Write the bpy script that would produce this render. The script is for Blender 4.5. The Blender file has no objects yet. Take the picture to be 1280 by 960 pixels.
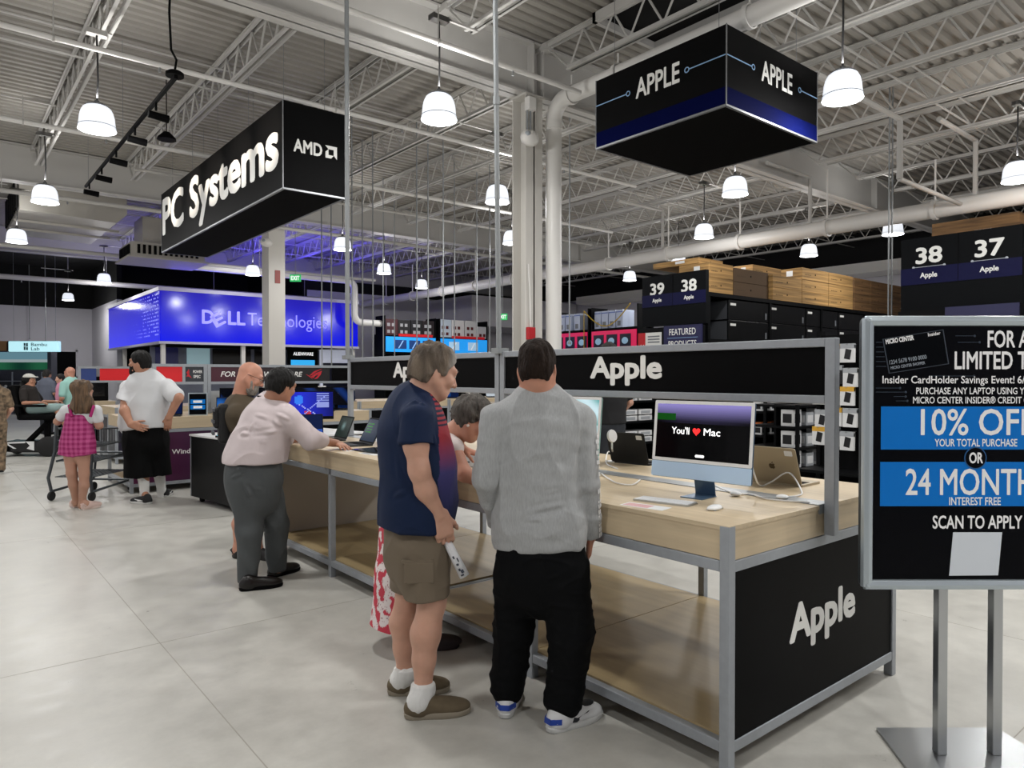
import bpy, bmesh, math, random
import numpy as np
from mathutils import Vector, Matrix

C = bpy.context.scene.collection
scene = bpy.context.scene
# ------------------------------------------------------------------ camera
FPX, HCAM = 886.0, 1.6
YAW = math.atan(727 / FPX)
PITCH = math.atan(10.5 / FPX)
FW = Vector((math.sin(YAW), math.cos(YAW), 0))
RT = Vector((math.cos(YAW), -math.sin(YAW), 0))
cam_d = bpy.data.cameras.new('camera')
cam_d.sensor_width = 36.0
cam_d.lens = FPX / 1280 * 36.0
cam_d.clip_end = 200
cam = bpy.data.objects.new('camera', cam_d)
C.objects.link(cam)
cam.location = (0, 0, HCAM)
cam.rotation_euler = (math.pi / 2 - PITCH, 0, -YAW)
scene.camera = cam
# ------------------------------------------------------------------ colour management and world
scene.view_settings.view_transform = 'Standard'
scene.view_settings.look = 'None'
scene.view_settings.gamma = 1.0
scene.view_settings.use_curve_mapping = False
scene.view_settings.exposure = 0.0
LAMP_W = 80.0            # power of each pendant lamp, watts
LAMP_GLOW = 0.98
w = bpy.data.worlds.new('world')
scene.world = w
w.use_nodes = True
w.node_tree.nodes['Background'].inputs[0].default_value = (0.8, 0.85, 1.0, 1)
w.node_tree.nodes['Background'].inputs[1].default_value = 0.02
scene.cycles.max_bounces = 6
scene.cycles.diffuse_bounces = 3
scene.cycles.glossy_bounces = 3
scene.cycles.caustics_reflective = False
scene.cycles.caustics_refractive = False
scene.cycles.sample_clamp_indirect = 4.0
try:
    scene.cycles.use_denoising = True
    scene.cycles.denoiser = 'OPENIMAGEDENOISE'
except Exception:
    pass


# ------------------------------------------------------------------ helpers
def at(px, py, d):
    """point seen at pixel (px, py) of the 1280x960 photograph, d metres ahead of the camera"""
    x = (px - 640) / FPX
    y = (480 - py) / FPX
    c, s = math.cos(PITCH), math.sin(PITCH)
    f, u = c + y * s, y * c - s
    t = d / f
    return Vector((0, 0, HCAM)) + (FW * f + RT * x + Vector((0, 0, 1)) * u) * t


def onz(px, py, z):
    a = at(px, py, 1.0) - Vector((0, 0, HCAM))
    return Vector((0, 0, HCAM)) + a * ((z - HCAM) / a.z)


def lin(h):
    h = h.lstrip('#')
    v = [int(h[i:i + 2], 16) / 255 for i in (0, 2, 4)]
    return tuple(c / 12.92 if c <= 0.04045 else ((c + 0.055) / 1.055) ** 2.4 for c in v) + (1.0,)


MATS = {}


def mat(name, hexc, rough=0.5, metal=0.0, spec=0.5, emit=0.0, noise=None, bump=None, vcol=False, alpha=1.0, sss=0.0, transmission=0.0, sheen=0.0):
    """noise = (scale, amount[, stretch xyz]); bump = (scale, strength[, stretch])"""
    if name in MATS:
        return MATS[name]
    m = bpy.data.materials.new(name)
    m.use_nodes = True
    nt = m.node_tree
    b = nt.nodes['Principled BSDF']
    col = lin(hexc)
    b.inputs['Base Color'].default_value = col
    b.inputs['Roughness'].default_value = rough
    b.inputs['Metallic'].default_value = metal
    b.inputs['Specular IOR Level'].default_value = spec
    if sss:
        b.inputs['Subsurface Weight'].default_value = sss
        b.inputs['Subsurface Radius'].default_value = (0.012, 0.005, 0.003)
        b.inputs['Subsurface Scale'].default_value = 1.0
    if sheen:
        b.inputs['Sheen Weight'].default_value = sheen
    if transmission:
        b.inputs['Transmission Weight'].default_value = transmission
    src = None
    if vcol:
        a = nt.nodes.new('ShaderNodeVertexColor')
        a.layer_name = 'dye'
        src = a.outputs['Color']
        nt.links.new(src, b.inputs['Base Color'])
    tc = None
    if noise or bump:
        tc = nt.nodes.new('ShaderNodeTexCoord')

    def tex(scale, stretch, detail=4):
        mp = nt.nodes.new('ShaderNodeMapping')
        mp.inputs['Scale'].default_value = stretch
        nt.links.new(tc.outputs['Object'], mp.inputs[0])
        n = nt.nodes.new('ShaderNodeTexNoise')
        n.inputs['Scale'].default_value = scale
        n.inputs['Detail'].default_value = detail
        nt.links.new(mp.outputs[0], n.inputs['Vector'])
        return n
    if noise:
        n = tex(noise[0], noise[2] if len(noise) > 2 else (1, 1, 1))
        mr = nt.nodes.new('ShaderNodeMapRange')
        mr.inputs[1].default_value = 0.3
        mr.inputs[2].default_value = 0.7
        mr.inputs[3].default_value = 1 - noise[1]
        mr.inputs[4].default_value = 1 + noise[1]
        nt.links.new(n.outputs[0], mr.inputs[0])
        mx = nt.nodes.new('ShaderNodeMix')
        mx.data_type = 'RGBA'
        mx.blend_type = 'MULTIPLY'
        mx.inputs[0].default_value = 1.0
        if src:
            nt.links.new(src, mx.inputs[6])
        else:
            mx.inputs[6].default_value = col
        nt.links.new(mr.outputs[0], mx.inputs[7])
        nt.links.new(mx.outputs[2], b.inputs['Base Color'])
    if bump:
        n = tex(bump[0], bump[2] if len(bump) > 2 else (1, 1, 1), 5)
        bp = nt.nodes.new('ShaderNodeBump')
        bp.inputs['Strength'].default_value = bump[1]
        bp.inputs['Distance'].default_value = 0.02
        nt.links.new(n.outputs[0], bp.inputs['Height'])
        nt.links.new(bp.outputs[0], b.inputs['Normal'])
    if emit:
        b.inputs['Emission Color'].default_value = col
        b.inputs['Emission Strength'].default_value = emit
        if vcol:
            nt.links.new(src, b.inputs['Emission Color'])
    if alpha < 1:
        b.inputs['Alpha'].default_value = alpha
    MATS[name] = m
    return m


def wm(o):
    if o is None:
        return Matrix.Identity(4)
    return wm(o.parent) @ o.matrix_parent_inverse @ o.matrix_basis


def adopt(o, parent, local=False):
    if parent is not None:
        o.parent = parent
        o.matrix_parent_inverse = Matrix.Identity(4) if local else wm(parent).inverted()
    return o


class MB:
    """collects vertices and faces; build() links them as one mesh object"""

    def __init__(s):
        s.v, s.f, s.mi, s.cur = [], [], [], 0

    def add(s, vs, fs):
        n = len(s.v)
        s.v += [tuple(p) for p in vs]
        s.f += [tuple(i + n for i in f) for f in fs]
        s.mi += [s.cur] * len(fs)
        return s

    def box(s, x0, y0, z0, x1, y1, z1):
        v = [(x, y, z) for z in (z0, z1) for y in (y0, y1) for x in (x0, x1)]
        return s.add(v, [(0, 2, 3, 1), (4, 5, 7, 6), (0, 1, 5, 4), (2, 6, 7, 3), (0, 4, 6, 2), (1, 3, 7, 5)])

    def cbox(s, c, sz, M=None):
        c = Vector(c)
        v = []
        for z in (-.5, .5):
            for y in (-.5, .5):
                for x in (-.5, .5):
                    p = Vector((x * sz[0], y * sz[1], z * sz[2]))
                    if M is not None:
                        p = M @ p
                    v.append(c + p)
        return s.add(v, [(0, 2, 3, 1), (4, 5, 7, 6), (0, 1, 5, 4), (2, 6, 7, 3), (0, 4, 6, 2), (1, 3, 7, 5)])

    def quad(s, a, b, c, d):
        return s.add([a, b, c, d], [(0, 1, 2, 3)])

    def tube(s, pts, r, n=8, caps=True):
        pts = [Vector(p) for p in pts]
        rs = r if isinstance(r, (list, tuple)) else [r] * len(pts)
        vs, fs = [], []
        prev = None
        for i, p in enumerate(pts):
            if i == 0:
                t = pts[1] - p
            elif i == len(pts) - 1:
                t = p - pts[i - 1]
            else:
                t = (pts[i + 1] - p).normalized() + (p - pts[i - 1]).normalized()
            t.normalize()
            if prev is None:
                a = t.orthogonal().normalized()
            else:
                a = (prev - t * prev.dot(t))
                a = a.normalized() if a.length > 1e-6 else t.orthogonal().normalized()
            prev = a
            b = t.cross(a)
            for k in range(n):
                an = 2 * math.pi * k / n
                vs.append(p + (a * math.cos(an) + b * math.sin(an)) * rs[i])
        for i in range(len(pts) - 1):
            for k in range(n):
                k2 = (k + 1) % n
                fs.append((i * n + k, i * n + k2, (i + 1) * n + k2, (i + 1) * n + k))
        if caps:
            fs.append(tuple(reversed(range(n))))
            fs.append(tuple((len(pts) - 1) * n + k for k in range(n)))
        return s.add(vs, fs)

    def lathe(s, prof, c=(0, 0, 0), n=24, axis='z', M=None):
        """prof = [(r, z)...]"""
        c = Vector(c)
        vs, fs = [], []
        for r, z in prof:
            for k in range(n):
                a = 2 * math.pi * k / n
                p = Vector((r * math.cos(a), r * math.sin(a), z))
                if axis == 'x':
                    p = Vector((p.z, p.x, p.y))
                elif axis == 'y':
                    p = Vector((p.x, p.z, p.y))
                if M is not None:
                    p = M @ p
                vs.append(c + p)
        for i in range(len(prof) - 1):
            for k in range(n):
                k2 = (k + 1) % n
                fs.append((i * n + k, i * n + k2, (i + 1) * n + k2, (i + 1) * n + k))
        return s.add(vs, fs)

    def prism(s, poly, o, ux, uy, depth):
        """2-D polygon in the plane (o, ux, uy), extruded by the vector depth"""
        o, ux, uy, depth = Vector(o), Vector(ux), Vector(uy), Vector(depth)
        n = len(poly)
        a = [o + ux * x + uy * y for x, y in poly]
        b = [p + depth for p in a]
        fs = [tuple(range(n)), tuple(reversed(range(n, 2 * n)))]
        fs += [(i, n + i, n + (i + 1) % n, (i + 1) % n) for i in range(n)]
        return s.add(a + b, fs)

    def sphere(s, c, r, n=16, m=10, sc=(1, 1, 1), M=None):
        prof = []
        c = Vector(c)
        vs, fs = [], []
        for j in range(m + 1):
            th = math.pi * j / m
            for k in range(n):
                a = 2 * math.pi * k / n
                p = Vector((math.sin(th) * math.cos(a) * sc[0], math.sin(th) * math.sin(a) * sc[1], math.cos(th) * sc[2])) * r
                if M is not None:
                    p = M @ p
                vs.append(c + p)
        for j in range(m):
            for k in range(n):
                k2 = (k + 1) % n
                fs.append((j * n + k, (j + 1) * n + k, (j + 1) * n + k2, j * n + k2))
        return s.add(vs, fs)

    def build(s, name, m, parent=None, smooth=False, bevel=0.0, seg=2, loc=None, fix=True, local=False):
        me = bpy.data.meshes.new(name)
        me.from_pydata(s.v, [], s.f)
        ms = m if isinstance(m, (list, tuple)) else [m]
        for x in ms:
            me.materials.append(x)
        if len(ms) > 1:
            me.polygons.foreach_set('material_index', s.mi)
        if fix:
            bm = bmesh.new()
            bm.from_mesh(me)
            bmesh.ops.recalc_face_normals(bm, faces=bm.faces)
            bm.to_mesh(me)
            bm.free()
        if smooth:
            me.polygons.foreach_set('use_smooth', [True] * len(me.polygons))
            me.set_sharp_from_angle(angle=math.radians(40))
        o = bpy.data.objects.new(name, me)
        C.objects.link(o)
        adopt(o, parent, local)
        if loc is not None:
            o.location = loc
        if bevel:
            b = o.modifiers.new('soft_edge', 'BEVEL')
            b.width = bevel
            b.segments = seg
            b.limit_method = 'ANGLE'
        return o


def tag(o, label=None, cat=None, group=None, kind=None):
    if label:
        o['label'] = label
    if cat:
        o['category'] = cat
    if group:
        o['group'] = group
    if kind:
        o['kind'] = kind
    return o


def thing(name, label, cat, loc=(0, 0, 0), rz=0.0, group=None):
    o = bpy.data.objects.new(name, None)
    o.empty_display_size = 0.1
    C.objects.link(o)
    o.location = loc
    o.rotation_euler = (0, 0, rz)
    return tag(o, label, cat, group)


def struct(o):
    o['kind'] = 'structure'
    return o


def copy_tree(o, parent=None):
    c = o.copy()
    C.objects.link(c)
    if parent is not None:
        c.parent = parent
    for ch in [x for x in KIDS(o)]:
        copy_tree(ch, c)
    return c


def KIDS(o):
    return [x for x in bpy.data.objects if x.parent == o]


def letters(name, body, size, m, origin, ux, uy, parent=None, align='CENTER', bold=0.0, depth=0.002, shear=0.0, xs=1.0, spacing=1.0, local=False, fit=None, cap=None):
    """lettering as a thin mesh: origin = baseline point, ux = reading direction, uy = up"""
    cu = bpy.data.curves.new(name, 'FONT')
    cu.body = body
    cu.size = 1.0
    cu.align_x = align
    cu.shear = shear
    cu.space_character = spacing
    cu.resolution_u = 3
    cu.extrude = 0.0
    tmp = bpy.data.objects.new(name, cu)
    C.objects.link(tmp)
    me = bpy.data.meshes.new_from_object(tmp)
    bpy.data.objects.remove(tmp)
    bpy.data.curves.remove(cu)
    if cap:
        size = cap / 0.684
    if fit:
        xsx = [v.co.x for v in me.vertices]
        mid = (max(xsx) + min(xsx)) / 2
        xs = fit / ((max(xsx) - min(xsx)) * size)
        if align == 'CENTER':
            for v in me.vertices:
                v.co.x -= mid
    ux, uy, origin = Vector(ux).normalized(), Vector(uy).normalized(), Vector(origin)
    n = ux.cross(uy)
    M = Matrix((ux * size * xs, uy * size, n)).transposed()
    M4 = Matrix(((M[0][0], M[0][1], M[0][2], origin.x), (M[1][0], M[1][1], M[1][2], origin.y), (M[2][0], M[2][1], M[2][2], origin.z), (0, 0, 0, 1)))
    me.transform(M4)
    bm = bmesh.new()
    bm.from_mesh(me)
    if bold > 0:            # heavier strokes: the same outline printed again around itself
        src = bm.faces[:]
        for i in range(8):
            a = 2 * math.pi * i / 8
            dup_ = bmesh.ops.duplicate(bm, geom=src)
            off = ux * (math.cos(a) * bold * size * xs) + uy * (math.sin(a) * bold * size) + n * (i + 1) * 1.5e-5
            bmesh.ops.translate(bm, vec=off, verts=[v for v in dup_['geom'] if isinstance(v, bmesh.types.BMVert)])
    g = bmesh.ops.extrude_face_region(bm, geom=bm.faces[:])
    bmesh.ops.translate(bm, vec=n * depth, verts=[v for v in g['geom'] if isinstance(v, bmesh.types.BMVert)])
    bmesh.ops.recalc_face_normals(bm, faces=bm.faces)
    bm.to_mesh(me)
    bm.free()
    me.materials.clear()
    me.materials.append(m)
    me.polygons.foreach_set('use_smooth', [False] * len(me.polygons))
    me.polygons.foreach_set('material_index', [0] * len(me.polygons))
    o = bpy.data.objects.new(name, me)
    C.objects.link(o)
    return adopt(o, parent, local)


def rotz(a):
    return Matrix.Rotation(a, 3, 'Z')


rnd = random.Random(7)
XA, YA, ZA = Vector((1, 0, 0)), Vector((0, 1, 0)), Vector((0, 0, 1))
# ------------------------------------------------------------------ shared materials
M_frame = mat('grey_aluminium', '#9ca1a7', 0.42, 0.25, noise=(30, .04))
M_black = mat('black_panel', '#050506', 0.5, spec=.06)
M_deep = mat('matt_black', '#050506', 0.7, spec=.1)
M_letter = mat('white_lettering', '#f2f2ee', 0.5)
M_white = mat('white_plastic', '#e9eaea', 0.35)
M_cable = mat('white_cable', '#f3f3f3', 0.4)
M_card = mat('cardboard', '#a88350', 0.8, noise=(1.6, .5, (.4, 1, 14)))
M_card2 = mat('brown_cardboard', '#765736', 0.8, noise=(1.6, .5, (.4, 1, 14)))
M_chrome = mat('brushed_steel', '#b9bcbe', 0.3, 0.9)
# ================================================================== THE SETTING
X0, X1, Y0, Y1 = -8.0, 26.0, -8.0, 40.0
ZD = 6.75                      # underside of the roof deck
M_floor = mat('polished_concrete', '#c0beb7', 0.34, spec=0.45, noise=(0.55, .13), bump=(3.0, .02))
nt = M_floor.node_tree
# finer clouding and scuffs over the broad mottling
_b = nt.nodes['Principled BSDF']
_l = [l for l in nt.links if l.to_socket == _b.inputs['Base Color']][0]
_src = _l.from_socket
_tc = nt.nodes.new('ShaderNodeTexCoord')
_n2 = nt.nodes.new('ShaderNodeTexNoise')
_n2.inputs['Scale'].default_value = 5.0
_n2.inputs['Detail'].default_value = 8
_n2.inputs['Roughness'].default_value = 0.7
nt.links.new(_tc.outputs['Object'], _n2.inputs['Vector'])
_mr = nt.nodes.new('ShaderNodeMapRange')
_mr.inputs[1].default_value, _mr.inputs[2].default_value = 0.35, 0.65
_mr.inputs[3].default_value, _mr.inputs[4].default_value = 0.90, 1.07
nt.links.new(_n2.outputs[0], _mr.inputs[0])
_mx = nt.nodes.new('ShaderNodeMix')
_mx.data_type, _mx.blend_type = 'RGBA', 'MULTIPLY'
_mx.inputs[0].default_value = 1.0
nt.links.new(_src, _mx.inputs[6])
nt.links.new(_mr.outputs[0], _mx.inputs[7])
nt.links.new(_mx.outputs[2], _b.inputs['Base Color'])
_r2 = nt.nodes.new('ShaderNodeMapRange')
_r2.inputs[1].default_value, _r2.inputs[2].default_value = 0.3, 0.7
_r2.inputs[3].default_value, _r2.inputs[4].default_value = 0.26, 0.46
nt.links.new(_n2.outputs[0], _r2.inputs[0])
nt.links.new(_r2.outputs[0], _b.inputs['Roughness'])

M_joint = mat('concrete_joint', '#a19d94', 0.6)
M_steel = mat('painted_steel', '#bfbdb9', 0.55)
M_deck = mat('painted_roof_deck', '#9a968f', 0.6, noise=(0.4, .08))
M_deckb = mat('black_roof_deck', '#0b0b0d', 0.8)
M_wallw = mat('white_wall_paint', '#d9d7de', 0.75, noise=(0.7, .03))
M_wallb = mat('black_wall_paint', '#060607', 0.85)
M_pipe = mat('white_painted_pipe', '#e2e0dc', 0.42)

m = MB().box(X0, Y0, -0.12, X1, Y1, 0)
struct(m.build('floor', M_floor))
# saw-cut joints in the slab
k = 1
for x in (-2.2, 1.05, 5.1, 8.8, 12.5, 16.2):
    struct(MB().box(x - .0025, Y0 + .1, -.002, x + .0025, Y1 - .1, .0006).build('trim_%d' % k, M_joint)); k += 1
for y in (1.0, 4.6, 8.3, 12.0, 15.7, 19.4):
    struct(MB().box(X0 + .1, y - .0025, -.002, X1 - .1, y + .0025, .0006).build('trim_%d' % k, M_joint)); k += 1


def deck(y0, y1, m, name):
    """fluted steel deck, the flutes running along X"""
    b = MB()
    p, h = 0.2, 0.055
    prof = []
    y = y0
    while y < y1 - 1e-6:
        prof += [(y, 0), (y + .085, 0), (y + .11, h), (y + .175, h)]
        y += p
    prof.append((y1, 0))
    n = len(prof)
    vs = [(X0, a, ZD + z) for a, z in prof] + [(X1, a, ZD + z) for a, z in prof]
    b.add(vs, [(i, i + 1, n + i + 1, n + i) for i in range(n - 1)])
    b.box(X0, y0, ZD + .10, X1, y1, ZD + .2)
    return struct(b.build(name, m, fix=False))


deck(Y0, 30.0, M_deck, 'ceiling')
deck(30.0, Y1, M_deckb, 'ceiling')


def wall(name, a, b, zs):
    """a wall between plan points a and b in height bands [(z0, z1, material)]"""
    for i, (z0, z1, m) in enumerate(zs):
        q = MB()
        (ax, ay), (bx, by) = a, b
        x0, x1, y0, y1 = min(ax, bx), max(ax, bx), min(ay, by), max(ay, by)
        q.box(x0, y0, z0, x1, y1, z1)
        struct(q.build(name, m))


wall('wall_back', (X0, Y1), (6.3, Y1 + .2), [(0, 4.85, M_wallw), (4.85, 7, M_wallb)])
wall('wall_recess', (6.15, 34.0), (6.35, Y1), [(0, 4.85, M_wallw), (4.85, 7, M_wallb)])
wall('wall_rear', (12.9, 30.0), (X1, 30.2), [(0, 5.4, M_wallw), (5.4, 7, M_wallb)])
wall('wall_return', (12.7, 30.0), (12.9, Y1), [(0, 7, M_wallb)])
wall('wall_right', (X1, Y0), (X1 + .2, 30.2), [(0, 5.5, M_wallw), (5.5, 7, M_wallb)])
wall('wall_left', (X0 - .2, Y0), (X0, Y1), [(0, 4.85, M_wallw), (4.85, 7, M_wallb)])
wall('wall_front', (X0, Y0 - .2), (X1, Y0), [(0, 4.85, M_wallw), (4.85, 7, M_wallw)])
wall('wall_shop', (6.4, 37.0), (12.7, 37.2), [(0, 7, M_wallb)])
# ceiling-hung soffit boxes by the rear wall
struct(MB().box(19.2, 26.3, 3.9, 25.9, 29.9, 5.3).build('wall_soffit', M_wallw))
struct(MB().box(24.6, 2.0, 5.1, 25.9, 25.0, 5.45).build('ceiling_beam', M_pipe))


def i_beam(b, y, x0, x1, z0=5.9, z1=ZD - .02, fw_=0.32):
    b.box(x0, y - fw_ / 2, z0, x1, y + fw_ / 2, z0 + .03)
    b.box(x0, y - fw_ / 2, z1 - .03, x1, y + fw_ / 2, z1)
    b.box(x0, y - .012, z0, x1, y + .012, z1)
    for x in (7.2, 7.4, 19.0):
        b.box(x - .01, y - fw_ / 2, z0, x + .01, y + fw_ / 2, z1)


for y in (-2.4, 8.4, 19.2, 30.0):
    b = MB()
    i_beam(b, y, X0, X1)
    struct(b.build('ceiling_beam', M_steel))


def column(x, y):
    b = MB()
    h = .32
    b.box(x - .17, y - h / 2, .02, x + .17, y - h / 2 + .02, 5.9)
    b.box(x - .17, y + h / 2 - .02, .02, x + .17, y + h / 2, 5.9)
    b.box(x - .012, y - h / 2, .02, x + .012, y + h / 2, 5.9)
    b.box(x - .22, y - .22, 0, x + .22, y + .22, .03)
    b.box(x - .2, y - .2, 5.87, x + .2, y + .2, 5.9)
    return struct(b.build('column', mat('white_column_paint', '#cfccc6', 0.5)))


column(7.2, 8.4)
# the second column is boxed in
b = MB()
b.box(7.05, 18.9, 0, 7.5, 19.4, 5.9)
b.box(7.0, 18.85, 0, 7.55, 19.45, .15)
struct(b.build('column', mat('white_column_paint', '#cfccc6', 0.5)))

# open-web joists between the beams
JX = [1.85 + 1.86 * k for k in range(-5, 13)]


def joist_mesh(y0, y1):
    b = MB()
    for s in (-.045, .03):
        b.box(s, y0, ZD - .09, s + .015, y1, ZD - .02)
        b.box(s - .03 if s < 0 else s, y0, ZD - .035, s + (.0 if s < 0 else .045), y1, ZD - .02)
        b.box(s, y0 + .55, 6.16, s + .015, y1 - .55, 6.23)
        b.box(s - .03 if s < 0 else s, y0 + .55, 6.16, s + (.0 if s < 0 else .045), y1 - .55, 6.175)
    n = 16
    st = (y1 - y0 - 1.1) / n
    top, bot = ZD - .06, 6.2
    b.tube([(0, y0 + .05, top), (0, y0 + .55, bot)], .016, 6)
    b.tube([(0, y1 - .05, top), (0, y1 - .55, bot)], .016, 6)
    for i in range(n):
        a = y0 + .55 + i * st
        b.tube([(0, a, bot), (0, a + st / 2, top)], .016, 6, False)
        b.tube([(0, a + st / 2, top), (0, a + st, bot)], .016, 6, False)
    b.box(-.08, y0 - .14, ZD - .12, .08, y0 + .12, ZD - .02)
    b.box(-.08, y1 - .12, ZD - .12, .08, y1 + .14, ZD - .02)
    return b


for (ya, yb, mm) in ((-2.25, 8.25, M_steel), (8.55, 19.05, M_steel), (19.35, 29.85, M_steel)):
    proto = None
    for x in JX:
        if x > X1 - .2 or (ya > 19 and 1.6 < x < 4.3):     # the air duct fills this part of the last bay
            continue
        if proto is None:
            proto = struct(joist_mesh(ya, yb).build('ceiling_joist_beam', mm))
            o = proto
        else:
            o = proto.copy()
            C.objects.link(o)
        o.location.x = x
    # bridging angles tying the joists together
    for f in (.33, .67):
        y = ya + (yb - ya) * f
        b = MB()
        for xa, xb in (((X0 + .1, 1.6), (4.3, X1 - .1)) if ya > 19 else ((X0 + .1, X1 - .1),)):
            b.box(xa, y, 6.23, xb, y + .03, 6.25)
            b.box(xa, y, 6.60, xb, y + .03, 6.62)
        struct(b.build('ceiling_bridging_beam', mm))

# roof hatch beside the column, its dark opening painted as a black sheet
b = MB()
b.box(7.3, 5.1, 6.60, 7.36, 7.1, 6.74)
b.box(8.6, 5.1, 6.60, 8.66, 7.1, 6.74)
b.box(7.3, 5.1, 6.60, 8.66, 5.16, 6.74)
b.box(7.3, 7.04, 6.60, 8.66, 7.1, 6.74)
struct(b.build('ceiling_hatch_trim', M_steel))
struct(MB().box(7.36, 5.16, 6.70, 8.6, 7.04, 6.74).build('ceiling_hatch_dark', M_deep))

# ------------------------------------------------------------------ pipes and ducts
M_pipe2 = mat('grey_painted_pipe', '#b9b7b3', 0.5)


def arc(c, r, a0, a1, u, v, n=6):
    return [Vector(c) + Vector(u) * r * math.cos(a0 + (a1 - a0) * i / n) + Vector(v) * r * math.sin(a0 + (a1 - a0) * i / n) for i in range(n + 1)]


# drain pipe: down beside the column, elbow, then along the ceiling over the hanging sign
t = thing('drain_pipe', 'fat white drain pipe running down beside the white steel column', 'pipe', (7.62, 8.25, 0))
px_, py_ = 7.62, 8.25
path = [Vector((px_, py_, 0.0)), Vector((px_, py_, 5.6))] + arc((px_, py_ - .3, 5.6), .3, 0, math.pi / 2, YA, ZA) + [Vector((px_, -6, 5.9))]
MB().tube(path, .125, 16).build('pipe_run', M_pipe, t, smooth=True)
for y in (7.85, 6.9, 4.8, 2.4):
    b = MB()
    b.lathe([(.135, -.03), (.15, -.03), (.15, .03), (.135, .03)], (px_, y, 5.9), 16, 'y')
    b.tube([(px_, y, 6.05), (px_, y, 6.2)], .012)
    b.build('hanger', M_pipe, t, smooth=True)
MB().lathe([(.126, -.05), (.14, -.05), (.14, .05), (.126, .05)], (px_, py_, 5.52), 16).build('coupling', M_pipe, t, smooth=True)

# main pipe under the joists on the right
t = thing('main_pipe', 'thick white ceiling pipe running the length of the racks', 'pipe', (15.5, 2, 4.9))
b = MB()
b.tube([(15.5, -4, 4.9), (15.5, 31.0, 4.9)] if False else [(15.5, -4, 4.9), (15.5, 29.9, 4.9)], .165, 18)
b.build('pipe_run', M_pipe, t, smooth=True)
for i in range(13):
    y = 1.2 + i * 2.2
    b = MB()
    b.lathe([(.166, -.04), (.2, -.04), (.2, .04), (.166, .04)], (15.5, y, 4.9), 18, 'y')
    b.tube([(15.5, y, 5.1), (15.5, y, 6.2 if i % 2 else 5.9)], .02)
    b.build('hanger', M_pipe, t, smooth=True)
for i, y in enumerate((4.9, 8.2, 12.4, 17.0)):
    MB().tube([(15.5, y, 5.05), (15.5, y, 6.1), (15.5 - 1.8, y, 6.1)], .045, 8).build('riser', M_pipe2, t, smooth=True)

LBL = ['thin white sprinkler line crossing above the long dark hanging sign', 'thin white sprinkler line crossing in front of the steel column top',
       'thin white sprinkler line crossing above the track lights', 'thin sprinkler line crossing behind the lamp beside the column',
       'thin sprinkler line along the second ceiling beam', 'thin sprinkler line lit blue above the video wall', 'thin pipe under the dark ceiling at the back of the shop']
for i, (y, z, xa, xb, r) in enumerate(((10.35, 5.75, -6, 12, .035), (7.44, 5.75, -6, 7.4, .035), (14.07, 5.75, -6, 15.3, .04), (14.9, 5.5, 3, 15.3, .03),
                                       (18.6, 5.55, -6, 24, .05), (24.0, 5.2, -6, 13, .06), (29.0, 4.9, -6, 13, .09))):
    t = thing('sprinkler_pipe', LBL[i], 'pipe', (xa, y, z), group='sprinkler lines')
    MB().tube([(xa, y, z), (xb, y, z)], r, 10).build('pipe_run', M_pipe if i < 3 else M_pipe2, t, smooth=True)
    b = MB()
    x = math.ceil(xa / 3.72) * 3.72 + 1.2
    while x < xb:
        h = MB()
        h.tube([(x, y, z + r), (x, y, 6.2)], .008, 6)
        h.lathe([(r + .002, -.012), (r + .012, -.012), (r + .012, .012), (r + .002, .012)], (x, y, z), 12, 'x')
        h.build('hanger', M_pipe2, t)
        if x + 1.2 < xb:
            MB().tube([(x + 1.2, y, z - r), (x + 1.2, y, z - r - .06)], [.014, .02], 8).build('sprinkler_head', M_chrome, t)
        x += 3.72
# a drop pipe with a bend under the joists right of the hanging sign
t = thing('drop_pipe', 'white pipe frame dropping from the joists right of the cube sign', 'pipe', (12.6, 5.1, 5.0))
MB().tube([(12.6, 5.1, 4.9), (12.6, 5.1, 5.9), (9.8, 5.1, 5.9)], .05, 10).build('pipe_run', M_pipe2, t, smooth=True)
MB().tube([(12.6, 5.1, 4.9), (15.4, 5.1, 4.9)], .04, 10).build('branch', M_pipe2, t, smooth=True)
t = thing('bent_pipe', 'white drain pipe with two bends in front of the blue video wall', 'pipe', (12.2, 24.0, 4.0))
MB().tube([(6.5, 24.3, 5.15)] + [(12.0, 24.3, 5.15)] + arc((12.0, 24.3, 4.85), .3, math.pi / 2, 0, XA, ZA) + [(12.3, 24.3, 3.9)] +
          arc((12.6, 24.3, 3.9), .3, math.pi, math.pi * 1.5, XA, ZA) + [(15.4, 24.3, 3.6)], .13, 14).build('pipe_run', M_pipe, t, smooth=True)

# air handling boxes
M_duct = mat('galvanised_duct', '#aeaaa2', 0.5, 0.2, noise=(1.5, .05))
t = thing('air_duct', 'big boxy pale sheet metal duct hanging behind the ceiling beam', 'duct', (2.9, 24, 5.8))
b = MB()
b.prism([(1.75, 5.75), (3.9, 5.7), (4.15, 5.95), (4.15, 6.7), (1.75, 6.7)], (0, 21.5, 0), XA, ZA, (0, 4.0, 0))
b.build('housing', M_duct, t)
for y in (22.7, 24.0):
    MB().box(1.72, y, 5.66, 4.18, y + .05, 5.72).build('flange', M_duct, t)
b = MB()
for i in range(9):
    b.box(1.70, 21.7 + i * .4, 5.85, 1.745, 21.95 + i * .4, 6.6)
b.build('grille', M_deep, t)
t = thing('ceiling_diffuser', 'square pale air diffuser box with dark louvres near the long sign end', 'diffuser', (5.2, 22.6, 4.9))
b = MB()
b.box(4.35, 22.0, 4.95, 6.3, 23.6, 5.35)
b.box(4.25, 21.9, 4.9, 6.4, 23.7, 4.95)
b.box(4.7, 22.3, 5.35, 6.0, 23.4, 6.14)
b.build('housing', M_duct, t)
b = MB()
for i in range(12):
    b.box(4.5 + i * .14, 21.96, 5.03, 4.57 + i * .14, 21.995, 5.28)
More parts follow.
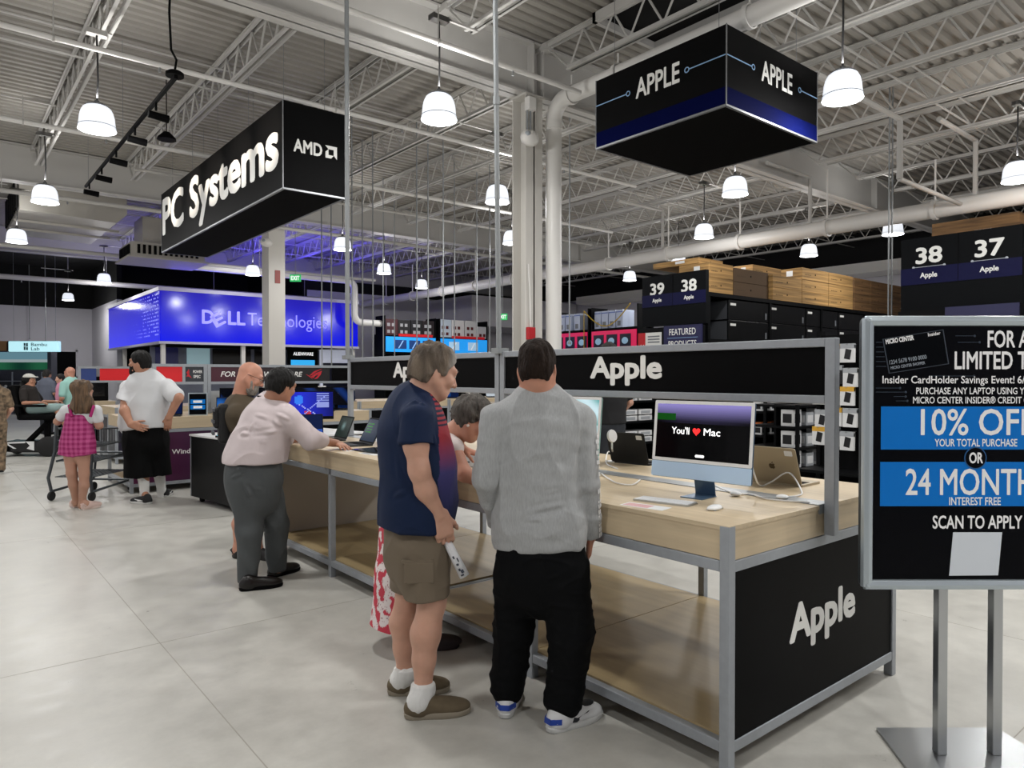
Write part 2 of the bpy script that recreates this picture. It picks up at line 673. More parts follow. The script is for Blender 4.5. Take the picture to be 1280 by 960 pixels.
for i in range(9):
    b.box(4.31, 22.15 + i * .15, 5.03, 4.345, 22.23 + i * .15, 5.28)
b.build('louvre', M_deep, t)

# ------------------------------------------------------------------ pendant lamps
M_bell = mat('glowing_prismatic_acrylic', '#f2f7ff', 0.3, emit=LAMP_GLOW)
_nt = M_bell.node_tree
_bb = _nt.nodes['Principled BSDF']
_tc = _nt.nodes.new('ShaderNodeTexCoord')
_wv = _nt.nodes.new('ShaderNodeTexWave')
_wv.wave_type = 'RINGS'
_wv.rings_direction = 'Z'
_wv.inputs['Scale'].default_value = 0.0
_sep = _nt.nodes.new('ShaderNodeSeparateXYZ')
_nt.links.new(_tc.outputs['Object'], _sep.inputs[0])
_at = _nt.nodes.new('ShaderNodeMath'); _at.operation = 'ARCTAN2'
_nt.links.new(_sep.outputs[0], _at.inputs[0]); _nt.links.new(_sep.outputs[1], _at.inputs[1])
_ml = _nt.nodes.new('ShaderNodeMath'); _ml.operation = 'MULTIPLY'; _ml.inputs[1].default_value = 48
_nt.links.new(_at.outputs[0], _ml.inputs[0])
_sn = _nt.nodes.new('ShaderNodeMath'); _sn.operation = 'SINE'
_nt.links.new(_ml.outputs[0], _sn.inputs[0])
_mr = _nt.nodes.new('ShaderNodeMapRange')
_mr.inputs[1].default_value, _mr.inputs[2].default_value, _mr.inputs[3].default_value, _mr.inputs[4].default_value = -1, 1, LAMP_GLOW * .70, LAMP_GLOW * 1.08
_nt.links.new(_sn.outputs[0], _mr.inputs[0])
_nt.links.new(_mr.outputs[0], _bb.inputs['Emission Strength'])
_nt.nodes.remove(_wv)
M_lampgrey = mat('lamp_band', '#9aa0a6', 0.4)
M_hous = mat('lamp_housing', '#6d6f70', 0.5)


def pendant(ceil=6.16):
    r = thing('pendant_lamp', 'lamp', 'lamp')
    b = MB().lathe([(.226, -.155), (.218, -.10), (.213, -.06), (.205, .02), (.19, .08), (.165, .13), (.13, .155)], n=40)
    b.build('bell_shade', M_bell, r, smooth=True, local=True)
    MB().lathe([(.0, -.162), (.15, -.162), (.222, -.156), (.227, -.152)], n=32).build('lens', mat('glowing_lens', '#fbfdff', .3, emit=6.0), r, smooth=True, local=True)
    MB().lathe([(.221, -.112), (.225, -.112), (.224, -.104), (.220, -.104)], n=32).build('band', M_lampgrey, r, local=True)
    MB().lathe([(0, .235), (.03, .235), (.035, .19), (.11, .185), (.14, .165), (.132, .15), (0, .15)], n=24).build('housing', M_hous, r, smooth=True, local=True)
    cpts = [(.0, 0, .23), (.015, .01, .5), (.01, 0, .8), (0, 0, ceil - 5.0)]
    MB().tube(cpts, .012, 6).build('cord', mat('black_cord', '#1a1a1b', .6), r, local=True)
    for nm, z, rx, wt in (('downlight', -.175, 0, LAMP_W * .62), ('uplight', .27, math.pi, LAMP_W * .20)):
        ld = bpy.data.lights.new(nm, 'AREA')
        ld.shape = 'DISK'
        ld.size = .42 if rx == 0 else .2
        ld.energy = wt
        ld.color = (1.0, .99, .97)
        lo = bpy.data.objects.new(nm, ld)
        C.objects.link(lo)
        lo.location = (0, 0, z)
        lo.rotation_euler = (rx, 0, 0)
        lo.parent = r
    ld = bpy.data.lights.new('glow', 'POINT')
    ld.energy = LAMP_W * .55
    ld.color = (1.0, .99, .97)
    ld.shadow_soft_size = .08
    lo = bpy.data.objects.new('glow', ld)
    C.objects.link(lo)
    lo.location = (0, 0, -.27)
    lo.parent = r
    return r


P0 = pendant()
LAMPS = [(1.73, 10.76, 'glowing bell pendant lamp beside the track light bar'), (1.69, 15.88, 'glowing bell pendant lamp in front of the boxy air duct'),
         (1.65, 21.03, 'small glowing bell lamp at the left edge below the air duct'), (5.02, 7.58, 'large glowing bell pendant lamp between the two hanging signs'),
         (8.25, 10.49, 'glowing bell pendant lamp just left of the white steel column'), (8.32, 4.01, 'largest glowing bell pendant lamp right of the square hanging sign'),
         (11.21, 7.34, 'glowing bell pendant lamp below the square hanging sign'), (14.11, 10.07, 'glowing bell lamp lower left of the one under the square sign'),
         (18.47, 9.8, 'small glowing bell lamp over the long cardboard box rack'), (17.17, 7.09, 'glowing bell lamp upper left of the big aisle sign'),
         (14.06, 3.83, 'glowing bell lamp cut by the right edge of the picture'), (8.26, 16.97, 'small glowing bell lamp under the long sign near end'),
         (11.19, 20.06, 'small glowing bell lamp right of the blue video wall top'), (14.12, 22.5, 'tiny glowing bell lamp by the far end of the thick pipe'),
         (8.08, 23.06, 'glowing bell lamp in front of the video wall left of the boxed column'), (4.72, 28.25, 'small glowing bell lamp above the video wall left corner'),
         (4.62, 35.83, 'tiny glowing bell lamp against the black wall at the far left'), (11.1, 13.53, 'glowing bell lamp half hidden behind the white steel column'),
         (17.04, 13.05, 'small glowing bell lamp above the small aisle sign'), (18.48, 16.19, 'tiny glowing bell lamp left of the small aisle sign')]
for x, y in ((5.0, 1.2), (1.7, 4.4), (1.7, -2.0), (-1.5, 7.6), (-1.5, 1.2), (5.0, -5.2), (8.3, -2.4), (11.2, .9), (-4.6, 10.8), (-4.6, 4.4), (-1.5, 13.9), (-4.6, 18), (-1.5, 21), (6.6, -1.4), (8.3, .3)):  # final pair added off the lamp grid to brighten the right-hand floor
    LAMPS.append((x, y, None))
for i, (x, y, lb) in enumerate(LAMPS):
    o = P0 if i == 0 else copy_tree(P0)
    o.location = (x, y, 5.0)
    jx = min(JX, key=lambda q: abs(q - x)) - x
    bb = MB()
    bb.box(-.12, -.06, 1.09, .12, .06, 1.155)
    bb.box(min(0, jx) - .06, -.02, 1.14, max(0, jx) + .06, .02, 1.165)
    if y > 30 or (y > 19.3 and 1.6 < x < 4.3):
        bb.box(-.02, -.02, 1.16, .02, .02, 1.76)
    bb.build('ceiling_bracket', M_pipe2, o, local=True)
    o['label'] = lb or 'bell pendant lamp hanging outside the photographed view'
    o['group'] = 'bell pendant lamps' if lb else 'bell pendant lamps out of view'

# emergency light heads and alarms on the columns
def emergency(x, y, z, label):
    t = thing('emergency_light', label, 'emergency light', (x, y, z))
    MB().sphere((x, y, z), .2, 20, 12, (.8, .55, .62)).build('housing', M_pipe, t, smooth=True)
    MB().sphere((x - .09, y - .06, z + .03), .045, 12, 8).build('lens', M_lampgrey, t, smooth=True)
    MB().tube([(x, y + .1, z), (x + .06, y + .14, z)], .04, 8).build('bracket', M_pipe, t)


emergency(6.99, 8.10, 5.17, 'round white emergency light on the steel column')
emergency(6.95, 18.8, 5.15, 'round white emergency light on the boxed column')
t = thing('fire_alarm', 'small red fire alarm box low on the steel column', 'alarm', (7.05, 8.2, 2.25))
MB().box(7.03, 8.165, 2.15, 7.17, 8.235, 2.34).build('housing', mat('alarm_red', '#b3121c', .4), t, bevel=.01)
MB().box(7.05, 8.16, 1.9, 7.15, 8.235, 2.13).build('back_box', M_pipe, t, bevel=.01)
MB().tube([(7.1, 8.2, 2.34), (7.08, 8.2, 2.9), (7.05, 8.2, 3.3)], .01, 6).build('conduit', M_pipe, t)
t = thing('junction_box', 'small white junction box with two conduits high on the column', 'box', (7.05, 8.2, 5.8))
MB().box(7.0, 8.12, 5.62, 7.14, 8.235, 5.82).build('box_body', M_pipe, t, bevel=.01)
for s in (0, .06):
    MB().tube([(7.03 + s, 8.2, 5.62), (7.03 + s, 8.2, 5.3)], .016, 6).build('conduit', mat('grey_conduit', '#8d9193', .5, .1), t)
t = thing('caution_plate', 'small red warning plate on the boxed column', 'plate', (7.1, 18.9, 4.3))
MB().box(7.22, 18.885, 4.1, 7.36, 18.9, 4.45).build('plate', mat('dull_red', '#8c2c22', .5), t)

# vertical power conduits dropping from the joists to the display tables
M_cond = mat('grey_conduit', '#8d9193', .5, .1)
t = thing('power_pole', 'grey steel conduit pole dropping to the far end of the nearer table row', 'pole', (3.228, 6.5, 1.75))
MB().tube([(3.2, 6.47, 6.76), (3.2, 6.47, 1.76)], .022, 10).build('conduit', M_cond, t, smooth=True)
MB().box(3.16, 6.43, 1.76, 3.26, 6.51, 1.80).build('foot_plate', M_cond, t)
t = thing('power_pole', 'grey steel conduit pole dropping to the joint between the two display tables', 'pole', (3.228, 4.05, 1.75))
MB().tube([(3.19, 4.12, 6.76), (3.2, 4.08, 3.6), (3.2, 4.05, 1.76)], .019, 10).build('conduit', M_cond, t, smooth=True)
MB().lathe([(.02, -.03), (.025, -.03), (.025, .03), (.02, .03)], (3.2, 4.08, 3.6), 10).build('coupling', M_cond, t)
MB().box(3.16, 4.01, 1.76, 3.26, 4.09, 1.80).build('foot_plate', M_cond, t)
PX = [(402, 14.5), (414, 14.6), (440, 13.9), (453, 15.5), (466, 15.0), (479, 18.5), (493, 18.5), (521, 14.4), (535, 14.4), (554, 14.4), (568, 17.0), (596, 18.0),
      (612, 17.0), (693, 13.6), (712, 13.6), (56, 30), (36, 33), (1111, 12.6), (1115, 12.6)]
for i, (px, d) in enumerate(PX):
    p = at(px, 300, d)
    zb = 1.76 if i < 13 or i > 14 else 2.2
    if i in (15, 16):
        zb = 3.3 if i == 16 else 2.7
    t = thing('power_pole', 'thin grey conduit %s' % (['third', 'fourth', 'fifth', 'sixth', 'seventh', 'eighth', 'ninth', 'tenth', 'eleventh', 'twelfth', 'thirteenth', 'fourteenth', 'fifteenth', 'sixteenth', 'seventeenth', 'eighteenth', 'nineteenth', 'twentieth', 'twenty-first', 'twenty-second'][{15: 0, 16: 0}.get(i, i)] + ' from the left between long sign and column' if i < 13 else
              ['just right of the drain pipe', 'second right of the drain pipe', 'with an end cap at the far left wall', 'above the small lit shop sign', 'left of a close pair before the large aisle sign', 'right of a close pair before the large aisle sign'][i - 13]), 'pole', (p.x, p.y, zb), group='thin ceiling conduits')
    MB().tube([(p.x, p.y, 6.76), (p.x, p.y, zb)], .014, 8).build('conduit', M_cond, t, smooth=True)
    MB().lathe([(.0, -.0), (.035, 0), (.03, .05), (0, .05)], (p.x, p.y, zb), 10).build('end_cap', M_cond, t)
# ================================================================== HANGING SIGNS
M_signblk = mat('satin_black_sign', '#0a0a0b', 0.6, spec=0.06)
M_signund = mat('black_sign_underside', '#020202', 0.9, spec=0.1)
M_blueband = mat('dark_blue_sign_band', '#050b3a', 0.8, spec=.03)
M_line = mat('pale_blue_line', '#8fb4dc', 0.4)
M_edge = mat('sign_edge_aluminium', '#8d8f92', 0.4, .6)


def hanging_box(name, label, x0, y0, z0, x1, y1, z1, cables):
    t = thing(name, label, 'sign', ((x0 + x1) / 2, (y0 + y1) / 2, z0))
    MB().box(x0, y0, z0 + .012, x1, y1, z1).build('box_body', M_signblk, t)
    b = MB()
    b.box(x0 + .03, y0 + .03, z0, x1 - .03, y1 - .03, z0 + .012)
    b.build('underside', M_signund, t)
    b = MB()
    e = .03
    for (xa, ya, xb, yb) in ((x0 - .004, y0 - .004, x1 + .004, y0 + e), (x0 - .004, y1 - e, x1 + .004, y1 + .004), (x0 - .004, y0 + e, x0 + e, y1 - e), (x1 - e, y0 + e, x1 + .004, y1 - e)):
        b.box(xa, ya, z0 - .004, xb, yb, z0 + .018)
    for xx, yy in ((x0, y0), (x1, y0), (x0, y1), (x1, y1)):
        b.box(xx - .006, yy - .006, z0 + .018, xx + .006, yy + .006, z1 + .006)
    b.build('edge_trim', M_edge, t)
    for cx, cy in cables:
        MB().tube([(cx, cy, z1), (cx, cy, 6.7)], .004, 5).build('cable', M_edge, t)
        MB().lathe([(0, .05), (.02, .04), (.02, 0), (0, 0)], (cx, cy, z1), 8).build('eyelet', M_deep, t)
    return t


def circ_line(b, o, u, up, n, x0, x1, y, r, side):
    """a thin rule ending in a small ring, like a circuit trace"""
    o, u, up, n = Vector(o), Vector(u), Vector(up), Vector(n)
    a, c = (x0, x1 - r) if side > 0 else (x0 + r, x1)
    b.prism([(a, y - .006), (c, y - .006), (c, y + .006), (a, y + .006)], o, u, up, n * .004)
    cx = x1 if side > 0 else x0
    k = 20
    for i in range(k):
        a0, a1 = 2 * math.pi * i / k, 2 * math.pi * (i + 1) / k
        b.prism([(cx + r * math.cos(a0), y + r * math.sin(a0)), (cx + r * math.cos(a1), y + r * math.sin(a1)),
                 (cx + (r - .012) * math.cos(a1), y + (r - .012) * math.sin(a1)), (cx + (r - .012) * math.cos(a0), y + (r - .012) * math.sin(a0))], o, u, up, n * .004)


# square department sign
ax0, ay0, az0, ax1, ay1, az1 = 6.85, 4.6, 4.6, 8.86, 6.59, 5.5
t = hanging_box('hanging_sign', 'big square black hanging sign with blue lower band reading APPLE twice', ax0, ay0, az0, ax1, ay1, az1, [(7.0, 4.8), (8.7, 4.8), (7.0, 6.4), (8.7, 6.4), (7.85, 4.8)])
b = MB()
zb = az0 + .02
b.box(ax0 - .003, ay0 - .003, zb, ax1 + .003, ay1 + .003, az0 + .21)
b.build('lower_band', M_blueband, t)
b = MB()
oz = az1 - .335
circ_line(b, (ax0 - .002, ay1, oz), -YA, ZA, -XA, 0, ay1 - 6.03, 0, .035, 1)
circ_line(b, (ax0 - .002, ay1, oz), -YA, ZA, -XA, ay1 - 5.13, ay1 - ay0, 0, .035, -1)
circ_line(b, (ax0, ay0 - .002, oz), XA, ZA, -YA, 0, 7.38 - ax0, 0, .035, 1)
circ_line(b, (ax0, ay0 - .002, oz), XA, ZA, -YA, 8.42 - ax0, ax1 - ax0, 0, .035, -1)
b.build('circuit_line', M_line, t)
letters('lettering', 'APPLE', 1, M_letter, (ax0 - .001, 5.57, oz - .10), -YA, ZA, t, cap=.235, fit=.66, bold=.02)
letters('lettering', 'APPLE', 1, M_letter, (7.9, ay0 - .001, oz - .10), XA, ZA, t, cap=.235, fit=.68, bold=.02)

# long department sign
px0, py0, pz0, px1, py1, pz1 = 3.66, 9.28, 4.1, 4.56, 15.70, 5.28
t = hanging_box('hanging_sign', 'long black hanging sign reading PC Systems lit from the track lights', px0, py0, pz0, px1, py1, pz1, [(3.8, 9.6), (4.4, 9.6), (3.8, 12.5), (4.4, 12.5), (3.8, 15.4), (4.4, 15.4), (3.8, 11), (3.8, 14)])
letters('lettering', 'PC Systems', 1, M_letter, (px0 - .001, 12.52, 4.46), -YA, ZA, t, cap=.66, fit=6.1, bold=.035)
letters('lettering', 'AMD', 1, M_letter, (4.01, py0 - .001, 4.63), XA, ZA, t, cap=.165, fit=.40, bold=.03)
# arrow mark made of an angular frame and a corner block
b = MB()
o, u = (4.26, py0 - .001, 4.625), XA
s_ = .175
for poly in ([(0, 1), (1, 1), (1, 0), (.72, .28), (.72, .72), (.28, .72)], [(.02, .02), (.02, .5), (.27, .72), (.27, .27), (.72, .27), (.5, .02)]):
    b.prism([(x * s_, y * s_) for x, y in poly], o, u, ZA, (0, -.003, 0))
b.build('arrow_mark', M_letter, t)

# track light bar aimed at the long sign
t = thing('track_light', 'black track light bar with five small spot heads beside the long sign', 'track light', (2.25, 12, 5.1))
MB().box(2.23, 8.95, 5.08, 2.27, 15.2, 5.12).build('track', M_deep, t)
MB().lathe([(0, 0), (.10, 0), (.10, .04), (.07, .06), (0, .06)], (2.25, 9.0, 5.12), 20).build('canopy', M_deep, t)
MB().tube([(2.25, 9.0, 5.18), (2.27, 9.0, 5.32), (2.2, 8.95, 5.4), (2.17, 8.9, 5.8), (2.2, 8.9, 6.6)], .013, 6).build('cord', M_deep, t)
for y in (11.9, 14.9):
    MB().tube([(2.25, y, 5.12), (2.25, y, 6.6)], .004, 5).build('cable', M_edge, t)
for i, y in enumerate((9.9, 11.1, 12.4, 13.6, 14.8)):
    hd = MB()
    hd.tube([(2.25, y, 5.08), (2.25, y, 4.98)], .015, 6)
    hd.tube([(2.16, y, 4.92), (2.40, y, 4.90)], [.045, .05], 12)
    h = hd.build('spot_head', M_deep, t)
    if i in (0, 1, 2, 3, 4):
        ld = bpy.data.lights.new('spot_beam', 'SPOT')
        ld.energy = 80
        ld.spot_size = math.radians(52)
        ld.spot_blend = .8
        ld.color = (1, .86, .72)
        ld.shadow_soft_size = .04
        lo = bpy.data.objects.new('spot_beam', ld)
        C.objects.link(lo)
        lo.location = (2.44, y, 4.9)
        lo.rotation_euler = (Vector((3.66, y - .1, 4.95)) - Vector((2.44, y, 4.9))).to_track_quat('-Z', 'Y').to_euler()
        adopt(lo, h)
t = thing('hanging_dome', 'small black half dome hanging left of the long sign', 'speaker', (3.1, 12.93, 5.55))  # plain black half dome on a cable
MB().lathe([(0, .09), (.05, .09), (.14, .0), (.15, -.04), (0, -.04)], (3.1, 12.93, 5.6), 20).build('dome_body', M_deep, t, smooth=True)
MB().tube([(3.1, 12.93, 5.69), (3.1, 12.93, 6.6)], .008, 6).build('cable', M_deep, t)

# ================================================================== DISPLAY TABLES
M_oak = mat('pale_oak_laminate', '#cab798', 0.42, noise=(3.0, .09, (14, .6, 14)), spec=.4)
M_oak_e = mat('pale_oak_end', '#cab798', 0.42, noise=(3.0, .09, (.6, 14, 14)), spec=.4)
M_shelf = mat('oak_shelf_board', '#a8946f', 0.4, noise=(2.0, .10, (8, .6, 8)))
M_greige = mat('greige_panel', '#bdb5aa', 0.6)
M_trough = mat('grey_cable_trough', '#9b9fa2', 0.35, .4)


def display_table(label, y0, y1, ends, cat='table'):
    """open aluminium framed counter, X 2.44..3.99, in the walkway; ends = (near panel, far panel)"""
    x0, x1 = 2.44, 3.99
    t = thing('display_table', label, cat, ((x0 + x1) / 2, (y0 + y1) / 2, 0))
    p = .045
    ym = (y0 + y1) / 2
    for x in (x0, x1 - p):
        for i, y in enumerate((y0, ym - p / 2, y1 - p)):
            MB().box(x, y, 0.0, x + p, y + p, 0.9985 if i != 1 else .815).build('leg', M_frame, t, bevel=.003)
    b = MB()
    for z0, z1 in ((.812, .857), (.085, .13)):
        for x in (x0, x1 - p):
            b.box(x + .002, y0 + p, z0, x + p - .002, ym - p / 2, z1)
            b.box(x + .002, ym + p / 2, z0, x + p - .002, y1 - p, z1)
        for y in (y0, y1 - p):
            b.box(x0 + p, y + .002, z0, x1 - p, y + p - .002, z1)
        b.box(x0 + p, ym - .015, z0, x1 - p, ym + .015, z1)
    b.build('rail', M_frame, t, bevel=.003)
    MB().box(x0 + .006, y0 + p, .86, x0 + .026, y1 - p, .982).build('fascia', M_oak, t)
    MB().box(x1 - .026, y0 + p, .86, x1 - .006, y1 - p, .982).build('fascia', M_oak, t)
    MB().box(x0 + p, y0 + .006, .86, x1 - p, y0 + .026, .982).build('end_fascia', M_oak_e, t)
    MB().box(x0 + p, y1 - .026, .86, x1 - p, y1 - .006, .982).build('end_fascia', M_oak_e, t)
    s = MB()
    s.box(x0 + .001, y0 + .001, .982, 3.16, y1 - .001, 1.0)
    s.box(3.28, y0 + .001, .982, x1 - .001, y1 - .001, 1.0)
    s.build('tabletop', M_oak, t)
    MB().box(3.16, y0 + .004, .96, 3.28, y1 - .004, 1.004).build('cable_trough', M_trough, t)
    sh = MB()
    sh.box(x0 + p - .005, y0 + p, .118, x1 - p, ym - .003, .14)
    sh.box(x0 + p - .005, ym + .003, .118, x1 - p, y1 - p, .14)
    sh.build('shelf', M_shelf, t)
    for end, on in zip((y0 + .008, y1 - .028), ends):
        if on:
            MB().box(x0 + p, end, .13, x1 - p, end + .01, .812).build('end_panel', M_black if end < ym else M_greige, t)
            MB().box(x0 + p, end + .01, .13, x1 - p, end + .02, .812).build('end_panel', M_greige if end < ym else M_black, t)
    return t


TY0, TYM, TY1 = 1.618, 4.045, 6.47
ta = display_table('nearest oak topped counter with black end panel lettered Apple', TY0, TYM - .002, (True, False))
tb = display_table('farther oak topped counter joined behind the nearest one', TYM + .002, TY1, (False, True))
letters('lettering', 'Apple', 1, M_letter, (3.22, TY0 + .0075, .425), XA, ZA, ta, cap=.155, fit=.60, bold=.035)
MB().lathe([(0, 0), (.012, 0), (.012, .003), (0, .003)], (3.22, TY0 - .02, .885), 12, 'y').build('cable_grommet', M_deep, ta)


def header_sign(label, y0, y1, near_drop):
    t = thing('header_sign', label, 'sign', (3.22, (y0 + y1) / 2, 1.0))
    xc, w_ = 3.22, .022
    zt, zb = 1.775, 1.468
    for i, y in enumerate((y0, y1 - .05)):
        zlow = .862 if (i == 0 and near_drop) else 1.005
        MB().box(xc - w_, y, zlow, xc + w_, y + .05, zt).build('post', M_frame, t, bevel=.004)
    for z0, z1 in ((zt - .042, zt), (zb, zb + .04)):
        MB().box(xc - w_ + .001, y0 + .05, z0, xc + w_ - .001, y1 - .05, z1).build('rail', M_frame, t, bevel=.004)
    MB().box(xc - .008, y0 + .05, zb + .04, xc + .008, y1 - .05, zt - .042).build('sign_panel', M_black, t)
    yc = (y0 + y1) / 2
    letters('lettering', 'Apple', 1, M_letter, (xc - .008, yc + .05, 1.588), -YA, ZA, t, cap=.125, fit=.55, bold=.035)
    letters('lettering', 'Apple', 1, M_letter, (xc + .008, yc, 1.588), YA, ZA, t, cap=.125, fit=.55, bold=.035)
    return t


header_sign('nearer grey framed black header sign reading Apple in full view', TY0 - .05, TYM - .005, True)
header_sign('farther grey framed black header sign reading Apple partly hidden by the man', TYM + .005, TY1, False)

# ================================================================== DEVICES
def screen_mat(glow):
    m = mat('glowing_screen_%.2f' % glow, '#000000', 0.12, spec=.1, emit=glow, vcol=True)
    b = m.node_tree.nodes['Principled BSDF']
    for l in list(m.node_tree.links):
        if l.to_socket == b.inputs['Base Color']:
            m.node_tree.links.remove(l)
    b.inputs['Base Color'].default_value = (.002, .002, .002, 1)
    return m


def grid_screen(name, w_, h_, fn, parent, M=None, nx=40, nz=28, glow=1.0, mname=None):
    """flat screen picture in local XZ (facing -Y) with its colours from fn(u, v)"""
    vs, fs = [], []
    for j in range(nz + 1):
        for i in range(nx + 1):
            p = Vector((w_ * (i / nx - .5), 0, h_ * j / nz))
            vs.append(M @ p if M is not None else p)
    for j in range(nz):
        for i in range(nx):
            a = j * (nx + 1) + i
            fs.append((a, a + 1, a + nx + 2, a + nx + 1))
    me = bpy.data.meshes.new(name)
    me.from_pydata([tuple(v) for v in vs], [], fs)
    ca = me.color_attributes.new('dye', 'FLOAT_COLOR', 'CORNER')
    cols = []
    for p in me.polygons:
        j, i = divmod(p.index, nx)
        c = fn((i + .5) / nx, (j + .5) / nz)
        cols += list(c[:3]) + [1.0]
        cols += (list(c[:3]) + [1.0]) * 3
    ca.data.foreach_set('color', cols)
    me.materials.append(screen_mat(glow))
    o = bpy.data.objects.new(name, me)
    C.objects.link(o)
    return adopt(o, parent, True)


def L3(h):
    return lin(h)[:3]


def mixc(a, b, t):
    t = max(0, min(1, t))
    return tuple(x + (y - x) * t for x, y in zip(a, b))


def rrect(w_, h_, r, n=4):
    pts = []
    for cx, cy, a in ((w_ / 2 - r, h_ / 2 - r, 0), (-w_ / 2 + r, h_ / 2 - r, 90), (-w_ / 2 + r, -h_ / 2 + r, 180), (w_ / 2 - r, -h_ / 2 + r, 270)):
        for i in range(n + 1):
            an = math.radians(a + 90 * i / n)
            pts.append((cx + r * math.cos(an), cy + r * math.sin(an)))
    return pts


def desktop_computer(label, loc, rz, body, chin, fn, txt=True, tilt=6, W=.55):
    t = thing('desktop_computer', label, 'computer', loc, rz)
    H = .392
    T = Matrix.Translation((0, 0, .082)) @ Matrix.Rotation(-math.radians(tilt), 4, 'X')
    T3 = T.to_3x3()
    ux, uz, n = T3 @ XA, T3 @ ZA, T3 @ -YA
    o = T @ Vector((0, 0, H / 2))
    MB().prism(rrect(W, H, .012), o - n * .012, ux, uz, n * .012).build('display_body', body, t, local=True, bevel=.002)
    # white bezel, dark glass with its picture, coloured chin
    MB().prism(rrect(W - .002, H * .79, .008), o + uz * (H * .105), ux, uz, n * .0015).build('bezel', M_white, t, local=True)
    MB().prism(rrect(W - .002, H * .20, .006), o - uz * (H * .395), ux, uz, n * .0015).build('chin', chin, t, local=True)
    sw, sh_ = W - .036, H * .79 - .034
    M4 = Matrix.Translation(o + uz * (H * .105 - sh_ / 2) + n * .002) @ T3.to_4x4()
    sc = grid_screen('screen', sw, sh_, fn, t, M4, 56, 40, 1.0)
    if txt:
        q = M4 @ Vector((0, -.001, sh_ * .45))
        letters('screen_text', "You'll", 1, mat('screen_white', '#ffffff', .5, emit=1.0), q - ux * .165, ux, uz, sc, align='LEFT', cap=.034, fit=.10, bold=.008, depth=.0004, local=True)
        letters('screen_text', 'Mac', 1, mat('screen_white', '#ffffff', .5, emit=1.0), q + ux * .012, ux, uz, sc, align='LEFT', cap=.034, fit=.088, bold=.008, depth=.0004, local=True)
        hp = []
        for i in range(24):
            a = 2 * math.pi * i / 24
            hp.append((16 * math.sin(a) ** 3 * .00135, (13 * math.cos(a) - 5 * math.cos(2 * a) - 2 * math.cos(3 * a) - math.cos(4 * a)) * .00135))
        MB().prism(hp, q - ux * .025 + uz * .017, ux, uz, n * .0005).build('screen_heart', mat('screen_red', '#ff2a2a', .5, emit=.9), sc, local=True)
        MB().prism(rrect(.05, .013, .006), q - uz * .105, ux, uz, n * .0005).build('screen_button', mat('screen_white', '#ffffff', .5, emit=1.0), sc, local=True)
    s = MB()
    s.prism([(-.06, 0), (.06, 0), (.06, .005), (-.06, .005)], (0, -.07, 0), XA, ZA, (0, .14, 0))
    s.prism([(.068, .0), (.074, .004), (.03, .22), (.024, .22)], (-.055, 0, 0), YA, ZA, (.11, 0, 0))
    s.build('stand', body, t, local=True, bevel=.001)
    return t


M_blue = mat('pale_blue_aluminium', '#bdd8f4', 0.35, .0)
M_dblue = mat('slate_blue_aluminium', '#56718f', 0.35, .6)
M_teal = mat('pale_green_aluminium', '#a9d4d0', 0.35, .35)


def fn_mac(u, v):
    if u < .22 and .70 < v < .83:
        return L3('#0b4a12')
    if v > .66:
        return mixc((0.0, 0.0, 0.0), L3('#8d84c4'), (max(0, v - .68) / .3) ** 1.3 + .05 * math.sin(u * 3))
    return (0.0005, 0.0005, 0.0008)


def fn_teal(u, v):
    d = math.sin((u * 1.2 + v) * 9) * .5 + .5
    return mixc(L3('#cfe9f0'), L3('#2f9a96'), d if v > .45 else d * .3)


imac_p = at(867, 560, 3.47)
desktop_computer('pale blue all-in-one computer with black greeting screen on the near counter', (imac_p.x + .04, imac_p.y, 1.0), math.radians(-84), M_dblue, M_blue, fn_mac)
desktop_computer('green all-in-one computer with bright wallpaper beside the grey shirt man', (3.00, 3.17, 1.0), math.radians(-84), M_teal, M_teal, fn_teal, txt=False)


def apple_mark(o, ux, uz, n, s):
    """bitten fruit silhouette with its leaf"""
    b = MB()
    pts = [(0, .72), (.14, .78), (.30, .80), (.44, .74), (.52, .64), (.42, .52), (.40, .38), (.46, .26), (.55, .2), (.46, .02), (.34, -.12), (.22, -.18), (.08, -.13), (0, -.12), (-.08, -.13),
           (-.22, -.18), (-.36, -.1), (-.5, .1), (-.56, .34), (-.52, .58), (-.38, .76), (-.22, .8)]
    b.prism([(x * s, y * s) for x, y in pts], o, ux, uz, Vector(n) * .0006)
    b.prism([(x * s, y * s) for x, y in [(0, .86), (.02, 1.0), (.14, 1.14), (.26, 1.18), (.24, 1.02), (.14, .9)]], o, ux, uz, Vector(n) * .0006)
    return b


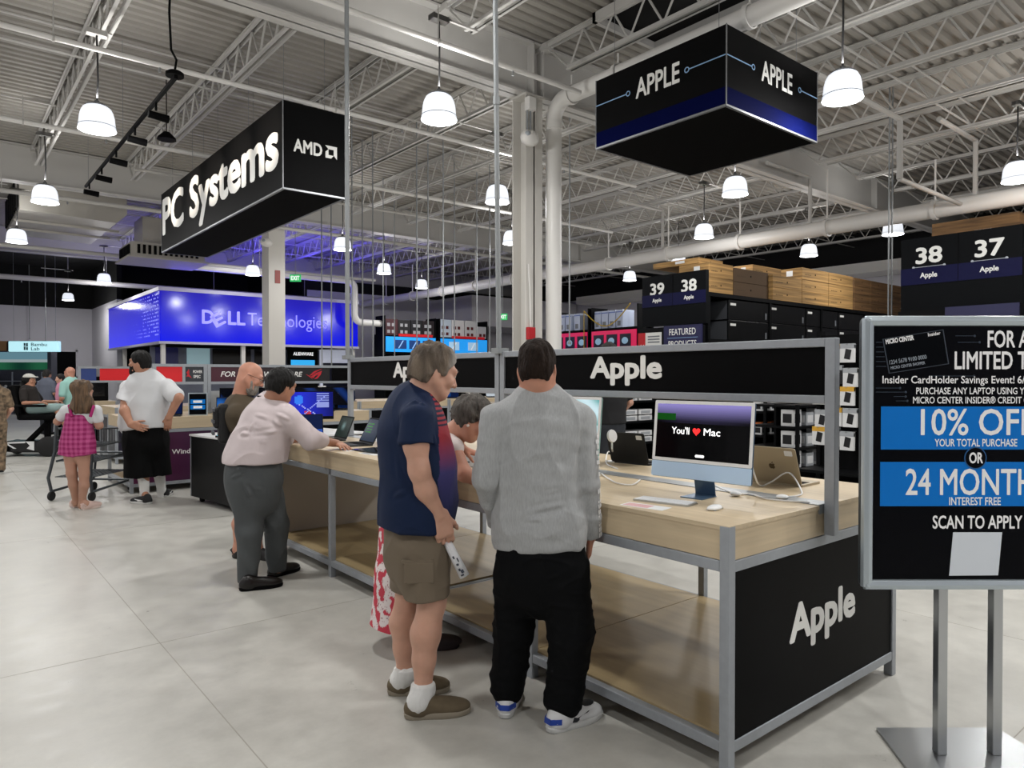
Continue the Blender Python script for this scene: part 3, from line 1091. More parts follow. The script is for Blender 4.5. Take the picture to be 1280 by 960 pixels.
def laptop(label, loc, rz, body, lid_deg, fn, w_=.305, d_=.215, glow=.8, mark=False, group=None, tagcard=False):
    """open laptop, keyboard edge towards local -Y"""
    t = thing('laptop', label, 'laptop', loc, rz, group)
    MB().prism(rrect(w_, d_, .012), (0, 0, .0), XA, YA, (0, 0, .012)).build('base', body, t, local=True)
    k = MB()
    for r in range(5):
        for c in range(13):
            k.box(-w_ / 2 + .02 + c * (w_ - .04) / 13, d_ / 2 - .03 - r * .02 - .016, .0121, -w_ / 2 + .02 + (c + .86) * (w_ - .04) / 13, d_ / 2 - .03 - r * .02, .0135)
    k.build('keyboard', M_deep, t, local=True)
    a = math.radians(lid_deg)          # 90 = upright, >90 leans back
    T3 = Matrix.Rotation(-(a - math.pi / 2), 3, 'X')
    ux, uz, n = XA, T3 @ ZA, T3 @ -YA
    o = Vector((0, d_ / 2 - .004, .014))
    lid = MB().prism(rrect(w_, d_, .012), o + uz * d_ / 2 - n * .006, ux, uz, n * .006).build('lid', body, t, local=True)
    MB().prism(rrect(w_ - .006, d_ - .006, .01), o + uz * d_ / 2, ux, uz, n * .001).build('bezel', M_deep, t, local=True)
    M4 = Matrix.Translation(o + uz * .014 + n * .0015) @ T3.to_4x4()
    grid_screen('screen', w_ - .02, d_ - .026, fn, t, M4, 24, 16, glow)
    if mark:
        q = o + uz * (d_ * .42) - n * .0062
        apple_mark(q, -ux, uz, -n, .032).build('logo', mat('dark_gold', '#6f6350', .2, .8), lid, local=True)
    if tagcard:
        q = o + uz * (d_ * .86) - n * .0064
        MB().prism(rrect(.045, .03, .004), q - ux * (w_ * .36), -ux, uz, -n * .0006).build('price_sticker', M_white, lid, local=True)
    return t


M_gold = mat('gold_aluminium', '#a99c84', 0.42, .3)
M_midn = mat('midnight_aluminium', '#16181c', 0.4, .4)
M_dgrey = mat('dark_grey_aluminium', '#25282c', 0.42, .3)


def fn_dark(u, v):
    return (.004, .006, .012)


def fn_green(u, v):
    if .08 < u < .5 and .35 < v < .85 and (int(v * 26) % 3) and ((int(u * 37) * 7 + int(v * 26) * 3) % 5):
        return L3('#1c7a2a')
    return L3('#26344a')


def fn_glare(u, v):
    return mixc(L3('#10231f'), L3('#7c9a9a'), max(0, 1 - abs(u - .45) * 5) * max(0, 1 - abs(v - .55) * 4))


def fn_blue(u, v):
    return mixc(L3('#0a1c48'), L3('#2f6fd0'), max(0, math.sin(u * 6 + v * 3)) * .6)


laptop('gold laptop with its lid back to us near the counter corner', (3.71, 2.10, 1.0), math.radians(92), M_gold, 112, fn_dark, w_=.30, mark=True, tagcard=True)
laptop('black laptop with its lid back to us left of the blue computer', (3.77, 3.22, 1.0), math.radians(98), M_midn, 108, fn_dark, w_=.30, tagcard=True)
laptop('open black laptop showing green blocks on its screen', (2.83, 5.62, 1.0), math.radians(-97), M_dgrey, 118, fn_green, w_=.34, d_=.235)
laptop('open black laptop with glare under the leaning man\'s hand', (2.86, 6.17, 1.0), math.radians(-95), M_dgrey, 112, fn_glare, w_=.31, d_=.22)

# keyboard, mouse and leaflet in front of the blue computer
t = thing('keyboard', 'slim white keyboard in front of the pale blue computer', 'keyboard', (2.69, 2.135, 1.0), math.radians(-77))
MB().prism(rrect(.285, .115, .012), (0, 0, 0), XA, YA, (0, 0, .007)).build('case', M_chrome, t, local=True)
k = MB()
for r in range(5):
    for c in range(14):
        k.box(-.137 + c * .0196, .048 - r * .0205 - .017, .007, -.137 + c * .0196 + .0172, .048 - r * .0205, .0095)
k.build('keys', M_white, t, local=True)
t = thing('computer_mouse', 'small white mouse right of the slim keyboard', 'mouse', (2.715, 1.875, 1.0), math.radians(-77))
MB().sphere((0, 0, .008), 1, 20, 12, (.029, .056, .013)).build('shell', M_white, t, smooth=True, local=True)
MB().box(-.022, -.045, 0, .022, .045, .006).build('base', M_chrome, t, local=True, bevel=.003)
t = thing('price_card', 'white and pink price leaflet lying before the slim keyboard', 'leaflet', (2.53, 2.12, 1.0), math.radians(-80))
MB().box(-.11, -.045, 0, .11, .045, .0015).build('sheet', M_white, t, local=True)
MB().box(-.10, -.035, .0015, .03, .03, .002).build('print', mat('pale_pink_print', '#d9a9ab', .5), t, local=True)

# cables
def cable(label, pts, r=.0045, m=None, plug=None):
    t = thing('charging_cable', label, 'cable', pts[0])
    # smooth the run
    P = [Vector(p) for p in pts]
    out = []
    for i in range(len(P) - 1):
        p0, p1, p2, p3 = P[max(i - 1, 0)], P[i], P[i + 1], P[min(i + 2, len(P) - 1)]
        for k in range(6):
            s_ = k / 6
            out.append(.5 * ((2 * p1) + (p2 - p0) * s_ + (2 * p0 - 5 * p1 + 4 * p2 - p3) * s_ ** 2 + (3 * p1 - p0 - 3 * p2 + p3) * s_ ** 3))
    out.append(P[-1])
    MB().tube(out, r, 6).build('cord', m or M_cable, t, smooth=True)
    if plug:
        MB().sphere(plug, 1, 14, 8, (.03, .03, .012)).build('plug', M_white, t, smooth=True)
    return t


def T_(px, py, z=1.006):
    return onz(px, py, z)


cable('white cable looping over the gold laptop to a flat white plug', [at(938, 572, 3.66), at(942, 590, 3.62), T_(950, 607), T_(964, 607) + Vector((0, 0, .02)), T_(986, 607) + Vector((0, 0, .07)), T_(1002, 614), T_(996, 620), T_(978, 621)], plug=T_(978, 621, 1.013))
cable('white cable trailing along the trough right of the blue computer', [T_(893, 606), T_(905, 612), T_(922, 617), T_(940, 618), T_(962, 624), T_(1012, 628)], plug=T_(920, 617, 1.013))
cable('white cables bunched behind the grey sleeve', [T_(752, 592), T_(760, 598), T_(772, 604), T_(790, 606), T_(800, 600)])
cable('white cable coiled by the far laptops', [T_(470, 552), T_(476, 546), T_(468, 541), T_(460, 545), T_(466, 549), T_(480, 552)])
cable('white cable lying beyond the laptop under the hand', [T_(420, 545), T_(430, 541), T_(440, 538), T_(428, 536), T_(415, 537)])
t = thing('charging_stand', 'round white charger on a thin white stand by the black laptop', 'charger', (3.35, 3.28, 1.0))
pk = at(765, 545, 4.62)
MB().lathe([(0, -.008), (.04, -.008), (.043, 0), (.04, .008), (0, .008)], pk, 20, M=Matrix.Rotation(math.radians(80), 3, 'X') @ Matrix.Identity(3)).build('puck', M_white, t, smooth=True)
fp = onz(766, 576, 1.006)
MB().tube([pk - Vector((0, 0, .04)), pk - Vector((.0, 0, .08)), fp + Vector((0, 0, .06)), fp], .006, 8).build('stem', M_white, t, smooth=True)
MB().lathe([(0, 0), (.05, 0), (.05, .006), (0, .008)], fp - Vector((0, 0, .006)), 16).build('base', M_white, t)
cable('thin white cable dropping from the round charger', [fp + Vector((0, 0, .05)), T_(760, 570) + Vector((0, 0, .03)), T_(758, 579), T_(772, 586)])

# small silver box computer and papers by the bending woman
t = thing('mini_computer', 'silver box computer under the bending woman\'s gaze', 'computer', (2.83, 3.75, 1.0), math.radians(-85))
MB().prism(rrect(.2, .2, .03), (0, 0, .004), XA, YA, (0, 0, .09)).build('case', mat('silver_aluminium', '#b6b9bc', .35, .7), t, local=True, bevel=.003)
MB().prism(rrect(.17, .17, .03), (0, 0, 0), XA, YA, (0, 0, .004)).build('foot', M_deep, t, local=True)
MB().box(-.06, -.1015, .03, -.02, -.1, .036).build('port', M_deep, t, local=True)
for i, (x, y, rz, lb) in enumerate(((2.60, 3.75, .1, 'white price card in front of the silver box computer'), (2.60, 5.28, 0, 'white price card at the counter edge by the black mat'), (2.62, 4.88, .05, 'white price card half hidden by the navy polo man'),
                                    (2.60, 5.85, -.05, 'white price card at the counter edge under the leaning man'), (3.0, 5.1, .3, 'white leaflet lying behind the black mat'))):
    t = thing('price_card', lb, 'leaflet', (x, y, 1.0), math.radians(-90) + rz)
    MB().box(-.12, -.06, 0, .12, .06, .0015).build('sheet', M_white, t, local=True)
    MB().box(-.10, -.045, .0015, .02, -.01, .002).build('print', mat('grey_print', '#70747a', .5), t, local=True)
    MB().box(-.10, .005, .0015, .08, .04, .002).build('print', mat('black_print', '#26282c', .5), t, local=True)
t = thing('desk_mat', 'black tablet lying flat on the far counter', 'tablet', (2.74, 5.05, 1.0), math.radians(-88))
MB().prism(rrect(.36, .25, .02), (0, 0, 0), XA, YA, (0, 0, .009)).build('slab', M_midn, t, local=True)
MB().prism(rrect(.35, .24, .018), (0, 0, .009), XA, YA, (0, 0, .0012)).build('glass', mat('dark_glass', '#08090b', .1), t, local=True)
t = thing('white_box', 'small white product box standing at the far header post', 'box', (3.5, 5.9, 1.0))
MB().box(3.42, 5.8, 1.0, 3.5, 5.9, 1.09).build('carton', M_white, t, bevel=.002)

# ================================================================== PROMOTION STAND
C0 = at(1217, 469.5, 2.94)
C0.z = 0
st = thing('sign_stand', 'tall silver framed promotion poster on two steel poles at the right edge', 'poster stand', C0, -YAW)
M_snap = mat('silver_snap_frame', '#b9c4cb', 0.3, .55)
M_poster = mat('glossy_black_poster', '#04050a', 0.25, spec=.08)
M_pblue = mat('poster_blue', '#0b78d4', 0.35, spec=.15)
M_pwhite = mat('poster_white', '#ffffff', 0.4)
PW, PZ0, PZ1 = .934, .712, 1.848


def P_(px, py, y=0.0):
    """local point on the poster plane from a photograph pixel"""
    q = at(px, py, 2.94) - C0
    return Vector((q.dot(RT), y, q.z))


for s in (-.115, .115):
    MB().box(s - .02, .005, .012, s + .02, .045, 1.80).build('pole', M_chrome, st, local=True, bevel=.003)
MB().prism([(-.33, -.20), (.33, -.20), (.27, .24), (-.27, .24)], (0, 0, 0), XA, YA, (0, 0, .012)).build('base_plate', M_chrome, st, local=True)
MB().prism(rrect(PW - .02, PZ1 - PZ0 - .02, .02), (0, .004, (PZ0 + PZ1) / 2), XA, ZA, (0, -.012, 0)).build('back_board', mat('grey_board', '#777c80', .5), st, local=True)
b = MB()
zc = (PZ0 + PZ1) / 2
fwid = .046
for (xa, xb, za, zb) in ((-PW / 2, PW / 2, PZ1 - fwid, PZ1), (-PW / 2, PW / 2, PZ0, PZ0 + fwid)):
    pr = [(za, 0), (za + .004, -.022), (za + fwid * .5, -.03), (zb - .004, -.022), (zb, 0)]
    b.prism([(y, z) for z, y in pr], (xa + .012, 0, 0), YA, ZA, (xb - xa - .024, 0, 0))
for (xa, xb) in ((-PW / 2, -PW / 2 + fwid), (PW / 2 - fwid, PW / 2)):
    pr = [(xa, 0), (xa + .004, -.022), ((xa + xb) / 2, -.03), (xb - .004, -.022), (xb, 0)]
    b.prism(pr, (0, 0, PZ0 + .012), XA, YA, (0, 0, PZ1 - PZ0 - .024))
b.build('snap_frame', M_snap, st, local=True, bevel=.004)
MB().prism(rrect(PW - .004, PZ1 - PZ0 - .004, .03), (0, .02, zc), XA, ZA, (0, -.016, 0)).build('frame_back', mat('dark_frame_back', '#3c4144', .5, .3), st, local=True)
pw2 = PW / 2 - fwid + .004
po = MB().box(-pw2, -.012, PZ0 + fwid - .004, pw2, -.010, PZ1 - fwid + .004).build('poster', M_poster, st, local=True)


def ptxt(body, x0, x1, ybase, ytop, bold=.02, m=M_pwhite, xc=None, name='lettering'):
    """poster lettering whose visible ink spans pixels x0..x1 and baseline..cap top"""
    a, c = P_(x0, ybase), P_(x1, ybase)
    h = P_(x0, ytop).z - a.z
    return letters(name, body, 1, m, Vector(((a.x + c.x) / 2, -.0135, a.z)), XA, ZA, po, cap=h, fit=c.x - a.x, bold=bold, depth=.0005, local=True)


def pbox(x0, y0, x1, y1, m, nm, dep=.0008):
    a, c = P_(x0, y1), P_(x1, y0)
    return MB().box(a.x, -.012 - dep, a.z, c.x, -.0121, c.z).build(nm, m, po, local=True)


pbox(1099, 508, 1335, 561.5, M_pblue, 'blue_band')
pbox(1098, 577, 1336, 632, M_pblue, 'blue_band')
q = P_(1216.5, 572)
MB().lathe([(0, -.0148), (.046, -.0148), (.046, -.0122)], (q.x, 0, q.z), 32, 'y').build('round_badge', mat('badge_blue_edge', '#1c5a93', .4), po, local=True)
MB().lathe([(0, -.0152), (.042, -.0152), (.042, -.0122)], (q.x, 0, q.z), 32, 'y').build('round_badge', M_poster, po, local=True)
ptxt('FOR A', 1232, 1283, 434, 414)
ptxt('LIMITED TIME', 1191, 1312, 461, 440)
ptxt('Insider CardHolder Savings Event!', 1101, 1265, 479, 470, .012)
ptxt('6/', 1269, 1278, 479, 470, .012)
ptxt('PURCHASE ANY LAPTOP USING YOUR', 1143, 1296, 492.5, 484.5, .012)
ptxt('MICRO CENTER INSIDER\u00ae CREDIT CARD', 1139, 1300, 504, 496, .012)
ptxt('10% OFF', 1149, 1289, 543, 511.5, .012)
ptxt('YOUR TOTAL PURCHASE', 1166, 1268.5, 557.5, 548.5, .015)
o_ = ptxt('OR', 1208.5, 1225, 578, 565.5, .03)
o_.location.y -= .003
ptxt('24 MONTHS', 1130, 1305, 617.5, 586, .012)
ptxt('INTEREST FREE', 1184, 1248, 630.5, 621, .015)
ptxt('SCAN TO APPLY', 1163.5, 1274.5, 659.5, 644, .018)
# pale sticker on the lower half of the poster
a, c, d_, e_ = P_(1184, 718.5), P_(1245, 718), P_(1250, 664.5), P_(1189, 664.5)
MB().prism([(a.x, a.z), (c.x, c.z), (d_.x, d_.z), (e_.x, e_.z)], (0, -.0122, 0), XA, ZA, (0, -.001, 0)).build('sticker', mat('sticker_white', '#dfe6ee', .5), po, local=True)
# picture of a black store card with its circuit lines
cc = [P_(1101, 424), P_(1177, 412), P_(1184, 455), P_(1109, 467)]
cu_ = (cc[1] - cc[0]).normalized()
cv_ = (cc[0] - cc[3]).normalized()
MB().prism([((p - cc[3]).dot(XA), (p - cc[3]).z) for p in [cc[3], cc[2], cc[1], cc[0]]], cc[3] + Vector((0, -.0122, 0)), XA, ZA, (0, -.0006, 0)).build('card_edge', mat('card_glow_grey', '#3b4450', .4), po, local=True)
mid = sum(cc, Vector()) / 4
MB().prism([(((p - mid) * .965).x, ((p - mid) * .965).z) for p in [cc[3], cc[2], cc[1], cc[0]]], mid + Vector((0, -.0126, 0)), XA, ZA, (0, -.0006, 0)).build('card_face', mat('card_black', '#04060a', .35, spec=.06), po, local=True)
ux = cu_
uy = ZA.cross(ux).cross(ux) * -1
uy = Vector((-ux.z, 0, ux.x))


def ctxt(body, x0, x1, y0, y1, ytop, m, bold=.02):
    a, c = P_(x0, y0), P_(x1, y1)
    h = P_(x0, ytop).z - a.z
    letters('card_text', body, 1, m, Vector(((a.x + c.x) / 2, -.0137, (a.z + c.z) / 2)), ux, uy, po, cap=h, fit=(c - a).length, bold=bold, depth=.0004, local=True)


ctxt('MICRO CENTER', 1105.5, 1140, 430, 425, 424.5, M_pwhite, .04)
ctxt('Insider', 1158, 1173, 421, 418, 417, M_pwhite)
ctxt('1234 5678 9100 0000', 1110, 1156, 455.5, 448.5, 450.5, mat('card_grey', '#9aa3ad', .4), .01)
ctxt('MICRO CENTER SHOPPER', 1111.5, 1154, 462, 455, 458.5, mat('card_grey', '#9aa3ad', .4), .02)
M_trace = mat('poster_trace', '#2c3947', .4)
b = MB()
for i, (y, x0, x1) in enumerate(((428, 1093, 1101), (434, 1093, 1102), (440, 1093, 1103), (446, 1093, 1104), (452, 1093, 1105), (458, 1093, 1106), (485, 1093, 1123), (490, 1093, 1130), (495.5, 1115, 1130), (501, 1118, 1132), (420, 1192, 1216), (428, 1195, 1222), (470, 1160, 1215))):
    p, r_ = P_(x0, y), P_(x1, y)
    b.box(p.x, -.0125, p.z - .0011, r_.x, -.0121, p.z + .0011)
    if i > 5:
        b.lathe([(0, -.0125), (.005, -.0125), (.005, -.0121)], (r_.x, 0, p.z), 10, 'y')
b.build('circuit_trace', M_trace, po, local=True)
# ================================================================== DEMO CABINET AND BACK TABLE ROWS
ORD = ['first', 'second', 'third', 'fourth', 'fifth', 'sixth', 'seventh', 'eighth', 'ninth', 'tenth', 'eleventh', 'twelfth']
M_cab = mat('black_cabinet', '#0f1011', 0.5, spec=.2)
M_wtop = mat('white_worktop', '#dcdcdc', 0.35)
t = thing('demo_cabinet', 'low black cabinet with a white top on castors behind the leaning man', 'cabinet', (2.73, 8.19, 0), math.radians(8))
MB().box(0, 0, .075, 1.72, 1.34, .835).build('body', M_cab, t, local=True, bevel=.004)
MB().box(-.015, -.015, .835, 1.735, 1.355, .86).build('worktop', M_wtop, t, local=True, bevel=.004)
b = MB()
b.box(-.004, -.004, .075, .012, .012, .835)
b.box(-.004, 1.328, .075, .012, 1.344, .835)
b.build('corner_trim', M_frame, t, local=True)
for x in (.1, 1.6):
    for y in (.1, 1.24):
        MB().lathe([(0, -.02), (.035, -.02), (.035, .02), (0, .02)], (x, y, .036), 14, 'x').build('caster', M_deep, t, local=True)
CABP = lambda x, y, z=.86: Vector((2.73, 8.19, z)) + rotz(math.radians(8)) @ Vector((x, y, 0))


def monitor(label, loc, rz, w_, h_, fn, z_gap=.12, glow=.9, group=None):
    t = thing('monitor', label, 'monitor', loc, rz, group)
    MB().box(-w_ / 2, 0, z_gap, w_ / 2, .035, z_gap + h_).build('housing', M_deep, t, local=True, bevel=.004)
    grid_screen('screen', w_ - .02, h_ - .025, fn, t, Matrix.Translation((0, -.001, z_gap + .012)), 36, 24, glow)
    b = MB()
    b.box(-.03, .03, .01, .03, .06, z_gap + .1)
    b.box(-.12, -.06, 0, .12, .12, .012)
    b.build('stand', M_deep, t, local=True)
    return t


def fn_rog(u, v):
    base = mixc(L3('#141a70'), L3('#2b36d8'), 1 - abs(u - .35) * 1.6)
    if v < .10:
        return L3('#05060c')
    if .22 < u < .40 and .55 < v < .88 and abs(u - .31) + abs(v - .7) < .2:
        return L3('#3b86ff')
    if abs((v - .15) * .62 - (u - .40)) < .012 and v < .9:
        return L3('#9aa6ff')
    if abs((v - .15) * -.9 - (u - .66)) < .012 and .15 < v < .62:
        return L3('#b7c2ff')
    if .42 < u < .55 and .1 < v < .28:
        return L3('#c43a52')
    if u > .68 and v > .42 and int(v * 34) % 3 and u < .93:
        return L3('#97a2e8')
    return base


mp = at(388, 530, 9.15)
monitor('wide monitor with a blue laptop picture beyond the leaning man', (mp.x, mp.y + .06, .86), math.radians(-20), .64, .37, fn_rog, .17)
lp = at(387, 540, 8.72)
laptop('black laptop with a dark blue screen below the wide monitor', (lp.x, lp.y, .86), math.radians(-18), M_dgrey, 105, lambda u, v: mixc(L3('#0a1433'), L3('#3a6ad8'), .7 if (v < .2 or (u < .4 and int(v * 16) % 4 == 0)) else .05), w_=.36, d_=.25)
t = thing('gaming_keyboard', 'glowing rainbow gadget on the cabinet beside the bearded man', 'gadget', CABP(.16, .55), math.radians(-30))
MB().prism(rrect(.36, .14, .02), (0, 0, 0), XA, YA, (0, 0, .02)).build('case', M_deep, t, local=True)
for i, cl in enumerate(('#35d7ff', '#4b6bff', '#a04bff', '#2fe0c0')):
    MB().box(-.16 + i * .08, -.06, .02, -.09 + i * .08, .06, .027).build('light_strip', mat('led_%d' % i, cl, .4, emit=1.2), t, local=True)
t = thing('controller', 'blue lit game controller standing on the cabinet end', 'gadget', CABP(.10, .30))
MB().sphere((0, 0, .1), 1, 14, 10, (.03, .05, .1)).build('shell', mat('blue_shell', '#2a58c8', .4, emit=.25), t, local=True, smooth=True)
MB().lathe([(0, 0), (.06, 0), (.055, .012), (0, .012)], n=16).build('base', M_deep, t, local=True)
MB().tube([(.02, 0, .02), (-.06, .05, .1), (-.08, .03, .22), (-.03, 0, .26)], .006, 6).build('cord', M_cable, t, local=True, smooth=True)


def row_table(label, xa, xb, ya, yb, panels=(), zt=1.02):
    """counter running along X with its front (facing -Y) at ya; panels = [(x0, x1, material)] on the front"""
    t = thing('display_table', label, 'table', ((xa + xb) / 2, (ya + yb) / 2, 0))
    p = .045
    for x in (xa, xb - p):
        for y in (ya, yb - p):
            MB().box(x, y, .0, x + p, y + p, zt).build('leg', M_frame, t)
    b = MB()
    for z0 in (.812, .085):
        for y in (ya, yb - p):
            b.box(xa + p, y, z0, xb - p, y + p, z0 + .045)
        for x in (xa, xb - p):
            b.box(x, ya + p, z0, x + p, yb - p, z0 + .045)
    b.build('rail', M_frame, t)
    b = MB()
    b.box(xa + p, ya + .006, .86, xb - p, ya + .03, zt - .02)
    b.box(xa + .006, ya + p, .86, xa + .03, yb - p, zt - .02)
    b.box(xb - .03, ya + p, .86, xb - .006, yb - p, zt - .02)
    b.box(xa + .003, ya + .003, zt - .02, xb - .003, yb - .003, zt)
    b.build('tabletop', mat('pale_oak_far', '#c4b193', 0.45, noise=(2.2, .08, (.7, 9, 9))), t)
    MB().box(xa + p, ya + .1, .118, xb - p, yb - .1, .14).build('shelf', M_shelf, t)
    for x0, x1, m in panels:
        if x0 is None:
            MB().box(xa + .008, ya + p, .13, xa + .02, yb - p, .812).build('end_panel', m, t)
        else:
            MB().box(x0, ya + .008, .13, x1, ya + .02, .812).build('front_panel', m, t)
    MB().box(xa + .1, ya + .7, .14, xb - .1, ya + .73, .80).build('divider', M_black, t)
    return t


def grad_mat(name, ca, cb, x0, x1, rough=.4):
    """printed panel whose ink runs from one colour to another along X"""
    if name in MATS:
        return MATS[name]
    m = mat(name, ca, rough)
    nt = m.node_tree
    tc = nt.nodes.new('ShaderNodeTexCoord')
    sp = nt.nodes.new('ShaderNodeSeparateXYZ')
    nt.links.new(tc.outputs['Object'], sp.inputs[0])
    mr = nt.nodes.new('ShaderNodeMapRange')
    mr.inputs[1].default_value, mr.inputs[2].default_value = x0, x1
    nt.links.new(sp.outputs[0], mr.inputs[0])
    mx = nt.nodes.new('ShaderNodeMix')
    mx.data_type = 'RGBA'
    mx.inputs[6].default_value, mx.inputs[7].default_value = lin(ca), lin(cb)
    nt.links.new(mr.outputs[0], mx.inputs[0])
    nt.links.new(mx.outputs[2], nt.nodes['Principled BSDF'].inputs['Base Color'])
    return m


AY0, AY1, AYC = 10.65, 12.2, 11.4
M_magenta = grad_mat('magenta_print', '#56123f', '#2a0f33', 2.1, 3.3)
rowa = row_table('oak counter with a magenta front panel behind the man in shorts', 2.07, 3.288, AY0, AY1, [(2.115, 3.243, M_magenta)])
row_table('oak counter right of the magenta fronted one, behind the cabinet', 3.292, 5.70, AY0, AY1, [(3.337, 5.655, M_black)])
b = MB()
for dx in (0, .035):
    for dz in (0, .035):
        b.box(2.49 + dx, AY0 + .004, .50 + dz, 2.522 + dx, AY0 + .0085, .532 + dz)
b.build('window_mark', M_letter, rowa)
letters('lettering', 'Windows', 1, M_letter, (2.81, AY0 + .0075, .503), XA, ZA, rowa, cap=.065, fit=.42, bold=.01)

BY0, BY1, BYC = 14.4, 15.95, 15.2
M_dpur = mat('dark_purple_print', '#171028', .45)
rb = row_table('oak counter with a dark purple front left of the man in white', 2.57, 4.98, BY0, BY1, [(2.615, 4.93, M_dpur), (None, 0, mat('grey_picture_print', '#55565a', .45, noise=(3, .5)))])
letters('lettering', 'Smart', 1, M_letter, (2.95, BY0 + .0075, .42), XA, ZA, rb, cap=.05, fit=.24, bold=.01)
for i, xa in enumerate((4.99, 7.41, 9.83)):
    row_table('oak counter in the rear row, %s' % ('seen behind the bearded man', 'seen left of the navy polo', 'seen behind the bending woman')[i], xa, xa + 2.41, BY0, BY1, [(xa + .05, xa + 2.36, M_deep)])
tc_ = row_table('small oak table far left carrying a black machine', 2.1, 3.3, 18.2, 19.6, [(2.15, 3.25, M_black)])


def row_header(label, xa, xb, yc, panels, posts=True):
    t = thing('header_sign', label, 'sign', ((xa + xb) / 2, yc, 1.0))
    w_ = .022
    zt, zb = 1.775, 1.468
    for x in (xa, xb - .05):
        MB().box(x, yc - w_, 1.022, x + .05, yc + w_, zt).build('post', M_frame, t)
    for z0, z1 in ((zt - .042, zt), (zb, zb + .04)):
        MB().box(xa + .05, yc - w_ + .001, z0, xb - .05, yc + w_ - .001, z1).build('rail', M_frame, t)
    for x0, x1, m in panels:
        MB().box(x0, yc - .008, zb + .04, x1, yc + .008, zt - .042).build('sign_panel', m, t)
    return t


M_red = mat('bright_red_print', '#d3101b', .45, emit=.12)
M_rog = grad_mat('maroon_to_black_print', '#4a0f26', '#0c0a0e', 3.4, 4.4)
rh = row_header('grey framed header reading FOR THOSE WHO DARE with a red eye mark', 3.29, 5.70, AYC, [(3.34, 5.30, M_rog), (5.34, 5.65, M_black)])
letters('lettering', 'FOR THOSE WHO DARE', 1, M_letter, (4.15, AYC - .0085, 1.585), XA, ZA, rh, cap=.078, fit=1.32, bold=.015, shear=.25)
M_rogr = mat('eye_mark_red', '#c81a2c', .4)
b = MB()
for poly in ([(0, .35), (.35, .75), (1.0, 1.0), (.55, .72), (.2, .4)], [(.1, .25), (.5, .6), (.95, .8), (.85, .45), (.6, .1), (.35, .05), (.55, .25), (.7, .5), (.45, .35), (.3, .15)], [(-.25, .5), (0, .28), (.25, .05), (.1, .3)]):
    b.prism([(x * .24, y * .19) for x, y in poly], (4.93, AYC - .0085, 1.53), XA, ZA, (0, -.003, 0))
b.build('eye_mark', M_rogr, rh)
rh2 = row_header('grey framed header with a red panel and a dark panel with red mark', 2.52, 3.285, AYC, [(2.57, 2.93, M_red), (2.97, 3.24, mat('dark_slate_print', '#2c3038', .45))])
MB().box(2.93, AYC - .02, 1.50, 2.97, AYC + .02, 1.74).build('divider', M_frame, rh2)
b = MB()
b.prism([(0, .02), (.05, .12), (.04, .06), (.08, .0), (.03, .03)], (2.985, AYC - .0085, 1.56), XA, ZA, (0, -.003, 0))
b.prism([(0, .1), (.04, .16), (.03, .08)], (2.985, AYC - .0085, 1.54), XA, ZA, (0, -.003, 0))
b.build('red_mark', M_rogr, rh2)
letters('lettering', 'POWER', 1, M_letter, (3.15, AYC - .0085, 1.64), XA, ZA, rh2, cap=.04, fit=.13, bold=.02)
letters('lettering', 'SPEC', 1, M_letter, (3.14, AYC - .0085, 1.565), XA, ZA, rh2, cap=.04, fit=.10, bold=.02)
row_header('grey framed header with blue, red and pale panels left of the man in white', 2.10, 4.98, BYC, [(2.15, 2.40, mat('navy_print', '#233a78', .4, emit=.1)), (2.46, 2.98, M_red), (3.04, 3.36, mat('pale_blue_print', '#8fc6e0', .4, emit=.3)), (3.42, 4.93, mat('slate_row_print', '#565a66', .5))])

# goods on the back rows
fb = lambda u, v: mixc(L3('#081a44'), L3('#2a78d8'), max(0, math.sin(u * 5 + 1) * math.sin(v * 3)) * .8)
for x, lb in ((2.45, 'dark monitor with a blue picture right of the man in white'), (3.65, 'dark monitor with a blue picture left of the bald man'), (4.25, 'dark monitor with a blue picture behind the bald man'), (4.78, 'dark monitor with a blue picture behind the pink shirted man'), (5.3, 'dark monitor with a blue picture under the red eye mark')):
    monitor(lb, (x, 11.12, 1.02), math.radians(-8), .5, .31, lambda u, v: mixc(L3('#04060f'), L3('#1c3f8c'), max(0, math.sin(u * 7 + v * 4)) * .55), .08, group='monitors under the red eye header')
spots = [(2.62, 10.95, 'laptop with a blue screen right beside the small poster stand'), (3.45, 10.9, 'laptop with a blue screen left of the harness'),
         (4.95, 10.9, 'laptop with a blue screen under the red eye mark'),
         (5.35, 11.05, 'laptop with a blue screen at the right end of that counter'), (7.35, 14.85, 'laptop with a dark blue screen left of the navy polo'), (8.95, 14.85, 'laptop with a dark blue screen hidden by the navy polo man'),
         (10.3, 14.9, 'laptop with a dark blue screen above the bending woman'), (11.6, 14.9, 'laptop with a pale screen behind the grey shirt man')]
for x, y, lb in spots:
    laptop(lb, (x, y, 1.02), math.radians(-20), M_dgrey, 108, fb if x < 11 else (lambda u, v: L3('#c9d3dc')), w_=.36, d_=.25, group='laptops on the rear counters')
for x, y, h, w_, lb in ((6.75, 14.9, .35, .12, 'white upright carton on the rear counter by the grey post'), (7.0, 14.95, .22, .14, 'clear plastic case left of the dark laptop'), (9.75, 15.0, .30, .2, 'white carton on the rear counter right of the polo man'),
                        (10.9, 14.9, .26, .3, 'grey carton on the rear counter above the woman'), (3.15, 11.2, .26, .1, 'small white speaker behind the bearded man')):
    t = thing('carton', lb, 'box', (x, y, 1.02))
    MB().box(-w_ / 2, -.08, 0, w_ / 2, .08, h).build('box_body', M_white, t, local=True, bevel=.004)
    MB().box(-w_ / 2 + .01, -.0815, h * .3, w_ / 2 - .01, -.08, h * .8).build('print', mat('grey_print', '#70747a', .5), t, local=True)
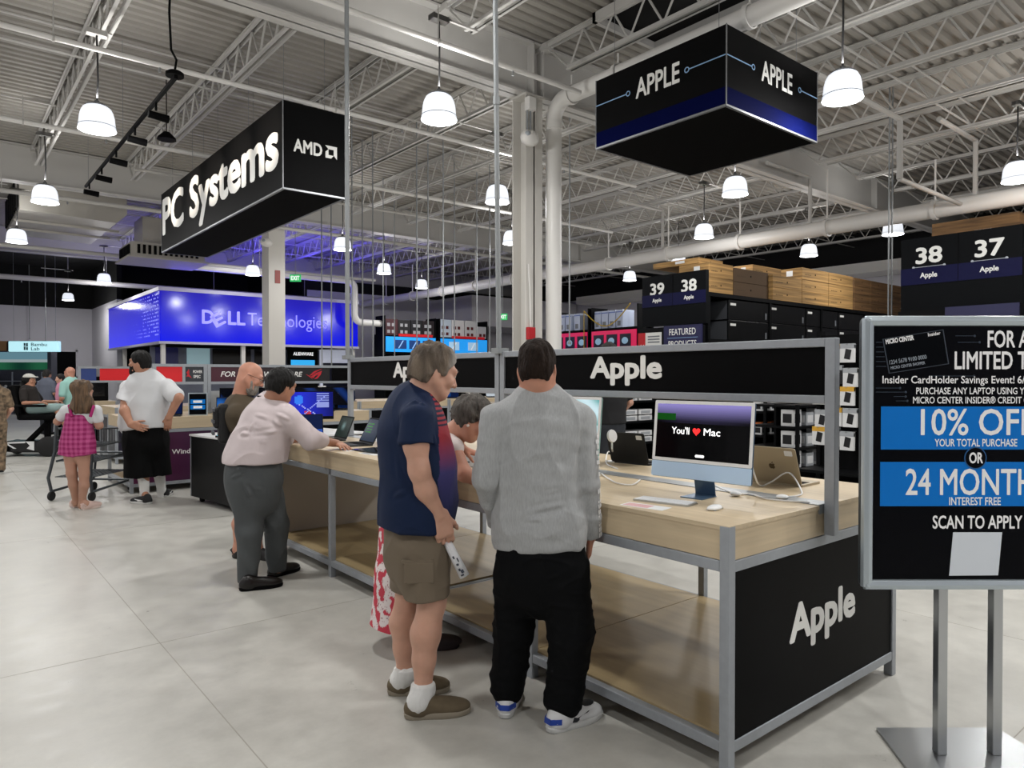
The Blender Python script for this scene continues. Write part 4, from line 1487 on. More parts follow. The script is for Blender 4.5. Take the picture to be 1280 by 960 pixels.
for x, y, lb in ((3.0, 10.85, 'small framed copy of the poster standing on the magenta counter'),):
    t = thing('table_poster', lb, 'poster', (x, y, 1.02), math.radians(-25))
    MB().box(-.13, 0, 0, .13, .03, .33).build('frame', M_snap, t, local=True, bevel=.004)
    MB().box(-.115, -.003, .015, .115, 0, .315).build('poster', M_poster, t, local=True)
    for z in (.09, .17):
        MB().box(-.10, -.005, z, .10, -.003, z + .065).build('blue_band', M_pblue, t, local=True)
        MB().box(-.06, -.006, z + .015, .06, -.005, z + .05).build('band_print', M_pwhite, t, local=True)
for i, (x, lb) in enumerate(((3.42, 'white partition panel behind the small poster'), (2.78, 'narrow grey partition behind the man in white'))):
    t = thing('partition', lb, 'partition', (x, 11.55, 1.02))
    MB().box(x - .15, 11.5, 1.02, x + .15, 11.53, 1.36).build('sheet', mat('pale_partition', '#b8bcc0', .5), t)
    MB().box(x - .16, 11.48, 1.02, x + .16, 11.55, 1.04).build('foot', M_frame, t)
t = thing('printer', 'big black machine on the small far left table', 'machine', (2.95, 18.95, 1.02))
MB().box(2.62, 18.7, 1.02, 3.2, 19.25, 1.52).build('housing', M_deep, t, bevel=.02)
MB().box(2.56, 18.64, 1.52, 3.26, 19.3, 1.58).build('lid', M_black, t, bevel=.015)
MB().box(2.70, 18.695, 1.12, 3.12, 18.70, 1.45).build('window', mat('dark_glass', '#08090b', .1), t)
for x, lb in ((3.02, 'tall silver post device left of the man in white'), (3.18, 'second silver post device left of the man in white')):
    t = thing('display_stand', lb, 'stand', (x, 14.9, 1.02))
    MB().tube([(x, 14.9, 1.02), (x, 14.9, 1.5)], .018, 8).build('pole', M_frame, t)
    MB().box(x - .05, 14.86, 1.45, x + .05, 14.88, 1.62).build('head', M_white, t)
    MB().lathe([(0, 0), (.07, 0), (.06, .015), (0, .015)], (x, 14.9, 1.02), 14).build('base', M_frame, t)

# ================================================================== BLUE VIDEO WALL BOOTH
DX0, DX1, DY0, DY1, DZ0, DZ1 = 5.77, 12.79, 25.0, 33.5, 2.70, 4.48
t = thing('video_wall', 'huge glowing blue video wall reading DELL Technologies on a raised corner booth', 'video wall', ((DX0 + DX1) / 2, DY0, DZ0))
MB().box(DX0 + .03, DY0 + .03, DZ0, DX1 - .03, DY1, DZ1).build('cabinet', M_deep, t)
M_led = mat('blue_led_picture', '#0a16e0', 0.12, emit=.80)
_nt = M_led.node_tree
_tc = _nt.nodes.new('ShaderNodeTexCoord'); _sp = _nt.nodes.new('ShaderNodeSeparateXYZ')
_nt.links.new(_tc.outputs['Object'], _sp.inputs[0])
_mr = _nt.nodes.new('ShaderNodeMapRange'); _mr.inputs[1].default_value, _mr.inputs[2].default_value = DZ0, DZ1
_nt.links.new(_sp.outputs[2], _mr.inputs[0])
_mx = _nt.nodes.new('ShaderNodeMix'); _mx.data_type = 'RGBA'
_mx.inputs[6].default_value, _mx.inputs[7].default_value = lin('#0014ff'), lin('#2114b8')
_nt.links.new(_mr.outputs[0], _mx.inputs[0])
_nt.links.new(_mx.outputs[2], _nt.nodes['Principled BSDF'].inputs['Emission Color'])
_nt.nodes['Principled BSDF'].inputs['Base Color'].default_value = lin('#05062a')
front = MB().box(DX0 + .02, DY0 - .01, DZ0 + .02, DX1, DY0 + .03, DZ1 - .12).build('front_screen', M_led, t)
side = MB().box(DX0 - .01, DY0 + .02, DZ0 + .02, DX0 + .03, DY1, DZ1 - .12).build('side_screen', M_led, t)
b = MB()
b.box(DX0 - .06, DY0 - .06, DZ1 - .12, DX1 + .04, DY0 + .1, DZ1)
b.box(DX0 - .06, DY0 + .1, DZ1 - .12, DX0 + .1, DY1, DZ1)
b.box(DX0 - .04, DY0 - .04, DZ0 - .06, DX1 + .04, DY0 + .1, DZ0 + .02)
b.box(DX0 - .04, DY0 + .1, DZ0 - .06, DX0 + .1, DY1, DZ0 + .02)
b.build('edge_trim', mat('pale_booth_trim', '#b9b6c8', .5), t)
M_ledtxt = mat('lavender_lettering', '#8f8cff', .4, emit=.55)
letters('lettering', 'D', 1, M_ledtxt, (7.25, DY0 - .011, 3.36), XA, ZA, front, cap=.44, fit=.36, bold=.03)
letters('lettering', 'E', 1, M_ledtxt, (7.68, DY0 - .011, 3.33), Vector((.86, 0, .5)), Vector((-.5, 0, .86)), front, cap=.40, fit=.34, bold=.03)
letters('lettering', 'LL', 1, M_ledtxt, (8.20, DY0 - .011, 3.36), XA, ZA, front, cap=.44, fit=.56, bold=.03)
letters('lettering', 'Technologies', 1, M_ledtxt, (10.05, DY0 - .011, 3.36), XA, ZA, front, cap=.44, fit=2.95, bold=-.018)
b = MB()
for i in range(22):
    for j in range(12):
        if rnd.random() < .75 - i * .03:
            r_ = .035 * (1 - i / 30)
            y, z = DY0 + .25 + i * .17, 2.95 + j * .12
            b.lathe([(0, 0), (r_, 0), (r_, .003), (0, .003)], (DX0 - .0135, y, z), 6, 'x')
b.build('dot_pattern', mat('pale_dots', '#a9b0ff', .4, emit=.7), side)
# strip of blue light on the booth roof
MB().box(DX0 + .3, DY0 + .4, DZ1, DX1 - .3, DY0 + .55, DZ1 + .03).build('light_strip', mat('blue_strip_light', '#2a1cff', .4, emit=5.0), t)
ld = bpy.data.lights.new('cove_glow', 'AREA')
ld.shape, ld.size, ld.size_y, ld.energy, ld.color = 'RECTANGLE', 6.2, .4, 260, (.10, .07, 1.0)
lo = bpy.data.objects.new('cove_glow', ld)
C.objects.link(lo)
lo.location = ((DX0 + DX1) / 2, DY0 + .5, DZ1 + .06)
lo.rotation_euler = (math.pi, 0, 0)
adopt(lo, t)
M_booth = mat('pale_booth_wall', '#9fb0c8', .5)
for i, (x, y) in enumerate(((DX0 + .05, DY0 + .1), (DX0 + .05, 31), (8.4, DY0 + .1), (DX1 - .2, DY0 + .1))):
    MB().box(x, y, 0, x + .13, y + .13, DZ0 - .06).build('post', mat('white_column_paint', '#cfccc6', .5), t)
# shop-in-shop fittings below the video wall
t = thing('booth_wall', 'grey booth wall with dark shop windows under the blue video wall', 'booth', (9.2, 27.5, 0))
MB().box(6.0, 27.4, 0, 12.6, 27.5, 2.62).build('partition', mat('booth_grey', '#6f7484', .5), t)
for x0, x1, z0, z1, c, e in ((6.15, 6.9, 1.3, 2.6, '#1f2150', .15), (7.2, 8.0, 1.6, 2.6, '#9fc0c8', .3), (8.1, 9.5, 1.5, 2.6, '#06070c', 0), (9.65, 10.6, 1.5, 2.6, '#08090f', 0)):
    MB().box(x0, 27.36, z0, x1, 27.4, z1).build('panel', mat('booth_%s' % c[1:], c, .25, emit=e), t)
t = thing('lit_sign', 'black lit panel reading ALIENWARE over a cyan screen', 'sign', (11.0, 24.9, 0))
MB().box(10.55, 26.3, 0.0, 11.75, 26.4, 2.62).build('board', M_deep, t)
letters('lettering', 'ALIENWARE', 1, mat('lit_letter', '#ffffff', .5, emit=.8), (11.15, 26.295, 2.38), XA, ZA, t, cap=.12, fit=.8, bold=.02)
MB().box(10.65, 26.27, 1.5, 11.6, 26.295, 2.2).build('screen', mat('cyan_screen', '#2aa6ea', .3, emit=.8), t)
t = thing('lit_sign', 'white lit panel with faint blue lettering right of the black one', 'sign', (12.3, 26.35, 0))
MB().box(11.85, 26.3, 1.0, 13.1, 26.4, 2.62).build('board', mat('white_lit_board', '#cfd4e6', .4, emit=.35), t)
MB().box(11.95, 26.28, 1.0, 13.0, 26.3, 2.1).build('dark_screen', mat('navy_dark', '#12162c', .3), t)
MB().box(11.8, 26.3, 0, 13.15, 26.4, 1.0).build('plinth', mat('booth_grey', '#6f7484', .5), t)

# exit signs
for (px, py, d, lb) in ((369, 347.5, 21.5, 'green exit sign hanging before the blue video wall'), (628, 396, 24.0, 'small green exit sign hanging left of the white steel column')):
    p = at(px, py, d)
    t = thing('exit_sign', lb, 'exit sign', p, -YAW)
    MB().box(-.17, 0, -.11, .17, .04, .11).build('housing', mat('exit_green', '#2fc46a', .4, emit=.45), t, local=True, bevel=.01)
    letters('lettering', 'EXIT', 1, mat('lit_letter', '#ffffff', .5, emit=.8), (0, -.001, -.06), XA, ZA, t, cap=.12, fit=.25, bold=.02, local=True)
    MB().tube([(0, .02, .11), (0, .02, 6.76 - p.z)], .012, 6).build('stem', M_cond, t, local=True)

# ================================================================== FAR LEFT SHOP
p = at(41.5, 433, 27)
t = thing('lit_shop_sign', 'pale cyan lit shop sign hanging at the far left reading Bambu Lab', 'sign', p, -YAW)
MB().box(-.95, 0, -.20, .95, .18, .20).build('light_box', mat('pale_cyan_lightbox', '#b9eaf2', .4, emit=.85), t, local=True, bevel=.02)
for x_ in (-.8, .8):
    MB().tube([(x_, .09, .19), (x_, .09, 6.76 - p.z)], .006, 5).build('cable', M_cond, t, local=True)
M_gtxt = mat('grey_green_lettering', '#51737a', .5)
letters('lettering', 'Bambu', 1, M_gtxt, (.22, -.001, .015), XA, ZA, t, cap=.12, fit=.6, bold=.01, local=True)
letters('lettering', 'Lab', 1, M_gtxt, (.08, -.001, -.15), XA, ZA, t, cap=.12, fit=.32, bold=.01, local=True)
b = MB()
for (x0, z0, x1, z1) in ((-.36, .02, -.29, .13), (-.27, -.01, -.20, .13), (-.36, -.14, -.29, 0), (-.27, -.14, -.20, -.03)):
    b.box(x0, -.004, z0, x1, 0, z1)
b.build('shop_mark', M_gtxt, t, local=True)
# shelf wall under it
t = thing('shop_display', 'tall display wall with a big landscape picture at the far left', 'display', (1.0, 32, 0))
wl = at(0, 470, 30)
t.location = (wl.x, wl.y, 0)
t.rotation_euler = (0, 0, -YAW)
MB().box(-.6, .1, 0, 2.1, .5, 2.65).build('backing', mat('display_grey', '#4a4c55', .6), t, local=True)
grid_screen('picture', 2.4, .75, lambda u, v: L3('#86b7c8') if v > .55 else (L3('#c3d6da') if v > .45 else mixc(L3('#164a3a'), L3('#2f7a55'), math.sin(u * 9) * .5 + .5)), t, Matrix.Translation((.75, .09, 1.85)), 24, 12, .45)
for z in (.5, .95, 1.35):
    MB().box(-.5, -.35, z, 2.0, .1, z + .03).build('shelf', M_frame, t, local=True)
for x in (-.5, .75, 2.0):
    MB().box(x - .02, -.35, 0, x + .02, -.31, 1.75).build('post', M_frame, t, local=True)
for k, (x, z, c, lb) in enumerate(((-.2, 2.65, '#b98f5e', 'pale carton on top of the far left display wall'), (.6, 2.65, '#35302c', 'dark brown carton on top of the far left display wall'), (1.5, 2.65, '#5d4c3c', 'brown carton at the right end above the far left display wall'))):
    o = Vector((wl.x, wl.y, 0)) + RT * x + FW * .3
    t2 = thing('carton', lb, 'box', (o.x, o.y, 2.65), -YAW)
    MB().box(-.38, -.18, 0, .38, .18, .42).build('box_body', mat('carton_' + c[1:], c, .8), t2, local=True, bevel=.005)
    MB().box(-.30, -.183, .1, -.12, -.18, .26).build('label', M_white, t2, local=True)
    MB().box(-.38, -.05, .42, .38, .05, .422).build('tape', mat('tape', '#c9b184', .4), t2, local=True)
for k, (x, z, lb) in enumerate(((.25, .98, 'white model on the far left display shelf'), (1.5, .98, 'second white model on the far left display shelf'), (-.1, 1.38, 'pale spool on the top shelf at the far left'))):
    o = Vector((wl.x, wl.y, 0)) + RT * x - FW * .15
    t2 = thing('figurine', lb, 'model', (o.x, o.y, z), -YAW)
    MB().sphere((0, 0, .09), 1, 12, 8, (.14, .08, .08)).build('body', M_white, t2, local=True, smooth=True)
    MB().sphere((.1, 0, .17), 1, 10, 8, (.06, .05, .06)).build('head', M_white, t2, local=True, smooth=True)
# dark doorway on the back wall
d0, d1 = 3.55, 5.45
struct(MB().box(d0, Y1 - .06, 0, d1, Y1 - .01, 2.75).build('door_1', M_deep))
b = MB()
b.box(d0 - .08, Y1 - .08, 0, d0, Y1 - .005, 2.83); b.box(d1, Y1 - .08, 0, d1 + .08, Y1 - .005, 2.83); b.box(d0 - .08, Y1 - .08, 2.75, d1 + .08, Y1 - .005, 2.83)
struct(b.build('trim_20', M_wallw))

# ================================================================== GAMING WALL AND PINK DISPLAYS
M_rack = mat('black_rack', '#07080a', .6, spec=.1)
M_cyan = mat('cyan_lightbox', '#1f8fe0', .3, emit=.75)
for i, (x0, x1) in enumerate(((13.4, 15.75), (15.9, 18.35))):
    t = thing('shelf_unit', ['black gaming shelf with a blue lit picture band, left of two', 'black gaming shelf with a blue lit picture band, right of two'][i], 'shelf', ((x0 + x1) / 2, 24.4, 0))
    MB().box(x0, 24.7, 0, x1, 24.8, 3.2).build('back_panel', M_rack, t)
    for x in (x0, x1 - .05):
        MB().box(x, 24.0, 0, x + .05, 24.7, 3.9).build('upright', M_rack, t)
    for z in (.3, 1.1, 1.8, 2.45, 3.12):
        MB().box(x0 + .05, 24.0, z, x1 - .05, 24.7, z + .04).build('shelf', M_rack, t)
    hb = MB().box(x0 + .05, 23.97, 2.52, x1 - .05, 24.0, 3.1).build('light_box', M_cyan, t)
    for k in range(3 if i == 0 else 2):
        x = x0 + .45 + k * (.62 if i == 0 else .95)
        c = '#17386e' if i == 0 else '#a9cdea'
        MB().box(x, 23.955, 2.64, x + .5, 23.97, 2.98).build('picture', mat('product_picture_%d' % i, c, .3, emit=.4), hb)
        MB().prism([(0, 0), (.05, 0), (.25, .3), (.2, .3)], (x + .12, 23.955, 2.66), XA, ZA, (0, -.004, 0)).build('product_stroke', mat('stroke_%d' % i, '#8fb7e6' if i == 0 else '#e8f2fb', .3, emit=.4), hb)
    MB().box(x0 + .6, 23.95, 3.12, x1 - .2, 23.99, 3.22).build('price_rail', mat('red_rail', '#b3121c', .4, emit=.35), t)
bx = [(13.45, .55, .62, '#3a1018'), (14.02, .55, .6, '#101013'), (14.6, .5, .62, '#141418'), (15.12, .55, .62, '#1c1216'), (15.95, .55, .72, '#c6d2e0'), (16.53, .62, .72, '#e2dfe0'), (17.2, .62, .72, '#d9d8da'), (17.84, .45, .5, '#c9c9cf')]
bl = ['dark red carton on the left gaming shelf top', 'black carton beside the dark red one', 'second black carton on the left gaming shelf top', 'black and red carton at the end of the left gaming shelf', 'pale blue carton on the right gaming shelf top', 'white carton with red dots on the right gaming shelf', 'second white carton with red dots', 'small white carton at the far end of the gaming shelf']
for (x, w_, h, c), lb in zip(bx, bl):
    t = thing('carton', lb, 'box', (x + w_ / 2, 24.3, 3.16), group='cartons on the gaming shelves')
    MB().box(x, 24.02, 3.16, x + w_, 24.5, 3.16 + h).build('box_body', mat('carton_' + c[1:], c, .6), t, bevel=.005)
    for r in range(2 if h > .55 else 1):
        for k in range(2):
            MB().box(x + .08 + k * .2, 24.01, 3.24 + r * .26, x + .2 + k * .2, 24.02, 3.36 + r * .26).build('print', mat('dark_red_dot', '#5c1a1c', .5) if c[1] in 'cde' else mat('grey_dot', '#9a9a9e', .5), t)

PXX = 15.9
for i, (y0, y1) in enumerate(((15.6, 17.3), (13.6, 15.5))):
    t = thing('shelf_unit', ['black shelf with a pink lit band, left of two', 'black shelf with a pink lit band, right of two by the yellow hose'][i], 'shelf', (PXX + .4, (y0 + y1) / 2, 0))
    MB().box(PXX + .7, y0, 0, PXX + .8, y1, 3.0).build('back_panel', M_rack, t)
    for y in (y0, y1 - .05):
        MB().box(PXX, y, 0, PXX + .7, y + .05, 3.7).build('upright', M_rack, t)
    for z in (.3, 1.1, 1.8, 2.3, 3.0):
        MB().box(PXX, y0 + .05, z, PXX + .7, y1 - .05, z + .04).build('shelf', M_rack, t)
    hb = MB().box(PXX - .03, y0 + .05, 2.36, PXX, y1 - .05, 2.96).build('light_box', mat('pink_lightbox', '#c8184e', .3, emit=.42), t)
    for k in range(3):
        y = y1 - .15 - k * .54
        MB().box(PXX - .045, y - .42, 2.47, PXX - .03, y, 2.84).build('picture', mat('dark_picture', '#0c1020', .3), hb)
        MB().sphere((PXX - .05, y - .2, 2.64), 1, 10, 8, (.01, .13, .1)).build('picture_orb', mat('pale_orb', '#8fb3cc', .3, emit=.2), hb)
for i, (y, n_) in enumerate(((16.9, 1), (16.6, 1), (16.2, 1), (15.3, 1), (15.0, 1), (14.7, 1), (14.4, 1))):
    t = thing('carton', 'tall pale blue carton, %s from the left on the pink lit shelves' % ORD[i], 'box', (PXX + .3, y, 3.04), group='pale cartons on the pink lit shelves')
    MB().box(PXX + .08, y - .13, 3.04, PXX + .6, y + .13, 3.58).build('box_body', mat('carton_b5bfd6', '#b5bfd6', .5), t, bevel=.005)
    MB().box(PXX + .075, y - .05, 3.1, PXX + .08, y + .08, 3.25).build('print', mat('grey_print', '#70747a', .5), t)
    MB().box(PXX + .08, y - .13, 3.50, PXX + .077, y + .13, 3.53).build('stripe', mat('blue_stripe', '#5a6fb0', .5), t)
t = thing('air_hose', 'yellow hose sagging in front of the pale cartons', 'hose', (PXX - .1, 14.5, 3.3))
P = [Vector((PXX - .06, 15.75 - 1.9 * k / 16, 3.62 - .52 * math.sin(math.pi * k / 16) + (.0 if k < 8 else .1 * (k - 8) / 8))) for k in range(17)]
MB().tube(P, .018, 6).build('hose', mat('yellow_hose', '#b89a2c', .5), t, smooth=True)
MB().tube([(PXX - .06, 15.75, 3.62), (PXX - .06, 15.75, 2.3)], .014, 6).build('drop', mat('yellow_hose', '#b89a2c', .5), t)

# ================================================================== AISLE RACKS
def rack(label, x0, x1, y0, y1, zt, levels):
    t = thing('storage_rack', label, 'rack', ((x0 + x1) / 2, (y0 + y1) / 2, 0))
    n = max(2, round((x1 - x0) / 2.4) + 1)
    for k in range(n):
        x = x0 + (x1 - x0 - .08) * k / (n - 1)
        for y in (y0, y1 - .08):
            MB().box(x, y, 0, x + .08, y + .08, zt).build('upright', M_rack, t)
    for z in levels:
        MB().box(x0 + .01, y0 - .01, z, x1 - .01, y1 + .01, z + .08).build('shelf', M_rack, t)
    MB().box(x0 + .05, (y0 + y1) / 2 - .02, .1, x1 - .05, (y0 + y1) / 2 + .02, zt - .3).build('back_panel', M_rack, t)
    return t


rack('long black storage rack stacked with wood brown cartons, behind the small aisle sign', 12.2, 21.5, 8.6, 10.2, 3.3, (.15, .85, 1.55, 2.27, 3.22))
rack('black storage rack behind the large aisle sign', 12.2, 20.5, 3.25, 4.85, 3.6, (.15, .85, 1.55, 2.27, 3.0))


def carton(label, x0, y0, z0, sx, sy, sz, m, group=None, dark_end=False):
    t = thing('carton', label, 'box', (x0 + sx / 2, y0 + sy / 2, z0), group=group)
    MB().box(x0, y0, z0, x0 + sx, y0 + sy, z0 + sz).build('box_body', m, t, bevel=.006)
    MB().box(x0 - .002, y0 + sy * .3, z0 + sz * .35, x0, y0 + sy * .5, z0 + sz * .8).build('label', M_white, t)
    MB().box(x0 + sx * .47, y0 - .002, z0 + sz * .45, x0 + sx * .50, y0, z0 + sz * .58).build('hand_hole', M_deep, t)
    b = MB()
    for k in range(5):
        b.box(x0 + sx * (.1 + .05 * k), y0 - .0015, z0 + sz * .4, x0 + sx * (.13 + .05 * k), y0, z0 + sz * .47)
    b.build('print', mat('brown_print', '#4a3820', .7), t)
    return t


COLN = ['left', 'middle', 'right']
for r in range(3):
    for c in range(3):
        if r == 2 and c == 0:
            continue
        carton('wood brown carton on the long rack, %s column, %s row up' % (COLN[c], ORD[r]), 14.66 + c * 1.285, 8.62, 3.31 + r * .285, 1.27, .8, .28, M_card, 'wood brown cartons on the long rack')
for r in range(4):
    for c in range(3):
        carton('darker brown carton at the rack far end, %s column, %s row up' % (COLN[c], ORD[r]), 18.56 + c * .965, 8.62, 3.31 + r * .21, .95, .8, .205, M_card2, 'darker brown cartons at the rack far end')
for r in range(2):
    carton('dark labelled carton left of the wood brown stack, %s' % ('lower', 'upper')[r], 13.25, 8.7, 3.31 + r * .3, 1.35, .9, .295, mat('carton_5a452f', '#5a452f', .8), 'dark cartons left of the wood brown stack')
for r in range(2):
    carton('pale brown carton just right of the small aisle sign, %s' % ('lower', 'upper')[r], 12.3, 8.65, 3.31 + r * .31, .85, .75, .305, M_card, 'pale cartons by the small aisle sign')
carton('pale brown carton topping the stack behind the small aisle sign', 12.3, 8.9, 3.93, .85, 1.2, .12, M_card)
carton('dark topped carton lying on the wood brown stack left', 14.3, 8.9, 3.88, 1.2, .6, .22, M_card)
carton('brown carton peeping over the large aisle sign, left', 12.6, 3.4, 3.08, 2.2, 1.2, .98, M_card2)
carton('brown carton peeping over the large aisle sign, right', 15.0, 3.4, 3.08, 2.2, 1.2, .9, M_card2)
M_bbox = mat('black_carton', '#0b0c0e', .4, spec=.18)
for r in range(2):
    for c in range(5):
        x = 12.95 + c * 1.6
        t = thing('black_carton', 'black carton with white tag on the long rack, %s in the %s row' % (ORD[c], ('lower', 'upper')[r]), 'box', (x + .77, 9, 2.35 + r * .43), group='black cartons on the long rack')
        MB().box(x, 8.62, 2.35 + r * .43, x + 1.55, 9.3, 2.35 + r * .43 + .42).build('box_body', M_bbox, t, bevel=.008)
        MB().box(x + .06, 8.615, 2.35 + r * .43 + .30, x + .26, 8.62, 2.35 + r * .43 + .35).build('tag', M_letter, t)
        MB().box(x + 1.4, 8.616, 2.35 + r * .43 + .06, x + 1.46, 8.62, 2.35 + r * .43 + .2).build('mark', mat('grey_print', '#70747a', .5), t)
        MB().box(x - .002, 8.66, 2.36 + r * .43, x, 9.2, 2.75 + r * .43).build('side_print', mat('charcoal_print', '#3a3c40', .5), t)


def aisle_sign(label, y0, y1, nums, z0=2.62, z1=3.77):
    t = thing('aisle_sign', label, 'sign', (12.1, (y0 + y1) / 2, z0))
    MB().box(12.08, y0, z0, 12.18, y1, z1).build('board', mat('aisle_black', '#080a0d', .5, spec=.08), t)
    MB().box(12.074, y0, z0 + .42, 12.08, y1, z0 + .68).build('blue_band', mat('navy_band', '#080a38', .5, spec=.15), t)
    MB().box(12.073, (y0 + y1) / 2 - .004, z0 + .42, 12.08, (y0 + y1) / 2 + .004, z1).build('seam', M_deep, t)
    for k, n in enumerate(nums):
        yc = y1 - (y1 - y0) * (.25 + .5 * k)
        letters('number', n, 1, M_letter, (12.079, yc, z1 - .40), -YA, ZA, t, cap=.235, fit=.36, bold=.03)
        letters('lettering', 'Apple', 1, M_letter, (12.073, yc, z0 + .52), -YA, ZA, t, cap=.075, fit=.24, bold=.03)
        b = MB()
        b.prism([(-.2, -.004), (.2, -.004), (.2, .004), (-.2, .004)], (12.079, yc, z1 - .46), -YA, ZA, (-.003, 0, 0))
        for s in (-.22, .22):
            b.lathe([(0, 0), (.02, 0), (.02, .003), (0, .003)], (12.075, yc + s, z1 - .46), 12, 'x')
        b.build('rule', mat('pale_rule', '#b9bec8', .5), t)
    MB().box(12.18, y0 + .2, z0 + .1, 12.24, y0 + .26, z1 - .1).build('bracket', M_rack, t)
    MB().box(12.18, y1 - .26, z0 + .1, 12.24, y1 - .2, z1 - .1).build('bracket', M_rack, t)
    return t


aisle_sign('small aisle sign numbered 39 and 38', 8.57, 10.22, ('39', '38'), 2.66, 3.74)
aisle_sign('large aisle sign numbered 38 and 37', 3.22, 4.86, ('38', '37'))


def endcap(label, y0, y1, head, price):
    t = thing('end_display', label, 'display', (11.8, (y0 + y1) / 2, 0))
    MB().box(11.98, y0, 0, 12.06, y1, 2.62).build('back_panel', M_rack, t)
    for z in (.2, .7, 1.2):
        MB().box(11.55, y0, z, 11.98, y1, z + .03).build('shelf', M_rack, t)
    hd = MB().box(11.95, y0, 2.0, 11.98, y0 + (y1 - y0) * .58, 2.64).build('header_board', mat('purple_navy_board', '#171744', .4), t)
    if head:
        yc = y0 + (y1 - y0) * .29
        letters('lettering', 'FEATURED', 1, M_letter, (11.949, yc, 2.44), -YA, ZA, hd, cap=.13, fit=.66, bold=.005)
        letters('lettering', 'PRODUCTS', 1, M_letter, (11.949, yc, 2.19), -YA, ZA, hd, cap=.13, fit=.70, bold=-.012)
        MB().prism([(-.38, 0), (.38, 0), (.38, .008), (-.38, .008)], (11.949, yc, 2.375), -YA, ZA, (-.003, 0, 0)).build('rule', M_line, hd)
    if price:
        ya = y0 + (y1 - y0) * .62
        pc = MB().box(11.95, ya, 1.95, 11.97, y1, 2.52).build('price_board', mat('white_board', '#d9d9d6', .5), t)
        MB().box(11.946, y1 - .2, 1.95, 11.95, y1, 2.52).build('red_block', mat('alarm_red', '#b3121c', .4), pc)
        b = MB()
        for k in range(12):
            a0, a1 = 2 * math.pi * k / 12, 2 * math.pi * (k + .5) / 12
            a2 = 2 * math.pi * (k + 1) / 12
            b.add([(11.944, y1 - .12, 2.12)] + [(11.944, y1 - .12 + r_ * math.cos(a), 2.12 + r_ * math.sin(a)) for r_, a in ((.1, a0), (.16, a1), (.1, a2))], [(0, 1, 2), (0, 2, 3)])
        b.build('starburst', M_letter, pc)
        letters('lettering', '$199', 1, M_deep, (11.949, ya + .2, 2.0), -YA, ZA, pc, cap=.1, fit=.26, bold=.01)
        bb = MB()
        for k in range(3):
            bb.box(11.948, ya + .04, 2.3 + k * .06, 11.95, ya + .36, 2.33 + k * .06)
        bb.build('small_print', mat('grey_print', '#70747a', .5), pc)
    return t


endcap('end display with FEATURED PRODUCTS board and a red price card', 8.57, 10.22, True, True)
endcap('dark end display under the large aisle sign', 3.22, 4.86, False, False)

# ------------------------------------------------------------------ low shelving right behind the counters
M_pack = [mat('pack_white', '#e2e3e4', .4), mat('pack_orange', '#c96a2c', .45), mat('pack_black', '#141519', .35), mat('pack_yellow', '#d9a73a', .45), mat('pack_grey', '#a9adb2', .4)]


def blister(label, c, w_, h, top, pic, group):
    """small hanging package facing -X"""
    t = thing('package', label, 'package', c, group=group)
    MB().box(0, -w_ / 2, -h, .035, w_ / 2, 0).build('carton', M_pack[0] if pic != 3 else M_pack[2], t, local=True, bevel=.002)
    MB().box(-.001, -w_ / 2, -.04, .036, w_ / 2, .012).build('hang_tab', M_pack[3] if top else M_pack[4], t, local=True)
    MB().prism([(-w_ * .22, -h * .78), (w_ * .2, -h * .85), (w_ * .32, -h * .3), (-w_ * .1, -h * .22)], (-.0005, 0, 0), -YA, ZA, (-.001, 0, 0)).build('picture', M_pack[2] if pic != 3 else M_pack[4], t, local=True)
    return t


GX = 7.66
t = thing('hook_wall', 'black hook wall hung with phone accessory packages right of the header post', 'display', (GX + .2, 3.5, 0))
MB().box(GX + .12, 2.75, .05, GX + .17, 4.02, 2.05).build('peg_panel', M_rack, t)
for y in (2.75, 3.97):
    MB().box(GX + .1, y, 0, GX + .2, y + .05, 2.1).build('upright', M_rack, t)
MB().box(GX - .35, 2.75, .05, GX + .6, 4.02, .35).build('base', M_rack, t, bevel=.01)
MB().box(GX - .3, 2.75, .55, GX + .12, 4.02, .58).build('shelf', M_rack, t)
rows = [1.93, 1.70, 1.47, 1.24, 1.02]
for r, z in enumerate(rows):
    for c in range(7):
        y = 3.93 - c * .175 - (r % 2) * .03
        zz = z - (.03 if (r + c) % 3 == 0 else 0)
        blister('small white accessory package on the hook wall, %s row, %s from left' % (ORD[r], ORD[c]), (GX - .02 - .04 * ((r * 3 + c) % 3), y, zz), .15, .19, (r + c) % 3 == 1, 3 if (r == 1 and c == 1) else 0, 'packages on the hook wall')
        MB().tube([(GX - .06 - .04 * ((r * 3 + c) % 3), y, zz + .005), (GX + .13, y, zz + .005)], .003, 5).build('hook', M_chrome, t)


def gondola(label, x0, y0, x1, y1, h, levels):
    t = thing('shelf_unit', label, 'shelf', ((x0 + x1) / 2, (y0 + y1) / 2, 0))
    MB().box(x0, y0, 0, x1, y1, .12).build('base', M_rack, t)
    for x in (x0, x1 - .04):
        for y in (y0, y1 - .04):
            MB().box(x, y, .12, x + .04, y + .04, h).build('upright', M_rack, t)
    for z in levels:
        MB().box(x0 + .005, y0 + .005, z, x1 - .005, y1 - .005, z + .03).build('shelf', M_rack, t)
    MB().box(x0 + .04, (y0 + y1) / 2 - .015, .12, x1 - .04, (y0 + y1) / 2 + .015, h).build('back_panel', M_rack, t)
    MB().box(x1 - .05, y0 + .04, .12, x1 - .03, y1 - .04, h).build('end_panel', M_rack, t)
    return t


